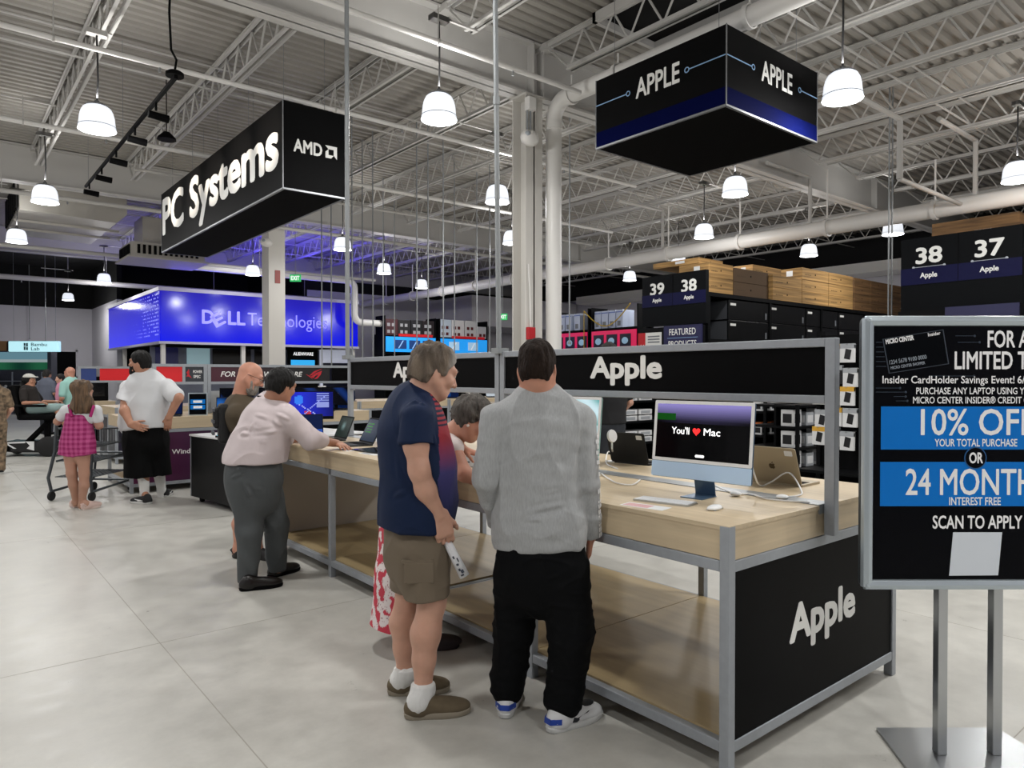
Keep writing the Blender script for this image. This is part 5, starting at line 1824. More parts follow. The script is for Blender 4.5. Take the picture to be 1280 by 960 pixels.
def shelf_box(label, x, y, z, sx, sy, sz, m, tagm, group):
    t = thing('product_box', label, 'box', (x, y, z), group=group)
    MB().box(-sx / 2, -sy / 2, 0, sx / 2, sy / 2, sz).build('carton', m, t, local=True, bevel=.003)
    MB().box(-sx / 2 - .002, -sy * .35, sz * .2, -sx / 2, sy * .35, sz * .75).build('print', tagm, t, local=True)
    MB().box(-sx * .35, -sy / 2 - .002, sz * .2, sx * .35, -sy / 2, sz * .75).build('print', tagm, t, local=True)
    return t


gondola('low black shelf behind the gold laptop', 8.7, 4.75, 11.2, 5.45, 1.22, (.35, .62, .9, 1.18))
n = 0
for z, lab in ((.93, 'top'), (.65, 'second'), (.38, 'third')):
    for k in range(7):
        x = 8.85 + k * .33
        shelf_box('small boxed accessory on the low black shelf, %s level, %s along' % (lab, ORD[k]), x, 4.93, z, .2, .18, .18 if k % 2 else .22, M_pack[(0, 4, 0, 2, 0, 4, 0)[k]], M_pack[(2, 0, 4, 4, 2, 2, 4)[k]], 'boxed accessories on the low black shelf')
gondola('taller black shelf with orange and white boxes beyond the blue computer', 9.35, 5.6, 10.6, 6.3, 1.62, (.35, .7, 1.05, 1.38))
for z, lab in ((1.41, 'top'), (1.08, 'second'), (.73, 'third')):
    for k in range(4):
        b_ = shelf_box('orange topped white box, %s shelf, %s along' % (lab, ORD[k]), 9.5 + k * .25, 5.78, z, .15, .14, .14, M_pack[0], M_pack[2], 'orange topped boxes on the taller shelf')
        MB().box(-.077, -.072, .14, .077, .072, .18).build('orange_lid', M_pack[1], b_, local=True)
gondola('black shelf of flat white laptop boxes left of the blue computer', 7.7, 6.9, 8.6, 7.7, 1.5, (.25, .58, .9, 1.2))
for z, lab in ((1.23, 'top'), (.93, 'second'), (.61, 'third')):
    for r in range(2):
        for k in range(2):
            shelf_box('flat white laptop box, %s shelf, %s of its pair, %s' % (lab, ('lower', 'upper')[r], ('left', 'right')[k]), 7.98 + k * .34, 7.15, z + r * .09, .3, .36, .075, M_pack[0], M_pack[4], 'flat white laptop boxes')
t = thing('counter_partition', 'grey service counter beyond the black laptop', 'counter', (7.3, 8.2, 0))
MB().box(6.9, 8.9, 0, 8.4, 9.0, 1.12).build('front_panel', mat('slate_panel', '#4a4e54', .5), t)
MB().box(6.85, 8.85, 1.12, 8.45, 9.5, 1.16).build('top', mat('worn_oak', '#8a7a62', .5), t)
# ================================================================== PEOPLE
def surface_nets(F, org, h):
    S = F < 0
    nx, ny, nz = F.shape
    cnt = np.zeros((nx - 1, ny - 1, nz - 1), np.int8)
    for a in (0, 1):
        for b in (0, 1):
            for c in (0, 1):
                cnt += S[a:nx - 1 + a, b:ny - 1 + b, c:nz - 1 + c]
    mixed = (cnt > 0) & (cnt < 8)
    I, J, K = np.nonzero(mixed)
    idx = np.full(mixed.shape, -1, np.int32)
    idx[I, J, K] = np.arange(len(I))
    corner = [(a, b, c) for a in (0, 1) for b in (0, 1) for c in (0, 1)]
    val = {q: F[I + q[0], J + q[1], K + q[2]] for q in corner}
    pos = np.zeros((len(I), 3), np.float64)
    n = np.zeros(len(I))
    for q in corner:
        for ax in range(3):
            if q[ax] == 0:
                r = list(q); r[ax] = 1; r = tuple(r)
                fa, fb = val[q], val[r]
                x = (fa < 0) != (fb < 0)
                t = np.where(x, fa / np.where(x, fa - fb, 1), 0)
                for k in range(3):
                    pos[:, k] += np.where(x, q[k] + (t if k == ax else 0), 0)
                n += x
    pos = pos / n[:, None] + np.stack([I, J, K], 1)
    V = pos * h + np.array(org)
    quads = []
    for ax in range(3):
        o1, o2 = [(1, 2), (2, 0), (0, 1)][ax]
        sl = [slice(1, -1)] * 3
        sl[ax] = slice(0, -1)
        sh = [slice(1, -1)] * 3
        sh[ax] = slice(1, None)
        A, B = S[tuple(sl)], S[tuple(sh)]
        X = np.nonzero(A != B)
        base = [X[0].copy(), X[1].copy(), X[2].copy()]
        for k in range(3):
            if k != ax:
                base[k] += 1
        inside = A[X]

        def cell(d1, d2):
            c = [base[0].copy(), base[1].copy(), base[2].copy()]
            c[o1] += d1
            c[o2] += d2
            return idx[c[0], c[1], c[2]]
        q = np.stack([cell(-1, -1), cell(0, -1), cell(0, 0), cell(-1, 0)], 1)
        q[~inside] = q[~inside][:, ::-1]
        quads.append(q)
    Q = np.concatenate(quads)
    Q = Q[(Q >= 0).all(1)]
    return V, Q


def A_(v):
    return np.array(v, np.float64)


class Sdf:
    def __init__(s):
        s.p = []

    def cone(s, a, b, ra, rb, k=.03, flat=None, cuts=(), sub=False):
        s.p.append(('c', A_(a), A_(b), ra, rb, k, flat, cuts, sub))
        return s

    def chain(s, pts, rads, k=.03, flat=None, cuts=()):
        for i in range(len(pts) - 1):
            s.cone(pts[i], pts[i + 1], rads[i], rads[i + 1], k, flat, cuts if i >= len(pts) - 2 or cuts is None else cuts)
        return s

    def ell(s, c, r, M=None, k=.02, cuts=(), sub=False):
        s.p.append(('e', A_(c), A_(r), np.array(M) if M is not None else np.eye(3), None, k, None, cuts, sub))
        return s

    def mesh(s, h, pad=None):
        lo, hi = np.full(3, 1e9), np.full(3, -1e9)
        boxes = []
        for q in s.p:
            if q[0] == 'c':
                r = max(q[3], q[4])
                l, u = np.minimum(q[1], q[2]) - r, np.maximum(q[1], q[2]) + r
            else:
                r = max(q[2])
                l, u = q[1] - r, q[1] + r
            m = q[5] + 3 * h
            boxes.append((l - m, u + m))
            if not q[8]:
                lo, hi = np.minimum(lo, l - m), np.maximum(hi, u + m)
        org = lo - 2 * h
        N = np.ceil((hi - org) / h).astype(int) + 3
        F = np.full(N, .2, np.float32)
        ax = [org[k] + h * np.arange(N[k]) for k in range(3)]
        for q, (l, u) in zip(s.p, boxes):
            i0 = np.maximum(0, np.floor((l - org) / h).astype(int))
            i1 = np.minimum(N, np.ceil((u - org) / h).astype(int) + 1)
            if (i1 <= i0).any():
                continue
            X, Y, Z = [ax[k][i0[k]:i1[k]] for k in range(3)]
            X, Y, Z = X[:, None, None], Y[None, :, None], Z[None, None, :]
            if q[0] == 'c':
                a, b = q[1], q[2]
                ba = b - a
                px, py, pz = X - a[0], Y - a[1], Z - a[2]
                sc = 1.0
                if q[6] is not None:
                    dv, f = A_(q[6][0]), q[6][1]
                    g = 1 / f - 1
                    e = (px * dv[0] + py * dv[1] + pz * dv[2]) * g
                    px, py, pz = px + e * dv[0], py + e * dv[1], pz + e * dv[2]
                    ba = ba + dv * ba.dot(dv) * g
                    sc = .5 + .5 * f
                L = max(ba.dot(ba), 1e-9)
                t = np.clip((px * ba[0] + py * ba[1] + pz * ba[2]) / L, 0, 1)
                d = np.sqrt((px - t * ba[0]) ** 2 + (py - t * ba[1]) ** 2 + (pz - t * ba[2]) ** 2) - (q[3] + t * (q[4] - q[3]))
                d = d * sc
            else:
                M = q[3]
                px, py, pz = X - q[1][0], Y - q[1][1], Z - q[1][2]
                u0 = (px * M[0, 0] + py * M[1, 0] + pz * M[2, 0]) / q[2][0]
                u1 = (px * M[0, 1] + py * M[1, 1] + pz * M[2, 1]) / q[2][1]
                u2 = (px * M[0, 2] + py * M[1, 2] + pz * M[2, 2]) / q[2][2]
                d = (np.sqrt(u0 * u0 + u1 * u1 + u2 * u2) - 1) * min(q[2])
            for (pt, nn) in q[7]:
                d = np.maximum(d, (X - pt[0]) * nn[0] + (Y - pt[1]) * nn[1] + (Z - pt[2]) * nn[2])
            d = d.astype(np.float32)
            sl = tuple(slice(i0[k], i1[k]) for k in range(3))
            G = F[sl]
            k = q[5]
            if q[8]:
                nd = -d
                hh = np.maximum(k - np.abs(G - nd), 0) / k
                F[sl] = np.maximum(G, nd) + hh * hh * k * .25
            else:
                hh = np.maximum(k - np.abs(G - d), 0) / k
                F[sl] = np.minimum(G, d) - hh * hh * k * .25
        return surface_nets(F, org, h)


def vnormals(V, Q):
    n = np.zeros_like(V)
    a = np.cross(V[Q[:, 2]] - V[Q[:, 0]], V[Q[:, 3]] - V[Q[:, 1]])
    for k in range(4):
        np.add.at(n, Q[:, k], a)
    return n / np.maximum(np.linalg.norm(n, axis=1, keepdims=True), 1e-12)


def wave_noise(P, scale, seed, stretch=(1, 1, 1), n=7):
    r = np.random.RandomState(seed)
    P = P * np.array(stretch) * scale
    out = np.zeros(len(P))
    for i in range(n):
        k = r.normal(size=3)
        k *= (1 + .5 * i / n) / np.linalg.norm(k)
        w = .6 * np.sin(P @ (r.normal(size=3) * .4) + r.rand() * 6)
        out += np.sin(P @ k * 6.28 + r.rand() * 6.28 + w)
    return out / math.sqrt(n)


def relax(V, Q, n):
    a = Q.ravel()
    b = np.roll(Q, -1, axis=1).ravel()
    for _ in range(n):
        acc = np.zeros_like(V)
        cnt = np.zeros(len(V))
        for i, j in ((a, b), (b, a)):
            for k in range(3):
                acc[:, k] += np.bincount(i, V[j, k], len(V))
            cnt += np.bincount(i, minlength=len(V))
        V = V * .4 + .6 * acc / np.maximum(cnt, 1)[:, None]
    return V


def crease_offset(V, creases):
    off = np.zeros(len(V))
    for (a, b, w_, amp) in creases:
        a, b = A_(a), A_(b)
        ba = b - a
        t = np.clip((V - a) @ ba / ba.dot(ba), 0, 1)
        d = np.linalg.norm(V - (a + t[:, None] * ba), axis=1)
        taper = np.minimum(1, np.minimum(t, 1 - t) * 4 + .15)
        off += amp * taper * np.exp(-(d / w_) ** 2) - amp * .55 * taper * np.exp(-((d - 1.7 * w_) / w_) ** 2)
    return off


def sdf_obj(name, sdf, h, m, parent=None, folds=(), dye=None, label=None, post=None, smooth=0, creases=()):
    """folds = [(amplitude, scale, stretch, seed[, ridge])]"""
    V, Q = sdf.mesh(h)
    if smooth:
        V = relax(V, Q, smooth)
    if folds or creases:
        N = vnormals(V, Q)
        off = crease_offset(V, creases)
        for f in folds:
            w_ = wave_noise(V, f[1], f[3], f[2])
            if len(f) > 4 and f[4]:
                w_ = 1 - 2 * np.abs(w_) / (np.abs(w_).max() + 1e-9)
                w_ = np.maximum(w_, 0) ** 2
            off += f[0] * w_
        V = V + N * off[:, None]
    if post is not None:
        V = post(V)
    me = bpy.data.meshes.new(name)
    me.vertices.add(len(V))
    me.vertices.foreach_set('co', V.astype(np.float32).ravel())
    me.loops.add(len(Q) * 4)
    me.loops.foreach_set('vertex_index', Q.astype(np.int32).ravel())
    me.polygons.add(len(Q))
    me.polygons.foreach_set('loop_start', np.arange(0, len(Q) * 4, 4, dtype=np.int32))
    me.polygons.foreach_set('loop_total', np.full(len(Q), 4, np.int32))
    me.polygons.foreach_set('use_smooth', np.ones(len(Q), bool))
    me.update()
    me.validate()
    if dye is not None:
        ca = me.color_attributes.new('dye', 'FLOAT_COLOR', 'POINT')
        col = np.ones((len(V), 4), np.float32)
        col[:, :3] = dye(V, vnormals(V, Q))
        ca.data.foreach_set('color', col.ravel())
    me.materials.append(m)
    o = bpy.data.objects.new(name, me)
    C.objects.link(o)
    adopt(o, parent)
    if label:
        o['label'] = label
    return o


M_skin = mat('fair_skin', '#c89a84', .5, sss=.12, noise=(14, .07))
M_skin_t = mat('tan_skin', '#b07f66', .5, sss=.1, noise=(14, .07))
M_skin_r = mat('ruddy_skin', '#c48d76', .5, sss=.12, noise=(14, .08))


def frame_m(f, u):
    """3x3 with columns right, forward, up"""
    f = Vector(f).normalized()
    r = f.cross(Vector(u)).normalized()
    u = r.cross(f).normalized()
    return Matrix((r, f, u)).transposed()


def head_sdf(S, c, f, u, s=1.0, neck=None, nr=.058):
    """adds a head centred at c looking along f; returns a local -> world function"""
    M = frame_m(f, u)
    c = Vector(c)

    def P(x, y, z):
        return c + M @ Vector((x * s, y * s, z * s))
    Mn = np.array(M)
    S.ell(P(0, -.012, .032), A_((.076, .096, .086)) * s, Mn, .02)
    S.ell(P(0, .022, -.035), A_((.062, .072, .080)) * s, Mn, .03)
    S.ell(P(0, .052, -.088), A_((.036, .034, .028)) * s, Mn, .03)
    for sx in (-1, 1):
        S.cone(P(sx * .060, -.004, -.045), P(sx * .026, .056, -.092), .020 * s, .020 * s, .03)
        S.ell(P(sx * .040, .068, -.026), A_((.026, .022, .024)) * s, Mn, .025)
        S.ell(P(sx * .033, .101, .008), A_((.020, .014, .013)) * s, Mn, .012, sub=True)
        S.ell(P(sx * .033, .080, .006), A_((.013, .013, .012)) * s, Mn, .004)
        S.ell(P(sx * .079, -.008, -.010), A_((.008, .020, .032)) * s, np.array(M @ Matrix.Rotation(sx * .35, 3, 'Z') @ Matrix.Rotation(-.2, 3, 'X')), .008)
        S.ell(P(sx * .088, -.006, -.006), A_((.006, .011, .018)) * s, Mn, .006, sub=True)
    S.cone(P(-.040, .080, .028), P(.040, .080, .028), .013 * s, .013 * s, .02)
    S.cone(P(0, .092, .012), P(0, .112, -.030), .008 * s, .013 * s, .014)
    for sx in (-1, 1):
        S.ell(P(sx * .012, .100, -.034), A_((.009, .010, .008)) * s, Mn, .008)
    S.ell(P(0, .087, -.062), A_((.024, .012, .007)) * s, Mn, .008)
    S.ell(P(0, .085, -.073), A_((.021, .012, .007)) * s, Mn, .008)
    S.cone(P(-.028, .102, -.0675), P(.028, .102, -.0675), .0035 * s, .0035 * s, .004, sub=True)
    if neck is not None:
        S.cone(P(0, -.028, -.045), neck, nr * s, nr * 1.08 * s, .035)
    return P, M


def eyes(P, M, s, parent):
    w_ = MB()
    for sx in (-1, 1):
        w_.sphere(P(sx * .033, .084, .006), .0112 * s, 12, 8)
    o = w_.build('eyes', mat('eye_white', '#d8d4cc', .2), parent, smooth=True)
    i = MB()
    for sx in (-1, 1):
        i.sphere(P(sx * .033, .0925, .005), .0045 * s, 10, 6)
    i.build('irises', mat('eye_dark', '#2a1d15', .2), o, smooth=True)
    b = MB()
    for sx in (-1, 1):
        b.tube([P(sx * .018, .097, .028), P(sx * .034, .096, .033), P(sx * .050, .086, .029)], [.003 * s, .004 * s, .002 * s], 6)
    b.build('eyebrows', mat('brow_hair', '#4a4038', .8), o, smooth=True)


def spectacles(P, s, parent, m=None):
    b = MB()
    for sx in (-1, 1):
        k = 16
        b.tube([P(sx * .034 + .023 * math.cos(2 * math.pi * i / k), .108, .004 + .018 * math.sin(2 * math.pi * i / k)) for i in range(k + 1)], .0016 * s, 6)
        b.tube([P(sx * .057, .106, .008), P(sx * .078, .06, .010), P(sx * .084, -.012, .008), P(sx * .082, -.025, -.008)], .0018 * s, 6)
    b.tube([P(-.011, .109, .008), P(0, .112, .011), P(.011, .109, .008)], .0016 * s, 6)
    return b.build('glasses', m or mat('dark_spectacles', '#17171a', .3), parent, smooth=True)


def hand_sdf(S, w_, d, pn, side, s=1.0, curl=(.35, .4, .45, .5), spread=.05, thumb=(.55, .35)):
    """hand from wrist w_: d towards the fingers, pn = direction the palm faces, side = thumb side (unit vectors)"""
    d, pn = Vector(d).normalized(), Vector(pn)
    pn = (pn - d * pn.dot(d)).normalized()
    sd = d.cross(pn).normalized()
    if sd.dot(Vector(side)) < 0:
        sd = -sd
    w_ = Vector(w_)
    fl = (pn, .42)
    for o in (-.026, -.009, .009, .026):
        S.cone(w_ + sd * o * .7 * s, w_ + d * .088 * s + sd * o * s, .022 * s, .017 * s, .012, (pn, .75))
    S.cone(w_ + sd * .018 * s + d * .02 * s + pn * .008 * s, w_ + sd * .03 * s + d * .05 * s + pn * .01 * s, .018 * s, .014 * s, .02)
    L = ((.030, .042, .026, .020), (.0105, .047, .030, .022), (-.0105, .043, .028, .021), (-.030, .033, .021, .018))
    for i, (o, l1, l2, l3) in enumerate(L):
        p = w_ + d * (.090 - (.006 if i == 3 else 0)) * s + sd * o * s
        a = curl[i]
        ang = spread * (o / .03)
        dd = (d + sd * ang).normalized()
        pts, rads = [p], [.0092 * s]
        tot = 0
        for l, kf, r in ((l1, .6, .0088), (l2, 1.1, .0080), (l3, .8, .0068)):
            tot += a * kf
            q = dd * math.cos(tot) + pn * math.sin(tot)
            p = p + q * l * s
            pts.append(p)
            rads.append(r * s)
        S.chain(pts, rads, .006)
    p = w_ + d * .03 * s + sd * .032 * s + pn * .006 * s
    q = (d * math.cos(thumb[0]) + sd * math.sin(thumb[0]) + pn * .25).normalized()
    p2 = p + q * .042 * s
    q2 = (q + pn * thumb[1] + d * .3).normalized()
    p3 = p2 + q2 * .034 * s
    q3 = (q2 + pn * thumb[1] * .6 + d * .2).normalized()
    p4 = p3 + q3 * .024 * s
    S.chain([p - q * .01, p2, p3, p4], [.014 * s, .0115 * s, .0098 * s, .0078 * s], .008)


def foot_sdf(S, heel, dirn, L=.25, ankle=None, r=.04, shod=False):
    h_, d = Vector(heel), Vector(dirn).normalized()
    if shod:        # only what goes inside a shoe
        q = h_ + d * .06 + ZA * .06
        S.cone(q, h_ + d * L * .6 + ZA * .045, .028, .018, .02)
        S.cone(q, ankle, .032, r * .9, .03)
        return
    sd = d.cross(ZA)
    S.cone(h_ + d * .03 + ZA * .035, h_ + d * L * .72 + ZA * .028, .032, .034, .03)
    S.cone(h_ + d * L * .7 + ZA * .022, h_ + d * (L - .025) + ZA * .016, .036, .022, .02, (ZA, .6))
    S.cone(h_ + d * .05 + ZA * .075, h_ + d * L * .55 + ZA * .04, .036, .03, .03)
    for i, o in enumerate((-.028, -.014, 0, .014, .028)):
        S.cone(h_ + d * (L * .78) + sd * o + ZA * .016, h_ + d * (L - .012 - .006 * abs(i - 1)) + sd * o * 1.1 + ZA * .012, .010, .009, .006)
    if ankle is not None:
        S.cone(h_ + d * .045 + ZA * .06, ankle, r, r, .03)


def shoe(name, heel, dirn, parent, upper, sole, L=.29, W=.05, collar=.075, stripe=None, h=.0045, label=None):
    """shoe standing on the floor with its heel at 'heel'"""
    h_, d = Vector((heel[0], heel[1], 0)), Vector(dirn)
    d.z = 0
    d.normalize()
    M = frame_m(d, ZA)
    Mn = np.array(M)
    S = Sdf()
    cz = [((0, 0, .022), (0, 0, -1))]
    at_ = lambda x, y, z: h_ + M @ Vector((x, y, z))
    S.ell(at_(0, .055, .045), (W * .78, .062, .055), Mn, .03, cz)
    S.ell(at_(0, L * .45, .045), (W * .80, .10, .042), Mn, .03, cz)
    S.ell(at_(0, L * .74, .035), (W, .085, .034), Mn, .03, cz)
    S.cone(at_(0, .062, .05), at_(0, .058, collar), .043, .041, .02, None, cz)
    S.cone(at_(0, L * .30, .065), at_(0, L * .62, .045), .030, .028, .02, None, cz)
    up = sdf_obj(name, S, h, upper, parent, label=label)
    # sole: outline prism with a slight taper
    n = 30
    out = []
    for i in range(n):
        a = 2 * math.pi * i / n
        y = -math.cos(a)
        yy = (y + 1) / 2
        ww = W * (.80 + .28 * math.sin(max(0, yy - .25) * 3.2) - .10 * math.exp(-((yy - .4) / .18) ** 2))
        sn_ = math.copysign(abs(math.sin(a)) ** .6, math.sin(a))
        out.append((sn_ * ww, L * .5 + y * L * .51))
    b = MB()
    lay = [(0, .97), (.006, 1.02), (.024, 1.04), (.030, .98)]
    for z, k in lay:
        b.v += [tuple(at_(x * k, L * .5 + (y - L * .5) * k, z)) for x, y in out]
    for j in range(3):
        b.f += [(j * n + i, j * n + (i + 1) % n, (j + 1) * n + (i + 1) % n, (j + 1) * n + i) for i in range(n)]
    b.f += [tuple(range(n)), tuple(range(3 * n, 4 * n))]
    b.mi = [0] * len(b.f)
    b.build('sole', sole, up, smooth=True)
    return up, at_


def hair_sdf(P, M, s, cuts, thick=.014, extra=None, k=.02):
    S = Sdf()
    Mn = np.array(M)
    S.ell(P(0, -.014, .036), A_((.076 + thick, .098 + thick, .086 + thick)) * s, Mn, k, cuts)
    S.ell(P(0, -.055, -.015), A_((.066 + thick, .052 + thick, .070 + thick)) * s, Mn, k, cuts)
    if extra:
        extra(S)
    return S


def pl(P, M, p, n):
    """cut plane in the head frame: everything on the n side is removed"""
    return (P(*p), M @ Vector(n).normalized())


def J(px, py, d):
    return at(px, py, d)


def person(label, S, m, h=.005):
    o = sdf_obj('person', S, h, m)
    # put the origin at the feet
    n = len(o.data.vertices)
    co = np.empty(n * 3, np.float32)
    o.data.vertices.foreach_get('co', co)
    co = co.reshape(-1, 3)
    z0 = co[:, 2].min()
    low = co[co[:, 2] < z0 + .1].mean(0)
    org = np.array([low[0], low[1], z0], np.float32)
    o.data.vertices.foreach_set('co', (co - org).ravel())
    o.data.update()
    o.location = tuple(float(x) for x in org)
    tag(o, label, 'person')
    return o


def torso(S, pts, k=.05, cuts=()):
    """pts = [(centre, half width, half depth)], facing f given per call through closure FDIR"""
    for (a, wa, da, f), (b, wb, db, _) in zip(pts[:-1], pts[1:]):
        S.cone(a, b, wa, wb, k, (Vector(f).normalized(), (da + db) / (wa + wb)), cuts)
    return S
SC = 1.0
# ------------------------------------------------------------------ man in the grey long sleeved shirt
f = (FW * .97 + RT * .16).normalized()
r_ = f.cross(ZA)
HC = J(671.5, 460, 3.24)
d0 = 3.27
nk = J(673, 503, 3.28)
shL, shR = J(626, 517, d0), J(724, 520, d0)
S = Sdf()
P, M = head_sdf(S, HC, (f - ZA * .12), ZA + f * .05, 1.02, nk, .062)
waist, hip = J(676, 620, d0), J(678, 690, d0)
torso(S, [(J(674, 520, d0), .15, .095, f), (J(675, 560, d0), .165, .10, f), (waist, .155, .10, f), (hip, .15, .10, f)])
elL, wrL = J(608, 597, d0 - .02), J(621, 655, d0 + .16)
elR, wrR = J(733, 603, d0 - .02), J(738, 670, d0 + .06)
S.chain([shL - ZA * .03, elL, wrL], [.040, .038, .030], .03)
S.chain([shR - ZA * .03, elR, wrR], [.040, .038, .030], .03)
hand_sdf(S, wrR, J(735, 700, d0 + .12) - wrR, -r_, f, 1.0, (.25, .3, .3, .3))
hand_sdf(S, wrL, J(640, 672, d0 + .26) - wrL, r_, f, 1.0, (.5, .5, .5, .5))
hL, hR = J(648, 705, 3.3), J(708, 708, 3.24)
knL, knR = J(642, 785, 3.36), J(713, 790, 3.22)
anL, anR = J(634, 872, 3.36), J(703, 888, 3.22)
S.chain([hL, knL, anL], [.085, .06, .042], .03)
S.chain([hR, knR, anR], [.085, .06, .042], .03)
fL, fR = FW * .99 + RT * .12, (onz(738, 893, 0) - onz(684, 914, 0))
heL, heR = onz(631, 899, 0), onz(686, 916, 0)
foot_sdf(S, heL + Vector(fL).normalized() * .01, fL, .25, anL, .04, True)
foot_sdf(S, heR + Vector(fR).normalized() * .01, fR, .25, anR, .04, True)
man = person('man with short brown hair in a grey long sleeved shirt, seen from behind', S, M_skin_r, .005)
eyes(P, M, 1.02, man)
hc = [pl(P, M, (0, .055, .06), (0, .8, -.6)), pl(P, M, (0, 0, -.075), (0, -.18, -1)), pl(P, M, (0, .0, -.02), (0, 1.0, -.25))]
H = hair_sdf(P, M, 1.02, hc, .009)
sdf_obj('hair', H, .004, mat('short_brown_hair', '#20150e', .75, spec=.2, noise=(60, .35, (1, 1, .3)), bump=(90, .8, (1, 1, .3))), man, [(.0025, 26, (1, 1, .4), 3)], smooth=3)
# shirt
G = Sdf()
hem = [(J(676, 682, d0), (-ZA + r_ * .06).normalized())]
torso(G, [(J(673, 512, d0), .140, .092, f), (J(674, 543, d0), .182, .122, f), (J(674, 600, d0), .186, .132, f), (J(675, 655, d0), .203, .142, f), (J(676, 700, d0), .208, .145, f)], .05, hem)
G.cone(J(673, 508, d0), J(624, 520, d0), .066, .062, .05)
G.cone(J(673, 508, d0), J(725, 523, d0), .066, .062, .05)
G.cone(nk + ZA * .005, nk - ZA * .03, .072, .085, .03, None, [(nk + ZA * .012, ZA)])
cL, cR = [(wrL, (wrL - elL).normalized())], [(wrR + (wrR - elR).normalized() * .0, (wrR - elR).normalized())]
G.chain([J(622, 524, d0), elL], [.068, .056], .012)
G.cone(elL, wrL, .056, .042, .010, None, cL)
G.chain([J(726, 527, d0), elR], [.068, .056], .012)
G.cone(elR, wrR, .056, .044, .010, None, cR)
M_heather = mat('heather_grey_jersey', '#a4a6a7', .85, noise=(55, .10, (3, 3, .6)), bump=(9, .25, (1, 1, .5)), sheen=.15)
bkd = d0 - .15
c_ = lambda x, y: J(580 + .302 * x, 410 + .302 * y, bkd)
CR = [(c_(a, b), c_(c, d), w_, m_) for a, b, c, d, w_, m_ in ((275, 340, 190, 560, .012, .007), (300, 380, 365, 570, .011, .006), (445, 440, 480, 660, .012, .009), (350, 450, 450, 620, .010, .006), (125, 470, 150, 640, .010, .006),
      (130, 690, 260, 650, .011, .008), (260, 760, 465, 720, .012, .009), (200, 800, 330, 790, .010, .006), (120, 740, 240, 770, .011, .007), (330, 690, 440, 660, .009, .005), (440, 400, 505, 460, .012, .010), (110, 430, 80, 500, .010, .007), (150, 610, 250, 600, .009, .005), (480, 560, 540, 600, .010, .006), (490, 680, 555, 690, .010, .007), (70, 560, 120, 600, .009, .006))]
sh = sdf_obj('shirt', G, .005, M_heather, man, [(.005, 2.8, (1, 1, .5), 11), (.010, 3.0, (1.2, 1.2, .6), 5, True), (.004, 3.5, (.6, .6, 1.8), 15, True), (.0015, 9, (1, 1, 1.4), 8)], smooth=10, creases=CR)
# sleeve print: white lettering down the right sleeve
b = MB()
rnd2 = random.Random(3)
for seg, (a0, b0, ra, rb) in enumerate(((J(728, 540, d0), elR, .066, .058), (elR, wrR, .058, .046))):
    ax = (b0 - a0)
    ln = ax.length
    axn = ax.normalized()
    out = RT * .8 - FW * .6
    out = (out - axn * out.dot(axn)).normalized()
    tan = axn.cross(out)
    t0 = 0.02
    while t0 < ln - .02:
        hgt = rnd2.choice((.012, .018, .022))
        rr = ra + (rb - ra) * t0 / ln + .008
        for q in range(3):
            o0 = -.016 + q * .012
            if rnd2.random() < .75:
                pts = []
                for (u_, v_) in ((o0, t0), (o0 + .008, t0), (o0 + .008, t0 + hgt), (o0, t0 + hgt)):
                    an = u_ / rr - .1
                    pts.append(a0 + axn * v_ + (out * math.cos(an) + tan * math.sin(an)) * rr)
                b.quad(*pts)
        t0 += hgt + .007
b.build('sleeve_print', mat('white_print', '#e8e8e8', .6), sh)
# trousers
T = Sdf()
top = [(J(676, 662, d0), ZA)]
torso(T, [(J(677, 655, d0), .178, .125, f), (J(678, 700, d0), .185, .135, f), (J(678, 722, d0), .178, .13, f)], .05, top)
T.chain([J(648, 712, 3.3), knL], [.104, .092], .03)
T.cone(knL, J(634, 862, 3.37), .092, .074, .03)
T.cone(J(634, 852, 3.37), J(634, 880, 3.36), .070, .078, .02, None, [(J(634, 863, 3.36), -ZA)])
T.chain([J(708, 715, 3.24), knR], [.106, .096], .03)
T.cone(knR, J(704, 874, 3.22), .096, .076, .03)
T.cone(J(704, 870, 3.22), J(703, 895, 3.22), .074, .082, .02, None, [(J(703, 880, 3.2), -ZA)])
M_blkcloth = mat('black_cotton', '#050608', .85, spec=.15, bump=(40, .1))
sdf_obj('trousers', T, .006, M_blkcloth, man, [(.010, 3.2, (1, 1, .5), 21, True), (.006, 5, (.7, .7, 1.6), 22, True)], smooth=5)
M_shoew = mat('white_leather', '#d6d7d8', .4)
M_shoeb = mat('blue_trim', '#1b3f9c', .45)
M_soleb = mat('white_sole', '#cfd0cf', .5)
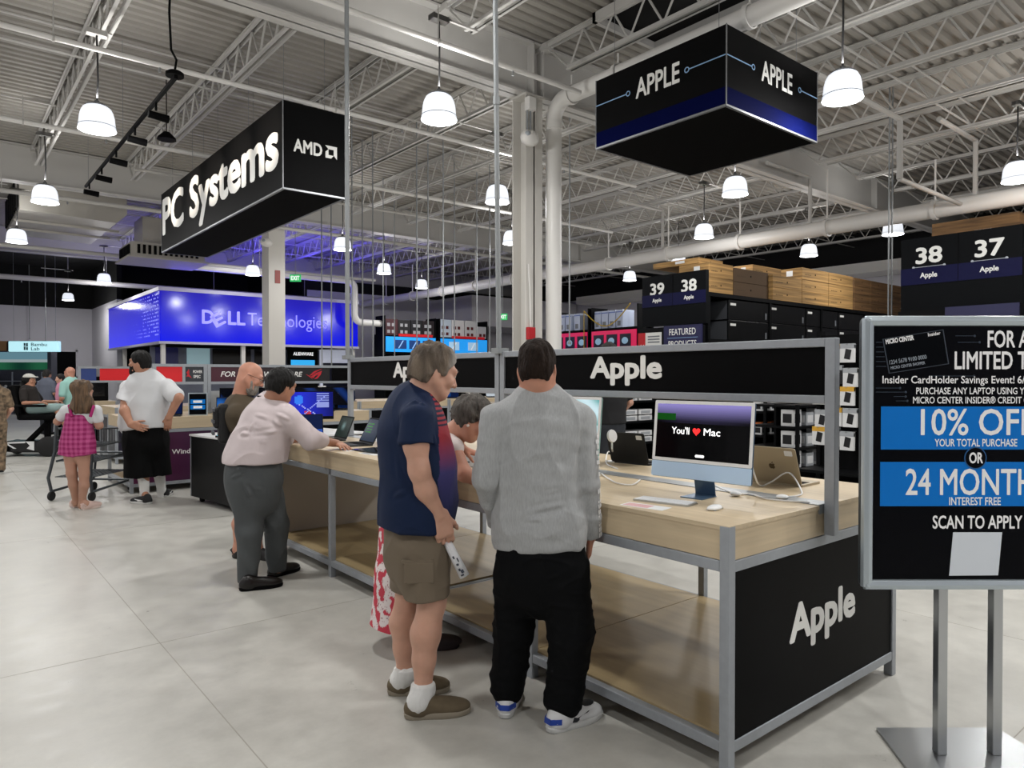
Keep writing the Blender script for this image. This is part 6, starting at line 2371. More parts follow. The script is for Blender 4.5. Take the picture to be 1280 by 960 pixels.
for he, fd in ((heL, fL), (heR, fR)):
    up, at_ = shoe('shoe', he, fd, man, M_shoew, M_soleb, .305, .058, .09)
    b = MB()
    for a0, a1 in ((-75, -25), (-25, 25), (25, 75)):
        q = []
        for an, z in ((a0, .042), (a1, .042), (a1, .066), (a0, .066)):
            t_ = math.radians(an)
            q.append(at_(math.sin(t_) * .049, .055 - math.cos(t_) * .069 * (1 if z < .05 else .95), z))
        b.quad(*q)
    bb = b.build('heel_patch', M_shoeb, up)
    s_ = bb.modifiers.new('thick', 'SOLIDIFY')
    s_.thickness = .004
    s_.offset = 0
    b = MB()
    for sx in (-1, 1):
        b.prism([(.10, .035), (.125, .030), (.20, .062), (.13, .048), (.11, .055)], at_(sx * .0445, 0, 0), at_(sx * .0445, 1, 0) - at_(sx * .0445, 0, 0), ZA, (at_(sx * .006, 0, 0) - at_(0, 0, 0)))
    b.build('side_mark', mat('navy_trim', '#10131f', .5), up)
    b = MB()
    b.sphere(at_(0, .20, .072), 1, 14, 8, (.030, .070, .014), M=frame_m(fd, ZA).to_3x3())
    b.build('tongue', mat('black_mesh', '#131417', .7), up, smooth=True)
    b = MB()
    for k in range(4):
        y = .16 + k * .022
        b.tube([at_(-.026, y, .078 - k * .004), at_(0, y + .005, .089 - k * .005), at_(.026, y, .078 - k * .004)], .003, 5)
    b.build('laces', M_deep, up)

# ------------------------------------------------------------------ man in the navy polo
f = (RT * .86 + FW * .50).normalized()
r_ = f.cross(ZA)
d0 = 3.46
hf = (RT * .90 + FW * .42 - ZA * .34).normalized()
HC = J(543, 465, 3.46)
nk = J(519, 508, 3.46)
S = Sdf()
P, M = head_sdf(S, HC, hf, ZA + f * .35, 1.06, nk, .064)
shN, shF = J(521, 522, d0 - .17), J(524, 515, d0 + .2)
torso(S, [(J(518, 525, d0), .15, .10, f), (J(522, 580, d0), .15, .12, f), (J(518, 660, d0), .15, .11, f)])
elN, wrN = J(524, 588, d0 - .22), J(549, 643, d0 - .16)
S.chain([shN, J(520, 556, d0 - .2), elN], [.058, .055, .046], .03)
S.chain([elN, J(532, 612, d0 - .2), wrN], [.046, .046, .030], .03)
elF, wrF = J(536, 590, d0 + .26), J(545, 632, d0 + .22)
S.chain([shF, elF, wrF], [.055, .044, .03], .03)
hand_sdf(S, wrN, J(562, 690, d0 - .12) - wrN, (-RT * .35 + FW * .8), RT, 1.12, (.55, .6, .62, .62), .04, (.55, .5))
hand_sdf(S, wrF, -ZA + RT * .2, -FW, RT, 1.05)
knN, anN = J(540, 752, 3.38), J(529, 862, 3.34)
knF, anF = J(512, 740, 3.56), J(507, 842, 3.54)
S.chain([J(528, 680, 3.40), knN], [.085, .064], .04)
S.chain([knN, J(532, 792, 3.36), J(530, 825, 3.35), anN], [.064, .069, .052, .040], .03)
S.chain([J(508, 676, 3.56), knF], [.085, .064], .04)
S.chain([knF, J(504, 778, 3.56), J(505, 810, 3.55), anF], [.064, .066, .050, .040], .03)
heN, toN = onz(507, 898, 0), onz(588, 889, 0)
heF, toF = onz(486, 868, 0), onz(566, 862, 0)
foot_sdf(S, heN + (toN - heN).normalized() * .015, toN - heN, .26, anN, .04, True)
foot_sdf(S, heF + (toF - heF).normalized() * .015, toF - heF, .26, anF, .04, True)
man2 = person('grey haired man in a navy polo and khaki shorts holding a rolled paper', S, M_skin, .0042)
eyes(P, M, 1.06, man2)
hc = [pl(P, M, (0, .066, .07), (0, .9, -.45)), pl(P, M, (0, 0, -.085), (0, -.25, -1)), pl(P, M, (0, .022, -.01), (0, 1, -.75)), pl(P, M, (0, -.02, -.045), (0, .8, -.9))]
def hair_dye(V, N):
    t_ = np.clip((wave_noise(V, 14, 3, (1, 1, .3)) + 1) / 2, 0, 1)[:, None]
    q = (V - A_(P(0, .03, .0))) @ A_(M @ Vector((0, 1, 0)))
    g = np.clip(q / .05 + .3, 0, 1)[:, None] * .8
    c = A_(L3('#4a4037')) * (1 - t_) + A_(L3('#77695a')) * t_
    return c * (1 - g) + A_(L3('#a9a6a0')) * g
sdf_obj('hair', hair_sdf(P, M, 1.06, hc, .017), .004, mat('greying_hair', '#6b6054', .8, vcol=True, bump=(80, .8, (1, 1, .3))), man2, [(.004, 16, (1, 1, .35), 3), (.002, 40, (1, 1, .3), 4)], dye=hair_dye)
G = Sdf()
hem = [(J(505, 656, d0), (-ZA - RT * .06).normalized())]
torso(G, [(J(514, 517, d0), .165, .100, f), (J(516, 545, d0), .205, .150, f), (J(523, 585, d0), .205, .172, f), (J(522, 625, d0), .205, .180, f), (J(518, 668, d0), .205, .176, f)], .05, hem)
G.cone(nk + Vector((0, 0, -.03)), shN + Vector((0, 0, .01)), .066, .066, .05)
G.cone(nk + Vector((0, 0, -.03)), shF + Vector((0, 0, .01)), .066, .066, .05)
cu = (J(522, 555, d0 - .2), (J(524, 590, d0 - .22) - J(521, 530, d0 - .18) - RT * .02).normalized())
G.cone(shN, J(522, 575, d0 - .21), .074, .083, .014, None, [cu])
cu2 = (J(535, 560, d0 + .23), (elF - shF).normalized())
G.cone(shF, J(540, 575, d0 + .24), .076, .08, .04, None, [cu2])
fa = A_(f)
c0 = A_(J(520, 560, d0))
navy, red, purp = A_(L3('#11213f')), A_(L3('#94303a')), A_(L3('#3f3a6c'))
def polo_dye(V, N):
    q = V - c0
    fr = q @ fa + (V[:, 2] - 1.25) * .18
    lat = q @ A_(f.cross(ZA))
    z = V[:, 2]
    frontm = (fr > np.where(z > J(545, 535, d0).z, .05, -.012)) & (np.abs(lat) < .30)
    sleeve = np.zeros(len(V), bool)
    a, b = A_(shN), A_(elN)
    t_ = np.clip(((V - a) @ (b - a)) / ((b - a) @ (b - a)), -.3, 1)
    sleeve = np.linalg.norm(V - (a + t_[:, None] * (b - a)), axis=1) < .098
    sleeve &= (fr < .13)
    z1, z2, z3 = J(545, 528, d0).z, J(545, 545, d0).z, J(545, 585, d0).z
    col = np.repeat(navy[None], len(V), 0)
    tt = np.clip((z - z3) / (z2 - z3), 0, 1)[:, None]
    g = purp * (1 - tt) + red * tt
    z4 = J(545, 650, d0).z
    tn = np.clip((z - z4) / (z3 - z4), 0, 1)[:, None]
    g = np.where(z[:, None] < z3, navy * (1 - tn) + purp * tn, g)
    st = (np.floor((z - z1) / .011).astype(int) % 2 == 0)[:, None]
    g = np.where(z[:, None] > z1 - .01, np.where(st, red * 1.1, navy * .7), g)
    m_ = (frontm & ~sleeve)[:, None]
    return np.where(m_, g, col)
M_polo = mat('navy_polo_knit', '#14233f', .7, vcol=True, spec=.2, bump=(14, .12, (1, 1, .6)))
bkd = d0 - .19
c_ = lambda x, y: J(455 + .2915 * x, 420 + .2915 * y, bkd)
CR = [(c_(a, b), c_(c, d), w_, m_) for a, b, c, d, w_, m_ in ((240, 250, 180, 330, .012, .008), (260, 270, 200, 380, .010, .006), (170, 330, 175, 440, .010, .008), (110, 420, 150, 620, .012, .006), (180, 560, 235, 700, .012, .008), (90, 700, 200, 660, .012, .006), (300, 420, 330, 520, .010, .006), (330, 560, 385, 620, .010, .005), (130, 300, 90, 420, .012, .006))]
polo = sdf_obj('polo_shirt', G, .0042, M_polo, man2, [(.004, 2.8, (1, 1, .5), 31), (.006, 3.2, (1.1, 1.1, .7), 32, True)], dye=polo_dye, smooth=7, creases=CR)
cl = Sdf()
cl.cone(nk + ZA * .085 + f * .012, nk + ZA * .01 - f * .01, .080, .104, .02, None, [(nk + ZA * .095, (ZA + f * .40).normalized()), (nk - ZA * .0, (-ZA - f * .5).normalized())])
sdf_obj('collar', cl, .004, mat('navy_collar', '#14233f', .7), polo)
# shorts with a cargo pocket
T = Sdf()
torso(T, [(J(520, 650, d0), .165, .142, f), (J(521, 685, d0), .170, .148, f), (J(522, 700, d0), .17, .145, f)], .05, [(J(514, 645, d0), ZA)])
kd = (knN - J(528, 690, 3.40)).normalized()
T.cone(J(526, 690, 3.40), J(537, 762, 3.38), .108, .110, .05, None, [(J(532, 746, 3.38), (-ZA + RT * .08).normalized())])
T.cone(J(515, 685, 3.56), J(513, 755, 3.56), .104, .104, .05, None, [(J(508, 735, 3.56), -ZA)])
M_khaki = mat('khaki_cotton', '#6f6353', .85, bump=(10, .3, (1, 1, .8)))
c_ = lambda x, y: J(460 + x / 4, 560 + y / 4, d0 - .2)
CR = [(c_(a, b), c_(c, d), w_, m_) for a, b, c, d, w_, m_ in ((200, 460, 300, 520, .010, .008), (230, 560, 320, 620, .010, .007), (300, 520, 330, 620, .009, .006), (150, 480, 170, 640, .010, .006), (250, 660, 400, 640, .010, .006), (330, 580, 400, 600, .009, .006))]
so = sdf_obj('shorts', T, .005, M_khaki, man2, [(.005, 3.6, (1, 1, .8), 41, True), (.003, 8, (1, 1, 1), 42)], smooth=6, creases=CR)
b = MB()
Mp = frame_m(-FW * .9 + RT * .1, ZA)
b.cbox(J(522, 702, 3.285), (.15, .02, .02), Mp)
b.cbox(J(524, 716, 3.278), (.14, .012, .10), Mp)
b.build('cargo_pocket', M_khaki, so, bevel=.006)
M_suede = mat('olive_suede', '#5f5340', .9, noise=(20, .12))
M_tsole = mat('taupe_sole', '#8d8474', .7)
M_sock = mat('white_sock', '#dfdfdd', .9, bump=(90, .3, (1, 1, .1)))
for he, to, an in ((heN, toN, anN), (heF, toF, anF)):
    shoe('shoe', he, to - he, man2, M_suede, M_tsole, .30, .054, .085)
    q = Sdf()
    b0 = he + (to - he).normalized() * .06 + ZA * .07
    q.cone(b0, an + ZA * .0, .057, .055, .02)
    q.cone(an, an + ZA * .06, .053, .056, .02, None, [(an + ZA * .025, ZA)])
    sdf_obj('sock', q, .0045, M_sock, man2, [(.001, 30, (1, 1, .05), 4)])
# rolled paper in his hand
pa, pb = J(562, 683, d0 - .10), J(581, 720, d0 - .10)
t = thing('rolled_paper', 'rolled white printed paper held by the navy polo man', 'paper', pb)
ax = (pb - pa).normalized()
a_ = ax.orthogonal().normalized()
b_ = ax.cross(a_)
vs, fs = [], []
n_, turns = 44, 1.6
for i in range(n_ + 1):
    an = 2 * math.pi * turns * i / n_
    rr = .021 - .004 * i / n_
    for z in (-.03, (pb - pa).length):
        k = 1.0 if z < 0 else 1.25
        vs.append(pa + ax * z + (a_ * math.cos(an) + b_ * math.sin(an)) * rr * k)
fs = [(2 * i, 2 * i + 1, 2 * i + 3, 2 * i + 2) for i in range(n_)]
o = MB().add(vs, fs).build('sheet', mat('paper_white', '#e8e9ec', .6), t, smooth=True)
s_ = o.modifiers.new('thick', 'SOLIDIFY'); s_.thickness = .0008
b = MB()
vd = (Vector((0, 0, HCAM)) - pa).normalized()
vd = (vd - ax * vd.dot(ax)).normalized()
td = ax.cross(vd)
Lp = (pb - pa).length
for (z, o_, w_, hh, mm) in ((.045, .004, .008, .014, 0), (.06, -.008, .006, .02, 0), (.085, .0, .012, .010, 0), (.11, .004, .010, .012, 0), (.12, -.007, .014, .016, 0), (.14, .0, .016, .008, 0)):
    rr = .0225 * (1 + .25 * z / Lp)
    q = [pa + ax * (z + dz) + (vd * math.cos((o_ + du) / rr) + td * math.sin((o_ + du) / rr)) * (rr + .0006) for dz, du in ((0, 0), (hh, 0), (hh, w_), (0, w_))]
    b.quad(*q)
b.build('print', mat('blue_grey_print', '#3c4250', .6), o)

# ------------------------------------------------------------------ woman bending over the counter
f = (RT * .92 + FW * .2).normalized()
S = Sdf()
hipc = Vector((2.20, 3.58, .86))
nk = J(566, 540, 4.15)
HC = J(590, 524, 4.08)
hf = (RT * .80 + FW * .12 - ZA * .62).normalized()
P, M = head_sdf(S, HC, hf, ZA + f * .5, 1.0, nk, .052)
ch = J(552, 566, 4.2)
S.chain([hipc, J(530, 600, 4.2), ch, nk + Vector((0, 0, -.04))], [.14, .12, .12, .06], .06)
shN, shF = J(566, 560, 4.03), J(556, 548, 4.36)
elN, wrN = J(580, 592, 3.96), J(606, 606, 4.05)
S.chain([shN, elN, wrN], [.05, .042, .029], .03)
elF, wrF = J(572, 580, 4.42), J(578, 561, 4.2)
S.chain([shF, elF, wrF], [.05, .040, .028], .03)
hand_sdf(S, wrN, RT * .8 - ZA * .1 + FW * .4, -ZA, FW, .92, (.3, .35, .35, .4))
hand_sdf(S, wrF, RT * .8 - ZA * .25 - FW * .2, -ZA, -FW, .92, (.2, .25, .25, .3))
for y, x in ((3.50, 2.24), (3.66, 2.19)):
    S.chain([Vector((x, y, .8)), Vector((x + .01, y, .45)), Vector((x, y, .08))], [.085, .055, .035], .03)
hw = [Vector((2.24, 3.50, 0)) - f * .06, Vector((2.19, 3.66, 0)) - f * .06]
for q in hw:
    foot_sdf(S, q, f, .23, q + f * .05 + ZA * .12, .034)
wom = person('woman with short grey hair and glasses bending over the counter', S, M_skin_r, .005)
eyes(P, M, 1.0, wom)
spectacles(P, 1.0, wom)
hc = [pl(P, M, (0, .064, .055), (0, .95, -.35)), pl(P, M, (0, 0, -.08), (0, -.3, -1)), pl(P, M, (0, .018, -.01), (0, 1, -.8))]
sdf_obj('hair', hair_sdf(P, M, 1.0, hc, .026), .0045, mat('short_grey_hair', '#4d4843', .8, noise=(40, .45, (1, 1, .4)), bump=(60, 1.0, (1, 1, .4))), wom, [(.007, 11, (1, 1, .6), 9), (.003, 30, (1, 1, .5), 4)])
b = MB()
b.sphere(P(.08, -.006, -.045), .009, 10, 8)
b.sphere(P(-.08, -.006, -.045), .009, 10, 8)
b.build('earrings', mat('pearl', '#e6e0d8', .2), wom, smooth=True)
G = Sdf()
G.chain([hipc + ZA * .02, J(530, 600, 4.2), ch], [.158, .142, .142], .06)
G.cone(ch, nk + Vector((0, 0, -.04)), .142, .085, .05, None, [(nk - ZA * .02, (ZA * .3 + f).normalized())])
G.cone(ch, shN, .10, .062, .03)
G.cone(ch, shF, .10, .062, .03)
sdf_obj('tank_top', G, .006, mat('white_floral_cotton', '#d9cfcc', .85, bump=(9, .3)), wom, [(.004, 4, (1, 1, .6), 3)])
K = Sdf()
for k in range(1):
    K.cone(hipc + ZA * .06 - RT * .03, Vector((2.17, 3.615, .42)), .180, .195, .05)
    K.cone(Vector((2.17, 3.615, .42)), Vector((2.155, 3.635, -.05)), .195, .225, .05, None, [((0, 0, .14), (0, 0, -1))])
def fl_dye(V, N):
    n1 = wave_noise(V, 9.5, 77, (1, 1, 1), 11)
    n2 = wave_noise(V, 18, 78, (1, 1, 1), 9)
    c = np.repeat(A_(L3('#c23a4c'))[None], len(V), 0)
    c = np.where((n1 + .35 * n2 > -.02)[:, None], A_(L3('#e3d9d8')), c)
    return np.where(((n1 + .35 * n2 > -.02) & (np.abs(n2) < .07))[:, None], A_(L3('#a0636d')), c)
sdf_obj('skirt', K, .006, mat('coral_floral_cotton', '#c23a4c', .85, vcol=True), wom, [(.012, 2.4, (1, 1, .1), 8)], dye=fl_dye)
for q in hw:
    shoe('sandal', q - f * .01, f, wom, mat('dark_sandal', '#2a2226', .6), mat('dark_sandal', '#2a2226', .6), .245, .045, .03)

# ------------------------------------------------------------------ man in the pale pink shirt leaning on the counter
f = (RT * .82 + FW * .55).normalized()
r_ = f.cross(ZA)
d0 = 5.42
S = Sdf()
HC = J(352, 482, 5.36)
hf = (RT * .50 + FW * .80 - ZA * .22).normalized()
nk = J(338, 505, 5.4)
P, M = head_sdf(S, HC, hf, ZA + f * .3, 1.03, nk, .062)
torso(S, [(J(335, 520, d0), .16, .11, f), (J(325, 555, d0), .18, .13, f), (J(318, 595, d0), .17, .13, f)])
shN, shF = J(358, 522, d0 - .1), J(338, 512, d0 + .22)
elN, wrN = J(389, 549, d0 - .02), Vector((2.57, 5.39, 1.045))
S.chain([shN, elN, wrN], [.06, .048, .03], .03)
hdir = J(432, 554, 5.68) - wrN
hdir.z = -.02
hand_sdf(S, wrN, hdir, -ZA, FW * .6 + RT * -.4, 1.02, (.12, .12, .14, .16), .10, (.6, .1))
elF, wrF = J(356, 548, d0 + .36), Vector((2.56, 5.85, 1.06))
S.chain([shF, elF, wrF], [.06, .046, .03], .03)
hand_sdf(S, wrF, RT * .5 + FW * .8 - ZA * .05, -ZA, -FW, 1.0, (.2, .2, .2, .2))
hN, knN, anN = J(308, 608, 5.36), J(312, 665, 5.34), J(310, 724, 5.34)
hF, knF, anF = J(334, 608, 5.52), J(345, 655, 5.56), J(346, 710, 5.62)
S.chain([hN, knN, anN], [.09, .065, .042], .03)
S.chain([hF, knF, anF], [.09, .065, .042], .03)
heN, toN = onz(300, 739, 0), onz(352, 732, 0)
heF, toF = onz(336, 723, 0), onz(386, 708, 0)
foot_sdf(S, heN + (toN - heN).normalized() * .015, toN - heN, .25, anN, .04, True)
foot_sdf(S, heF + (toF - heF).normalized() * .015, toF - heF, .25, anF, .04, True)
man3 = person('dark haired man in a pale pink shirt and grey trousers leaning on the counter', S, M_skin_t, .005)
eyes(P, M, 1.03, man3)
hc = [pl(P, M, (0, .064, .06), (0, .9, -.45)), pl(P, M, (0, 0, -.080), (0, -.25, -1)), pl(P, M, (0, .022, -.01), (0, 1, -.7))]
sdf_obj('hair', hair_sdf(P, M, 1.03, hc, .014), .0045, mat('black_hair', '#090706', .6, spec=.25, noise=(60, .3, (1, 1, .3)), bump=(80, .6, (1, 1, .3))), man3, [(.002, 30, (1, 1, .4), 3)])
G = Sdf()
hem = [(J(318, 574.5, d0), (-ZA + RT * .03).normalized())]
torso(G, [(J(338, 514, d0), .150, .105, f), (J(334, 530, d0), .215, .165, f), (J(325, 556, d0), .225, .205, f), (J(318, 578, d0), .232, .215, f), (J(317, 592, d0), .215, .20, f)], .06, hem)
G.cone(nk - ZA * .03, shN, .07, .075, .05)
G.cone(nk - ZA * .03, shF, .07, .075, .05)
cuff = elN + (wrN - elN) * .34
G.chain([shN, elN], [.088, .075], .05)
G.cone(elN, cuff, .075, .062, .03)
G.cone(shF, elF, .088, .072, .05)
M_pink = mat('pale_pink_cotton', '#cfc2c3', .8, bump=(8, .25), sheen=.1)
c_ = lambda x, y: J(265 + x / 6, 445 + y / 6, d0 - .2)
CR = [(c_(a, b), c_(c, d), w_, m_) for a, b, c, d, w_, m_ in ((150, 570, 300, 590, .014, .012), (300, 590, 500, 560, .014, .010), (320, 490, 270, 600, .012, .006), (450, 470, 540, 560, .014, .010), (460, 420, 620, 500, .014, .010), (540, 350, 620, 420, .012, .007), (640, 560, 740, 640, .012, .009), (660, 540, 760, 600, .012, .008), (380, 640, 360, 740, .014, .008), (230, 400, 430, 470, .014, .006), (520, 560, 650, 620, .012, .008))]
ps = sdf_obj('shirt', G, .005, M_pink, man3, [(.006, 2.6, (1, 1, .8), 51, True), (.003, 5, (1, 1, 1), 52)], smooth=8, creases=CR)
ps_c = Sdf()
ps_c.cone(nk + ZA * .07 + f * .02, nk + ZA * .0, .076, .098, .02, None, [(nk + ZA * .085, (ZA + f * .3).normalized()), (nk, -ZA)])
sdf_obj('collar', ps_c, .0045, M_pink, ps)
b = MB()
b.tube([nk + f * .09 + ZA * .03 - r_ * .06, nk - f * .02 - r_ * .095 + ZA * .05, nk - f * .092 + ZA * .06, nk - f * .02 + r_ * .095 + ZA * .05, nk + f * .09 + ZA * .03 + r_ * .06], .007, 6)
b.build('lanyard', M_deep, man3, smooth=True)
T = Sdf()
torso(T, [(J(317, 575, d0), .205, .19, f), (J(317, 598, d0), .210, .20, f), (J(318, 618, d0), .19, .185, f)], .05, [(J(317, 572, d0), ZA)])
T.chain([hN + Vector((0, 0, -.05)), knN], [.125, .092], .03)
T.cone(knN, anN, .092, .070, .03, None, [(anN - ZA * .02, -ZA)])
T.chain([hF + Vector((0, 0, -.05)), knF], [.122, .092], .03)
T.cone(knF, anF, .092, .070, .03, None, [(anF - ZA * .02, -ZA)])
M_gtr = mat('grey_trouser_cloth', '#4a4e50', .8, bump=(9, .2))
CR = [(c_(a, b), c_(c, d), w_, m_) for a, b, c, d, w_, m_ in ((130, 920, 280, 870, .012, .008), (250, 960, 300, 1080, .014, .008), (330, 1000, 480, 1010, .014, .006), (350, 1250, 330, 1600, .012, .006))]
tr = sdf_obj('trousers', T, .006, M_gtr, man3, [(.006, 3.2, (1, 1, .6), 61, True), (.003, 7, (1, 1, 1), 62)], smooth=6, creases=CR)
B = Sdf()
torso(B, [(J(317, 572.0, d0), .222, .206, f), (J(317, 577.5, d0), .222, .206, f)], .02, [(J(317, 572, d0), ZA), (J(317, 578.5, d0), -ZA)])
sdf_obj('belt', B, .006, mat('black_leather', '#0c0b0b', .4), tr)
M_dkshoe = mat('dark_brown_leather', '#14100f', .35)
for he, to in ((heN, toN), (heF, toF)):
    shoe('shoe', he, to - he, man3, M_dkshoe, M_deep, .30, .05, .075)
# ------------------------------------------------------------------ bald bearded man with a harness
f = (RT * .88 + FW * .42).normalized()
r_ = f.cross(ZA)
d0 = 6.2
S = Sdf()
HC = J(313, 471, d0)
hf = (RT * .84 + FW * .2 - ZA * .38).normalized()
nk = J(300, 500, d0 + .02)
P, M = head_sdf(S, HC, hf, ZA + f * .4, 1.06, nk, .066)
hipc = Vector((2.20, 6.20, .92))
torso(S, [(nk + Vector((-.0, 0, -.12)), .16, .10, f), (hipc + ZA * .2, .16, .12, f), (hipc, .16, .12, f)])
shN, shF = J(296, 518, d0 - .16), J(305, 512, d0 + .2)
elN, wrN = J(312, 548, d0 - .1), Vector((2.56, 6.05, 1.06))
S.chain([shN, elN, wrN], [.055, .045, .03], .03)
hand_sdf(S, wrN, RT * .9 + FW * .3, -ZA, FW, 1.0, (.2, .25, .25, .3))
elF, wrF = J(330, 540, d0 + .3), Vector((2.58, 6.35, 1.06))
S.chain([shF, elF, wrF], [.055, .045, .03], .03)
hand_sdf(S, wrF, RT * .9 + FW * .3, -ZA, -FW, 1.0, (.2, .25, .25, .3))
he1, he2 = Vector((2.14, 6.12, 0)), Vector((2.05, 6.36, 0))
fd = (RT * .8 - FW * .25)
fd.z = 0
p1_ = onz(316, 698, 0)
he1 = Vector((p1_.x, p1_.y, 0))
for hh, hx in ((he1, hipc + Vector((.05, -.1, -.05))), (he2, hipc + Vector((-.05, .1, -.05)))):
    an = hh + fd.normalized() * .05 + ZA * .1
    S.chain([hx, (hx + an) / 2 + f * .03, an + ZA * .2, an], [.085, .058, .05, .036], .03)
    foot_sdf(S, hh, fd, .26, an, .038)
man4 = person('bald man with a grey beard and glasses in an olive t-shirt and black harness', S, M_skin_r, .005)
eyes(P, M, 1.06, man4)
spectacles(P, 1.06, man4)
bd = Sdf()
bcut = [pl(P, M, (0, .0, -.035), (0, -.35, 1)), pl(P, M, (0, -.005, -.03), (0, -1, .2))]
bd.ell(P(0, .026, -.055), (.070, .078, .085), np.array(M), .03, bcut)
bd.ell(P(0, .060, -.105), (.045, .040, .045), np.array(M), .03, bcut)
sdf_obj('beard', bd, .0045, mat('grey_beard', '#8d8780', .85, noise=(50, .3), bump=(70, .8)), man4, [(.004, 22, (1, 1, .5), 5)])
G = Sdf()
torso(G, [(nk + Vector((0, 0, -.06)), .12, .09, f), (nk + Vector((0, 0, -.14)), .205, .14, f), (hipc + ZA * .25, .20, .16, f), (hipc, .205, .16, f)], .05, [(hipc, -ZA)])
c_ = elN + (shN - elN) * .15
G.cone(nk - ZA * .06, shN, .06, .075, .05)
G.cone(nk - ZA * .06, shF, .06, .075, .05)
G.cone(shN, c_, .074, .07, .04)
G.cone(shF, elF + (shF - elF) * .15, .074, .07, .04)
sdf_obj('t_shirt', G, .006, mat('olive_cotton', '#4b4030', .85, bump=(9, .25)), man4, [(.005, 3, (1, 1, .8), 5, True)])
b = MB()
bk = nk - f * .13 - ZA * .20
b.cbox(bk, (.26, .10, .34), frame_m(f, ZA))
b.cbox(bk - f * .06 + ZA * .05, (.2, .06, .18), frame_m(f, ZA))
pkx = b.build('backpack', mat('black_nylon', '#0b0b0d', .7), man4, bevel=.03, seg=3)
b = MB()
for s in (-.10, .10):
    b.tube([bk + r_ * s + ZA * .18 + f * .05, nk + r_ * s * 1.0 + ZA * .0 - f * .02, nk + r_ * s * 1.15 + f * .13 - ZA * .10, nk + r_ * s * 1.2 + f * .15 - ZA * .3], .022, 8)
b.build('strap', mat('black_nylon', '#0b0b0d', .7), man4, smooth=True)
b = MB()
for k in range(3):
    b.cbox(bk - f * .09 + ZA * (.12 - .1 * k), (.24, .02, .025), frame_m(f, ZA))
b.build('buckle', mat('grey_webbing', '#55585c', .5), pkx)
T = Sdf()
torso(T, [(hipc + ZA * .04, .19, .15, f), (hipc - ZA * .1, .19, .15, f)], .05, [(hipc + ZA * .03, ZA)])
for hx, hh in ((hipc + Vector((.05, -.1, -.1)), he1), (hipc + Vector((-.05, .1, -.1)), he2)):
    T.cone(hx, (hx * .62 + Vector((hh.x, hh.y, 0)) * .38), .11, .11, .05)
sdf_obj('shorts', T, .007, mat('dark_shorts', '#1a1b1e', .85), man4)
for hh in (he1, he2):
    up, at_ = shoe('sandal', hh, fd, man4, mat('black_strap', '#141213', .6), mat('black_strap', '#141213', .6), .275, .048, .02)
    b = MB()
    for y in (.10, .16, .21):
        b.tube([at_(-.045, y, .03), at_(-.03, y, .065 - (y - .1) * .2), at_(0, y, .078 - (y - .1) * .25), at_(.03, y, .065 - (y - .1) * .2), at_(.045, y, .03)], .009, 6)
    b.tube([at_(-.04, .05, .03), at_(-.035, .0, .075), at_(0, -.01, .08), at_(.035, .0, .075), at_(.04, .05, .03)], .008, 6)
    b.build('strap', mat('black_strap', '#141213', .6), up, smooth=True)

# ------------------------------------------------------------------ big man in white t-shirt and long black shorts
f = (FW * .93 - RT * .25).normalized()
r_ = f.cross(ZA)
d0 = 9.05
S = Sdf()
HC = J(174.5, 453, 9.0)
hf = (-RT * 1.0 + FW * .0).normalized()
nk = J(180, 474, 9.05)
P, M = head_sdf(S, HC, hf, ZA, 1.12, nk, .075)
torso(S, [(J(182, 484, d0), .2, .13, f), (J(183, 510, d0), .22, .15, f), (J(182, 545, d0), .2, .15, f)])
shL, shR = J(160, 485, d0), J(209, 484, d0)
elL, wrL = J(156, 514, d0 - .24), J(163, 530, d0 - .32)
elR, wrR = J(223, 497, d0 - .12), J(211, 522, d0 - .10)
S.chain([shL, elL, wrL], [.075, .058, .038], .03)
S.chain([shR, elR, wrR], [.075, .058, .038], .03)
hand_sdf(S, wrL, RT * .85 - ZA * .30 + f * .1, f, ZA, 1.15, (.3, .3, .3, .3))
hand_sdf(S, wrR, -ZA * .8 - RT * .15 + f * .2, f, -RT, 1.1, (.3, .3, .3, .3))
anL, anR = J(181, 618, 8.98), J(202, 613, 9.3)
hL, hR = J(174, 555, 9.0), J(194, 553, 9.15)
knL, knR = J(179, 590, 8.98), J(199, 588, 9.25)
S.chain([hL, knL, anL], [.10, .075, .048], .03)
S.chain([hR, knR, anR], [.10, .075, .048], .03)
heL, heR = onz(189, 630, 0), onz(205, 622, 0)
fdL = (-RT * .95 + FW * .3)
fdR = (FW * .9 - RT * .2)
foot_sdf(S, heL, fdL, .27, anL, .045, True)
foot_sdf(S, heR, fdR, .27, anR, .045, True)
man5 = person('big bearded man in a white t-shirt and long black shorts, hands on hips', S, M_skin_t, .006)
eyes(P, M, 1.12, man5)
hc = [pl(P, M, (0, .066, .06), (0, .9, -.45)), pl(P, M, (0, 0, -.085), (0, -.2, -1)), pl(P, M, (0, .02, -.01), (0, 1, -.7))]
M_blackhair = mat('black_hair', '#090706', .6, spec=.25, noise=(60, .3, (1, 1, .3)), bump=(80, .6, (1, 1, .3)))
sdf_obj('hair', hair_sdf(P, M, 1.12, hc, .018), .006, M_blackhair, man5, [(.003, 20, (1, 1, .5), 3)])
bd = Sdf()
bcut = [pl(P, M, (0, .0, -.040), (0, -.3, 1)), pl(P, M, (0, .0, -.03), (0, -1, .2))]
bd.ell(P(0, .028, -.060), (.074, .088, .092), np.array(M), .03, bcut)
bd.ell(P(0, .070, -.115), (.050, .045, .055), np.array(M), .03, bcut)
sdf_obj('beard', bd, .006, M_blackhair, man5, [(.003, 20, (1, 1, .5), 5)])
b = MB()
b.tube([nk + r_ * -.085 + ZA * .0, nk - f * .09 + ZA * .01, nk + r_ * .085], .011, 6)
b.build('neck_cord', M_deep, man5, smooth=True)
G = Sdf()
hem = [(J(182, 534, d0), (-ZA + RT * .10).normalized())]
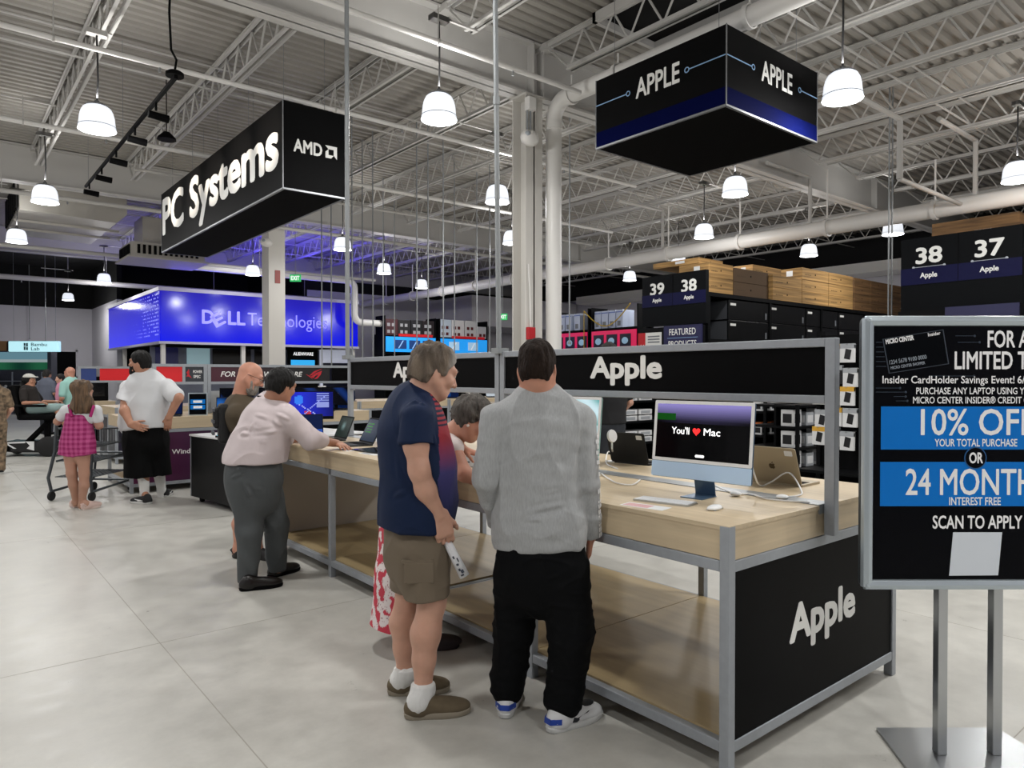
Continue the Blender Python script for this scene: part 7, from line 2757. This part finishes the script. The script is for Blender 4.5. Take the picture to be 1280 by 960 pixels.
torso(G, [(J(182, 477, d0), .18, .12, f), (J(184, 487, d0), .25, .18, f), (J(183, 505, d0), .262, .22, f), (J(182, 525, d0), .262, .24, f), (J(181, 540, d0), .262, .24, f)], .06, hem)
G.cone(nk - ZA * .04, shL, .09, .09, .05)
G.cone(nk - ZA * .04, shR, .09, .09, .05)
G.cone(shL, J(156.5, 504, d0 - .15), .095, .105, .03, None, [(J(156.5, 500, d0 - .15), (-ZA - RT * .2).normalized())])
G.cone(shR, J(219, 494, d0 - .08), .095, .105, .03)
# belly hanging in front on the left side
G.cone(J(164, 512, d0 + .22), J(166, 530, d0 + .26), .15, .17, .08, None, [(J(166, 548, d0), -ZA)])
sdf_obj('t_shirt', G, .007, mat('white_cotton', '#d3d4d6', .85, bump=(8, .2)), man5, [(.010, 2.2, (1, 1, .6), 71, True), (.004, 4, (1, 1, 1), 72)], smooth=5)
T = Sdf()
torso(T, [(J(182, 530, d0), .25, .2, f), (J(182, 548, d0), .27, .22, f)], .05, [(J(182, 527, d0), ZA)])
T.cone(J(172, 552, 9.0), J(174, 600, 8.98), .15, .17, .06, None, [(J(177, 596, 8.98), -ZA)])
T.cone(J(194, 551, 9.15), J(200, 600, 9.22), .15, .145, .06, None, [(J(198, 593, 9.2), -ZA)])
sdf_obj('shorts', T, .008, mat('black_jersey', '#050506', .85, spec=.15), man5, [(.01, 2.2, (1, 1, .3), 73, True)])
for an, kn, he, fd in ((anL, knL, heL, fdL), (anR, knR, heR, fdR)):
    q = Sdf()
    q.cone(kn - ZA * .04, an, .072, .052, .02)
    q.cone(an, an - ZA * .08, .054, .05, .02)
    sdf_obj('sock', q, .006, M_sock, man5)
    up, at_ = shoe('shoe', he, fd, man5, mat('black_mesh', '#131417', .7), mat('pale_sole', '#c9c9c7', .5), .31, .056, .085)
    b = MB()
    for sx in (-1, 1):
        b.prism([(.08, .04), (.16, .035), (.22, .06), (.12, .052)], at_(sx * .046, 0, 0), at_(sx * .046, 1, 0) - at_(sx * .046, 0, 0), ZA, at_(sx * .006, 0, 0) - at_(0, 0, 0))
    b.build('side_mark', M_white, up)

# ------------------------------------------------------------------ girl in the magenta romper with her trolley
f = (FW * .97 + RT * .05).normalized()
r_ = f.cross(ZA)
d0 = 8.42
S = Sdf()
HC = J(104, 489, d0 - .02)
hf = (FW * .8 + RT * .45 - ZA * .35).normalized()
nk = J(102, 506, d0)
P, M = head_sdf(S, HC, hf, ZA + FW * .2, .98, nk, .05)
torso(S, [(J(101, 514, d0), .125, .085, f), (J(98, 535, d0), .13, .09, f), (J(96, 562, d0), .15, .10, f)])
shL, shR = J(83, 513, d0), J(120, 513, d0)
elL, wrL = J(72, 527, d0 + .02), J(76, 522, d0 + .25)
elR, wrR = J(124, 532, d0 + .02), J(118, 528, d0 + .27)
S.chain([shL, elL, wrL], [.048, .040, .027], .03)
S.chain([shR, elR, wrR], [.048, .040, .027], .03)
hand_sdf(S, wrL, f * .9 + RT * .2, -ZA, RT, .9, (.6, .6, .6, .6))
hand_sdf(S, wrR, f * .9 - RT * .2, -ZA, -RT, .9, (.6, .6, .6, .6))
anL, anR = J(95, 629, 8.52), J(102, 632, 8.44)
S.chain([J(88, 565, d0), J(89.5, 592, d0), J(92, 606, d0 + .04), anL], [.080, .054, .052, .032], .03)
S.chain([J(104, 565, d0), J(105, 592, d0), J(105, 607, d0), anR], [.080, .054, .052, .032], .03)
heL, heR = onz(95, 635, 0), onz(103, 638, 0)
fdL, fdR = (FW * .7 - RT * .6), (FW * .9 + RT * .3)
foot_sdf(S, heL, fdL, .225, anL, .034)
foot_sdf(S, heR, fdR, .225, anR, .034)
girl = person('girl with long light brown hair in a magenta gingham playsuit pushing a trolley', S, mat('light_skin', '#b08570', .5, sss=.1), .005)
eyes(P, M, .98, girl)
H = Sdf()
Mn = np.array(M)
hcut = [pl(P, M, (0, .062, .05), (0, .9, -.4))]
H.ell(P(0, -.014, .036), (.092, .112, .100), Mn, .02, hcut)
H.cone(P(0, -.05, .0), J(102, 508, d0 - .06), .085, .105, .05)
H.cone(J(98, 500, d0 - .05), J(94, 519, d0 - .07), .06, .035, .04)
H.cone(J(108, 500, d0 - .05), J(115, 516, d0 - .05), .06, .035, .04)
sdf_obj('hair', H, .005, mat('light_brown_hair', '#59432d', .6, noise=(22, .6, (2, 2, .2)), bump=(50, .9, (1.5, 1.5, .15))), girl, [(.012, 8, (1.5, 1.5, .35), 6)])
G = Sdf()
torso(G, [(J(101, 508, d0), .115, .085, f), (J(101, 516, d0), .155, .105, f), (J(100, 524, d0), .15, .105, f)], .04)
G.cone(nk - ZA * .04, shL, .05, .058, .04)
G.cone(nk - ZA * .04, shR, .05, .058, .04)
G.cone(shL, elL + (shL - elL) * .45, .060, .062, .03)
G.cone(shR, elR + (shR - elR) * .45, .060, .062, .03)
sdf_obj('t_shirt', G, .006, mat('white_cotton', '#d3d4d6', .85, bump=(8, .2)), girl)
R_ = Sdf()
torso(R_, [(J(100, 519, d0), .160, .115, f), (J(98, 538, d0), .158, .112, f), (J(97, 549, d0), .180, .132, f), (J(97, 553, d0), .188, .138, f)], .05, [(J(100, 516, d0), ZA), (J(97, 567, d0), -ZA)])
R_.cone(J(88, 556, d0), J(85, 578, d0), .110, .125, .05, None, [(J(86, 568, d0), (-ZA - RT * .1).normalized())])
R_.cone(J(105, 556, d0), J(108, 578, d0), .110, .125, .05, None, [(J(107, 568, d0), (-ZA + RT * .1).normalized())])
mg, pk = A_(L3('#8e1058')), A_(L3('#c65a92'))
def ging(V, N):
    u = V @ A_(RT) / .028
    z = V[:, 2] / .028
    a, b = (np.floor(u) % 2), (np.floor(z) % 2)
    g = ((a + b) / 2)[:, None]
    return mg * (1 - g * .75) + pk * g * .75
ro = sdf_obj('playsuit', R_, .006, mat('magenta_gingham', '#8e1058', .8, vcol=True), girl, [(.006, 4, (1, 1, .5), 8)], dye=ging)
b = MB()
for a0, b0 in (((90, 521), (86.5, 507)), ((113, 521), (117, 508))):
    b.tube([J(a0[0], a0[1], d0 - .14), J((a0[0] + b0[0]) / 2, (a0[1] + b0[1]) / 2, d0 - .12), J(b0[0], b0[1], d0 - .06), J(b0[0], b0[1] + 3, d0 + .08)], .017, 8)
b.build('strap', mat('magenta_plain', '#9a155f', .8), ro, smooth=True)
for he, fd in ((heL, fdL), (heR, fdR)):
    up, at_ = shoe('sandal', he, fd, girl, mat('pale_pink_sandal', '#d2b7ae', .6), mat('pale_pink_sole', '#dcc9c0', .6), .235, .042, .03)
    b = MB()
    b.tube([at_(-.035, .045, .03), at_(-.03, .0, .07), at_(0, -.005, .075), at_(.03, .0, .07), at_(.035, .045, .03)], .008, 6)
    b.build('strap', mat('pale_pink_sandal', '#d2b7ae', .6), up, smooth=True)

# trolley
cc = onz(97, 625, 0) + FW * .32
t = thing('shopping_trolley', 'grey two tier shopping trolley in front of the girl in magenta', 'trolley', cc, -YAW + math.radians(-4))
M_trol = mat('grey_trolley_frame', '#4d5256', .4, .5)
b = MB()
for s in (-1, 1):
    b.tube([(s * .27, -.40, .12), (s * .28, -.44, .30), (s * .25, -.36, .62), (s * .24, -.34, .98), (s * .22, -.36, 1.04)], .02, 8)
    b.tube([(s * .27, -.40, .12), (s * .27, .42, .16), (s * .26, .46, .50), (s * .24, .40, .54)], .018, 8)
    b.tube([(s * .24, -.34, .50), (s * .26, .40, .54)], .014, 8)
    b.tube([(s * .24, -.34, .92), (s * .23, .30, .88), (s * .23, .30, .70), (s * .24, -.34, .68)], .012, 8)
b.tube([(-.24, -.35, 1.04), (.24, -.35, 1.04)], .018, 8)
b.tube([(-.24, .40, .54), (.24, .40, .54)], .014, 8)
b.tube([(-.27, .42, .16), (.27, .42, .16)], .014, 8)
b.build('frame', M_trol, t, local=True, smooth=True)
for z, y0, y1, w_, h_ in ((.70, -.32, .30, .23, .2), (.30, -.36, .40, .25, .0), (.50, -.32, .38, .24, .0)):
    b = MB()
    for k in range(12):
        y = y0 + (y1 - y0) * k / 11
        b.tube([(-w_, y, z + h_), (-w_, y, z), (w_, y, z), (w_, y, z + h_)] if h_ else [(-w_, y, z), (w_, y, z)], .005, 5)
    for k in range(9):
        x = -w_ + 2 * w_ * k / 8
        b.tube([(x, y0, z), (x, y1, z)], .005, 5)
    b.build('basket' if h_ else 'wire_shelf', M_trol, t, local=True)
for x in (-.27, .27):
    for y in (-.40, .42):
        wb = MB()
        wb.lathe([(0, -.018), (.055, -.018), (.06, -.01), (.06, .01), (.055, .018), (0, .018)], (x, y, .062), 18, 'x')
        o = wb.build('caster', mat('black_rubber', '#131313', .7), t, local=True, smooth=True)
        MB().box(x - .03, y - .02, .06, x + .03, y + .02, .14).build('fork', M_trol, o)

# ------------------------------------------------------------------ far people
def far_person(label, px, foot_y, d, top_y, f, shirt, pants, skin, hair=None, hairc='#1a1614', bald=False, arms=True, extra=None, seat=None, h=.009):
    """standing person reduced to what the distance shows: body, hair, shirt, trousers, shoes"""
    base = J(px, 480, d)
    base.z = 0
    H_ = HCAM + (469.5 - top_y) * d / FPX
    if seat:
        H_ = seat
    k = H_ / 1.75
    f = Vector(f).normalized()
    r_ = f.cross(ZA)
    Q = lambda a, b, c: base + r_ * a * k + f * b * k + ZA * c * k
    S = Sdf()
    P, M = head_sdf(S, Q(0, .03, 1.63), f - ZA * .1, ZA, 1.0 * k * 1.03, Q(0, -.01, 1.45), .055)
    torso(S, [(Q(0, 0, 1.38), .15 * k, .09 * k, f), (Q(0, 0, 1.15), .15 * k, .1 * k, f), (Q(0, 0, .95), .15 * k, .1 * k, f)])
    for s in (-1, 1):
        S.chain([Q(s * .19, 0, 1.40), Q(s * .25, -.02, 1.12), Q(s * .20, .14, .95)], [.05, .04, .028], .03)
        hand_sdf(S, Q(s * .20, .14, .95), f * .6 - ZA * .6 - r_ * s * .2, -r_ * s, f, k, (.4, .4, .4, .4))
        S.chain([Q(s * .09, 0, .92), Q(s * .10, .02, .50), Q(s * .10, 0, .09)], [.085, .055, .036], .03)
        foot_sdf(S, Q(s * .10, -.05, 0), f, .25 * k, Q(s * .10, 0, .10), .036, True)
    p = person(label, S, skin, h)
    if not bald:
        hc = [pl(P, M, (0, .062, .055), (0, .9, -.45)), pl(P, M, (0, 0, -.085), (0, -.2, -1)), pl(P, M, (0, .02, -.01), (0, 1, -.7))]
        sdf_obj('hair', hair_sdf(P, M, k, hc, .018), h, mat('hair_' + hairc[1:], hairc, .75, bump=(60, .6)), p, [(.004, 14, (1, 1, .5), 3)])
    G = Sdf()
    torso(G, [(Q(0, 0, 1.43), .13 * k, .09 * k, f), (Q(0, 0, 1.36), .19 * k, .125 * k, f), (Q(0, 0, 1.15), .19 * k, .14 * k, f), (Q(0, 0, .90), .195 * k, .14 * k, f)], .05, [(Q(0, 0, .90), -ZA)])
    for s in (-1, 1):
        G.cone(Q(s * .18, 0, 1.40), Q(s * .235, -.015, 1.19), .07, .066, .04)
    sdf_obj('shirt', G, h, shirt, p, [(.005, 3, (1, 1, .6), 4, True)])
    T = Sdf()
    torso(T, [(Q(0, 0, .95), .17 * k, .12 * k, f), (Q(0, 0, .86), .175 * k, .125 * k, f)], .05)
    for s in (-1, 1):
        T.chain([Q(s * .09, 0, .85), Q(s * .10, .02, .5), Q(s * .10, 0, .10)], [.105, .085, .07], .04)
    sdf_obj('trousers', T, h, pants, p, [(.005, 3, (1, 1, .6), 5, True)])
    for s in (-1, 1):
        shoe('shoe', Q(s * .10, -.06, 0), f, p, mat('black_mesh', '#131417', .7), mat('pale_sole', '#c9c9c7', .5), .28 * k, .05, .08, h=.008)
    return p, P, M, Q


M_mint = mat('mint_shirt', '#9fd0c6', .8)
M_dpant = mat('dark_trousers', '#22252b', .85)
far_person('bald older man in a mint shirt standing at the far left counter', 89, 560, 14.8, 459, (-RT * .9 + FW * .2), M_mint, M_dpant, M_skin_r, bald=True)
far_person('person in a grey shirt seen from behind at the far left', 58, 560, 19.0, 462.5, (FW * .95 + RT * .1), mat('slate_shirt', '#5d6270', .85), M_dpant, M_skin_t)
far_person('person in a pink and black top at the far left, left of the mint shirt', 77, 560, 18.0, 468, (-RT * .5 - FW * .4), mat('pink_top', '#c987a0', .85), M_dpant, M_skin, hairc='#15100e')
def leop(V, N):
    n1 = wave_noise(V, 9, 41, (1, 1, 1), 9)
    return np.where((n1 > .3)[:, None], A_(L3('#2a221c')), A_(L3('#75634f')))
px_p = far_person('person in a patterned jacket and trousers at the left edge of the picture', -9, 610, 11.5, 466, (FW * .6 - RT * .6), mat('pattern_cloth', '#75634f', .85, noise=(16, .8)), mat('pattern_cloth', '#75634f', .85, noise=(16, .8)), M_skin)[0]
far_person('shopper in a black top behind the counter, only the forearm clearly seen', 762, 600, 8.6, 430, (-RT * .2 + FW * .4), mat('black_top', '#111114', .85), M_dpant, M_skin)

# powered wheelchair and its sitter, far left
wc = onz(27, 571, 0) + FW * .25
t = thing('wheelchair', 'black powered wheelchair with white base panels at the far left', 'wheelchair', wc, -YAW + math.radians(4))
M_wb = mat('glossy_black_shell', '#0c0c0e', .25)
b = MB()
b.prism([(-.50, .12), (-.42, .30), (.10, .30), (.62, .34), (.70, .22), (.62, .08), (-.2, .08)], (0, -.24, 0), XA, ZA, (0, .48, 0))
b.build('base_shell', M_wb, t, local=True, bevel=.03, seg=3)
b = MB()
for y in (-.25, .242):
    b.prism([(-.46, .28), (.05, .30), (.05, .27), (-.28, .26), (-.12, .16), (-.17, .16), (-.33, .26)], (0, y, 0), XA, ZA, (0, .01, 0))
    for a in (90, 210, 330):
        c_, s_ = math.cos(math.radians(a)), math.sin(math.radians(a))
        b.prism([(.50 + .02 * c_ - .012 * s_, .20 + .02 * s_ + .012 * c_), (.50 + .11 * c_ - .02 * s_, .20 + .11 * s_ + .02 * c_), (.50 + .11 * c_ + .02 * s_, .20 + .11 * s_ - .02 * c_), (.50 + .02 * c_ + .012 * s_, .20 + .02 * s_ - .012 * c_)], (0, y - (.004 if y < 0 else -.004), 0), XA, ZA, (0, .01, 0))
    b.prism([(.06, .30), (.22, .30), (.22, .12), (.08, .16), (.14, .22)], (0, y - (.002 if y < 0 else -.002), 0), XA, ZA, (0, .01, 0))
b.build('white_panel', M_white, t, local=True)
for x, r_w in ((-.42, .15), (.50, .20)):
    for y in (-.29, .29):
        MB().lathe([(0, -.04), (r_w * .8, -.04), (r_w, -.02), (r_w, .02), (r_w * .8, .04), (0, .04)], (x, y if r_w < .18 else y * .98, r_w), 22, 'y').build('wheel', mat('black_rubber', '#131313', .7), t, local=True, smooth=True)
b = MB()
b.prism([(-.06, .30), (.04, .30), (.46, .72), (.36, .72)], (0, -.06, 0), XA, ZA, (0, .12, 0))
b.box(.30, -.05, .30, .38, .05, .72)
b.build('seat_post', M_deep, t, local=True)
MB().box(-.10, -.28, .72, .60, .28, .84).build('seat', M_deep, t, local=True, bevel=.04, seg=3)
b = MB()
b.prism([(-.12, .80), (.0, .80), (-.16, 1.42), (-.27, 1.40)], (0, -.26, 0), XA, ZA, (0, .52, 0))
b.build('backrest', M_deep, t, local=True, bevel=.03)
for y in (-.33, .27):
    MB().box(-.10, y, .98, .48, y + .06, 1.03).build('armrest', M_deep, t, local=True, bevel=.015)
    MB().tube([(-.05, y + .03, .98), (-.05, y + .03, .78)], .02, 8).build('armrest_post', M_deep, t, local=True)
MB().tube([(.55, 0, .74), (.80, 0, .45), (.82, 0, .38)], .025, 8).build('footrest_arm', M_deep, t, local=True)
MB().box(.70, -.18, .36, .95, .18, .39).build('footrest', M_deep, t, local=True)
# the sitter
Rw = Matrix.Rotation(-YAW + math.radians(4), 3, 'Z')
W_ = lambda x, y, z: wc + Rw @ Vector((x, y, z))
f = Rw @ XA
S = Sdf()
P, M = head_sdf(S, W_(.0, 0, 1.50), f, ZA, 1.0, W_(-.03, 0, 1.34), .054)
S.chain([W_(-.03, 0, 1.30), W_(.02, 0, 1.05), W_(.08, 0, .93)], [.13, .14, .14], .05)
for s in (-1, 1):
    S.chain([W_(-.02, s * .19, 1.26), W_(.06, s * .28, 1.06), W_(.34, s * .28, 1.07)], [.05, .042, .028], .03)
    hand_sdf(S, W_(.34, s * .28, 1.07), f, -ZA, Rw @ Vector((0, -s, 0)), .95, (.5, .5, .5, .5))
    S.chain([W_(.10, s * .10, .93), W_(.56, s * .11, .95), W_(.80, s * .11, .50)], [.085, .06, .04], .03)
    foot_sdf(S, W_(.74, s * .11, .40), f, .22, W_(.80, s * .11, .50), .035)
sit = sdf_obj('person', S, .009, M_skin_t)
tag(sit, 'person in a pale cap with long dark hair seated in the powered wheelchair', 'person')
H = Sdf()
H.ell(P(0, -.014, .03), (.09, .108, .095), np.array(M), .02, [pl(P, M, (0, .055, .05), (0, .9, -.4))])
H.cone(P(0, -.06, .0), W_(-.12, 0, 1.22), .085, .10, .05)
sdf_obj('hair', H, .008, M_blackhair, sit, [(.008, 9, (1, 1, .6), 4)])
Cp = Sdf()
Cp.ell(P(0, -.012, .055), (.098, .116, .088), np.array(M), .01, [pl(P, M, (0, 0, .06), (0, 0, -1))])
Cp.cone(P(-.03, .10, .07), P(.03, .10, .07), .05, .05, .02, (M @ ZA, .25))
sdf_obj('cap', Cp, .008, mat('pale_cap', '#c3c2bb', .8), sit)
G = Sdf()
G.chain([W_(-.03, 0, 1.28), W_(.02, 0, 1.05), W_(.08, 0, .92)], [.16, .17, .18], .05)
for s in (-1, 1):
    G.cone(W_(-.02, s * .18, 1.27), W_(.04, s * .26, 1.12), .07, .065, .04)
sdf_obj('shirt', G, .009, mat('dark_brown_top', '#1c1512', .85), sit)
T = Sdf()
for s in (-1, 1):
    T.chain([W_(.10, s * .10, .93), W_(.56, s * .11, .95)], [.11, .085], .04)
sdf_obj('shorts', T, .009, mat('pale_shorts', '#8fa7a5', .85), sit)
for s in (-1, 1):
    q = MB()
    q.sphere(W_(.86, s * .11, .435), 1, 14, 8, (.14, .05, .045), Rw)
    q.build('shoe', M_deep, sit, smooth=True)
# office style chair behind the sitter
oc = onz(22, 553, 0) + FW * 1.6
t = thing('task_chair', 'black mesh task chair behind the wheelchair', 'chair', oc, -YAW + .5)
for k in range(5):
    a = 2 * math.pi * k / 5
    q = MB()
    q.tube([(0, 0, .12), (.30 * math.cos(a), .30 * math.sin(a), .08)], [.03, .02], 8)
    o = q.build('leg', M_deep, t, local=True)
    MB().lathe([(0, -.02), (.03, -.02), (.03, .02), (0, .02)], (.30 * math.cos(a), .30 * math.sin(a), .032), 12, 'x').build('caster', M_deep, o, local=True)
MB().tube([(0, 0, .1), (0, 0, .5)], .03, 10).build('gas_column', M_chrome, t, local=True)
MB().box(-.25, -.25, .48, .25, .25, .56).build('seat', M_deep, t, local=True, bevel=.03, seg=3)
b = MB()
b.prism([(.20, .62), (.26, .62), (.34, 1.28), (.28, 1.28)], (0, -.23, 0), XA, ZA, (0, .46, 0))
b.build('backrest', M_deep, t, local=True, bevel=.02)
for s in (-.28, .24):
    b = MB()
    b.tube([(.02, s + .02, .54), (.04, s + .02, .74)], .018, 8)
    b.box(-.12, s - .02, .74, .16, s + .06, .77)
    b.build('armrest', M_deep, t, local=True)
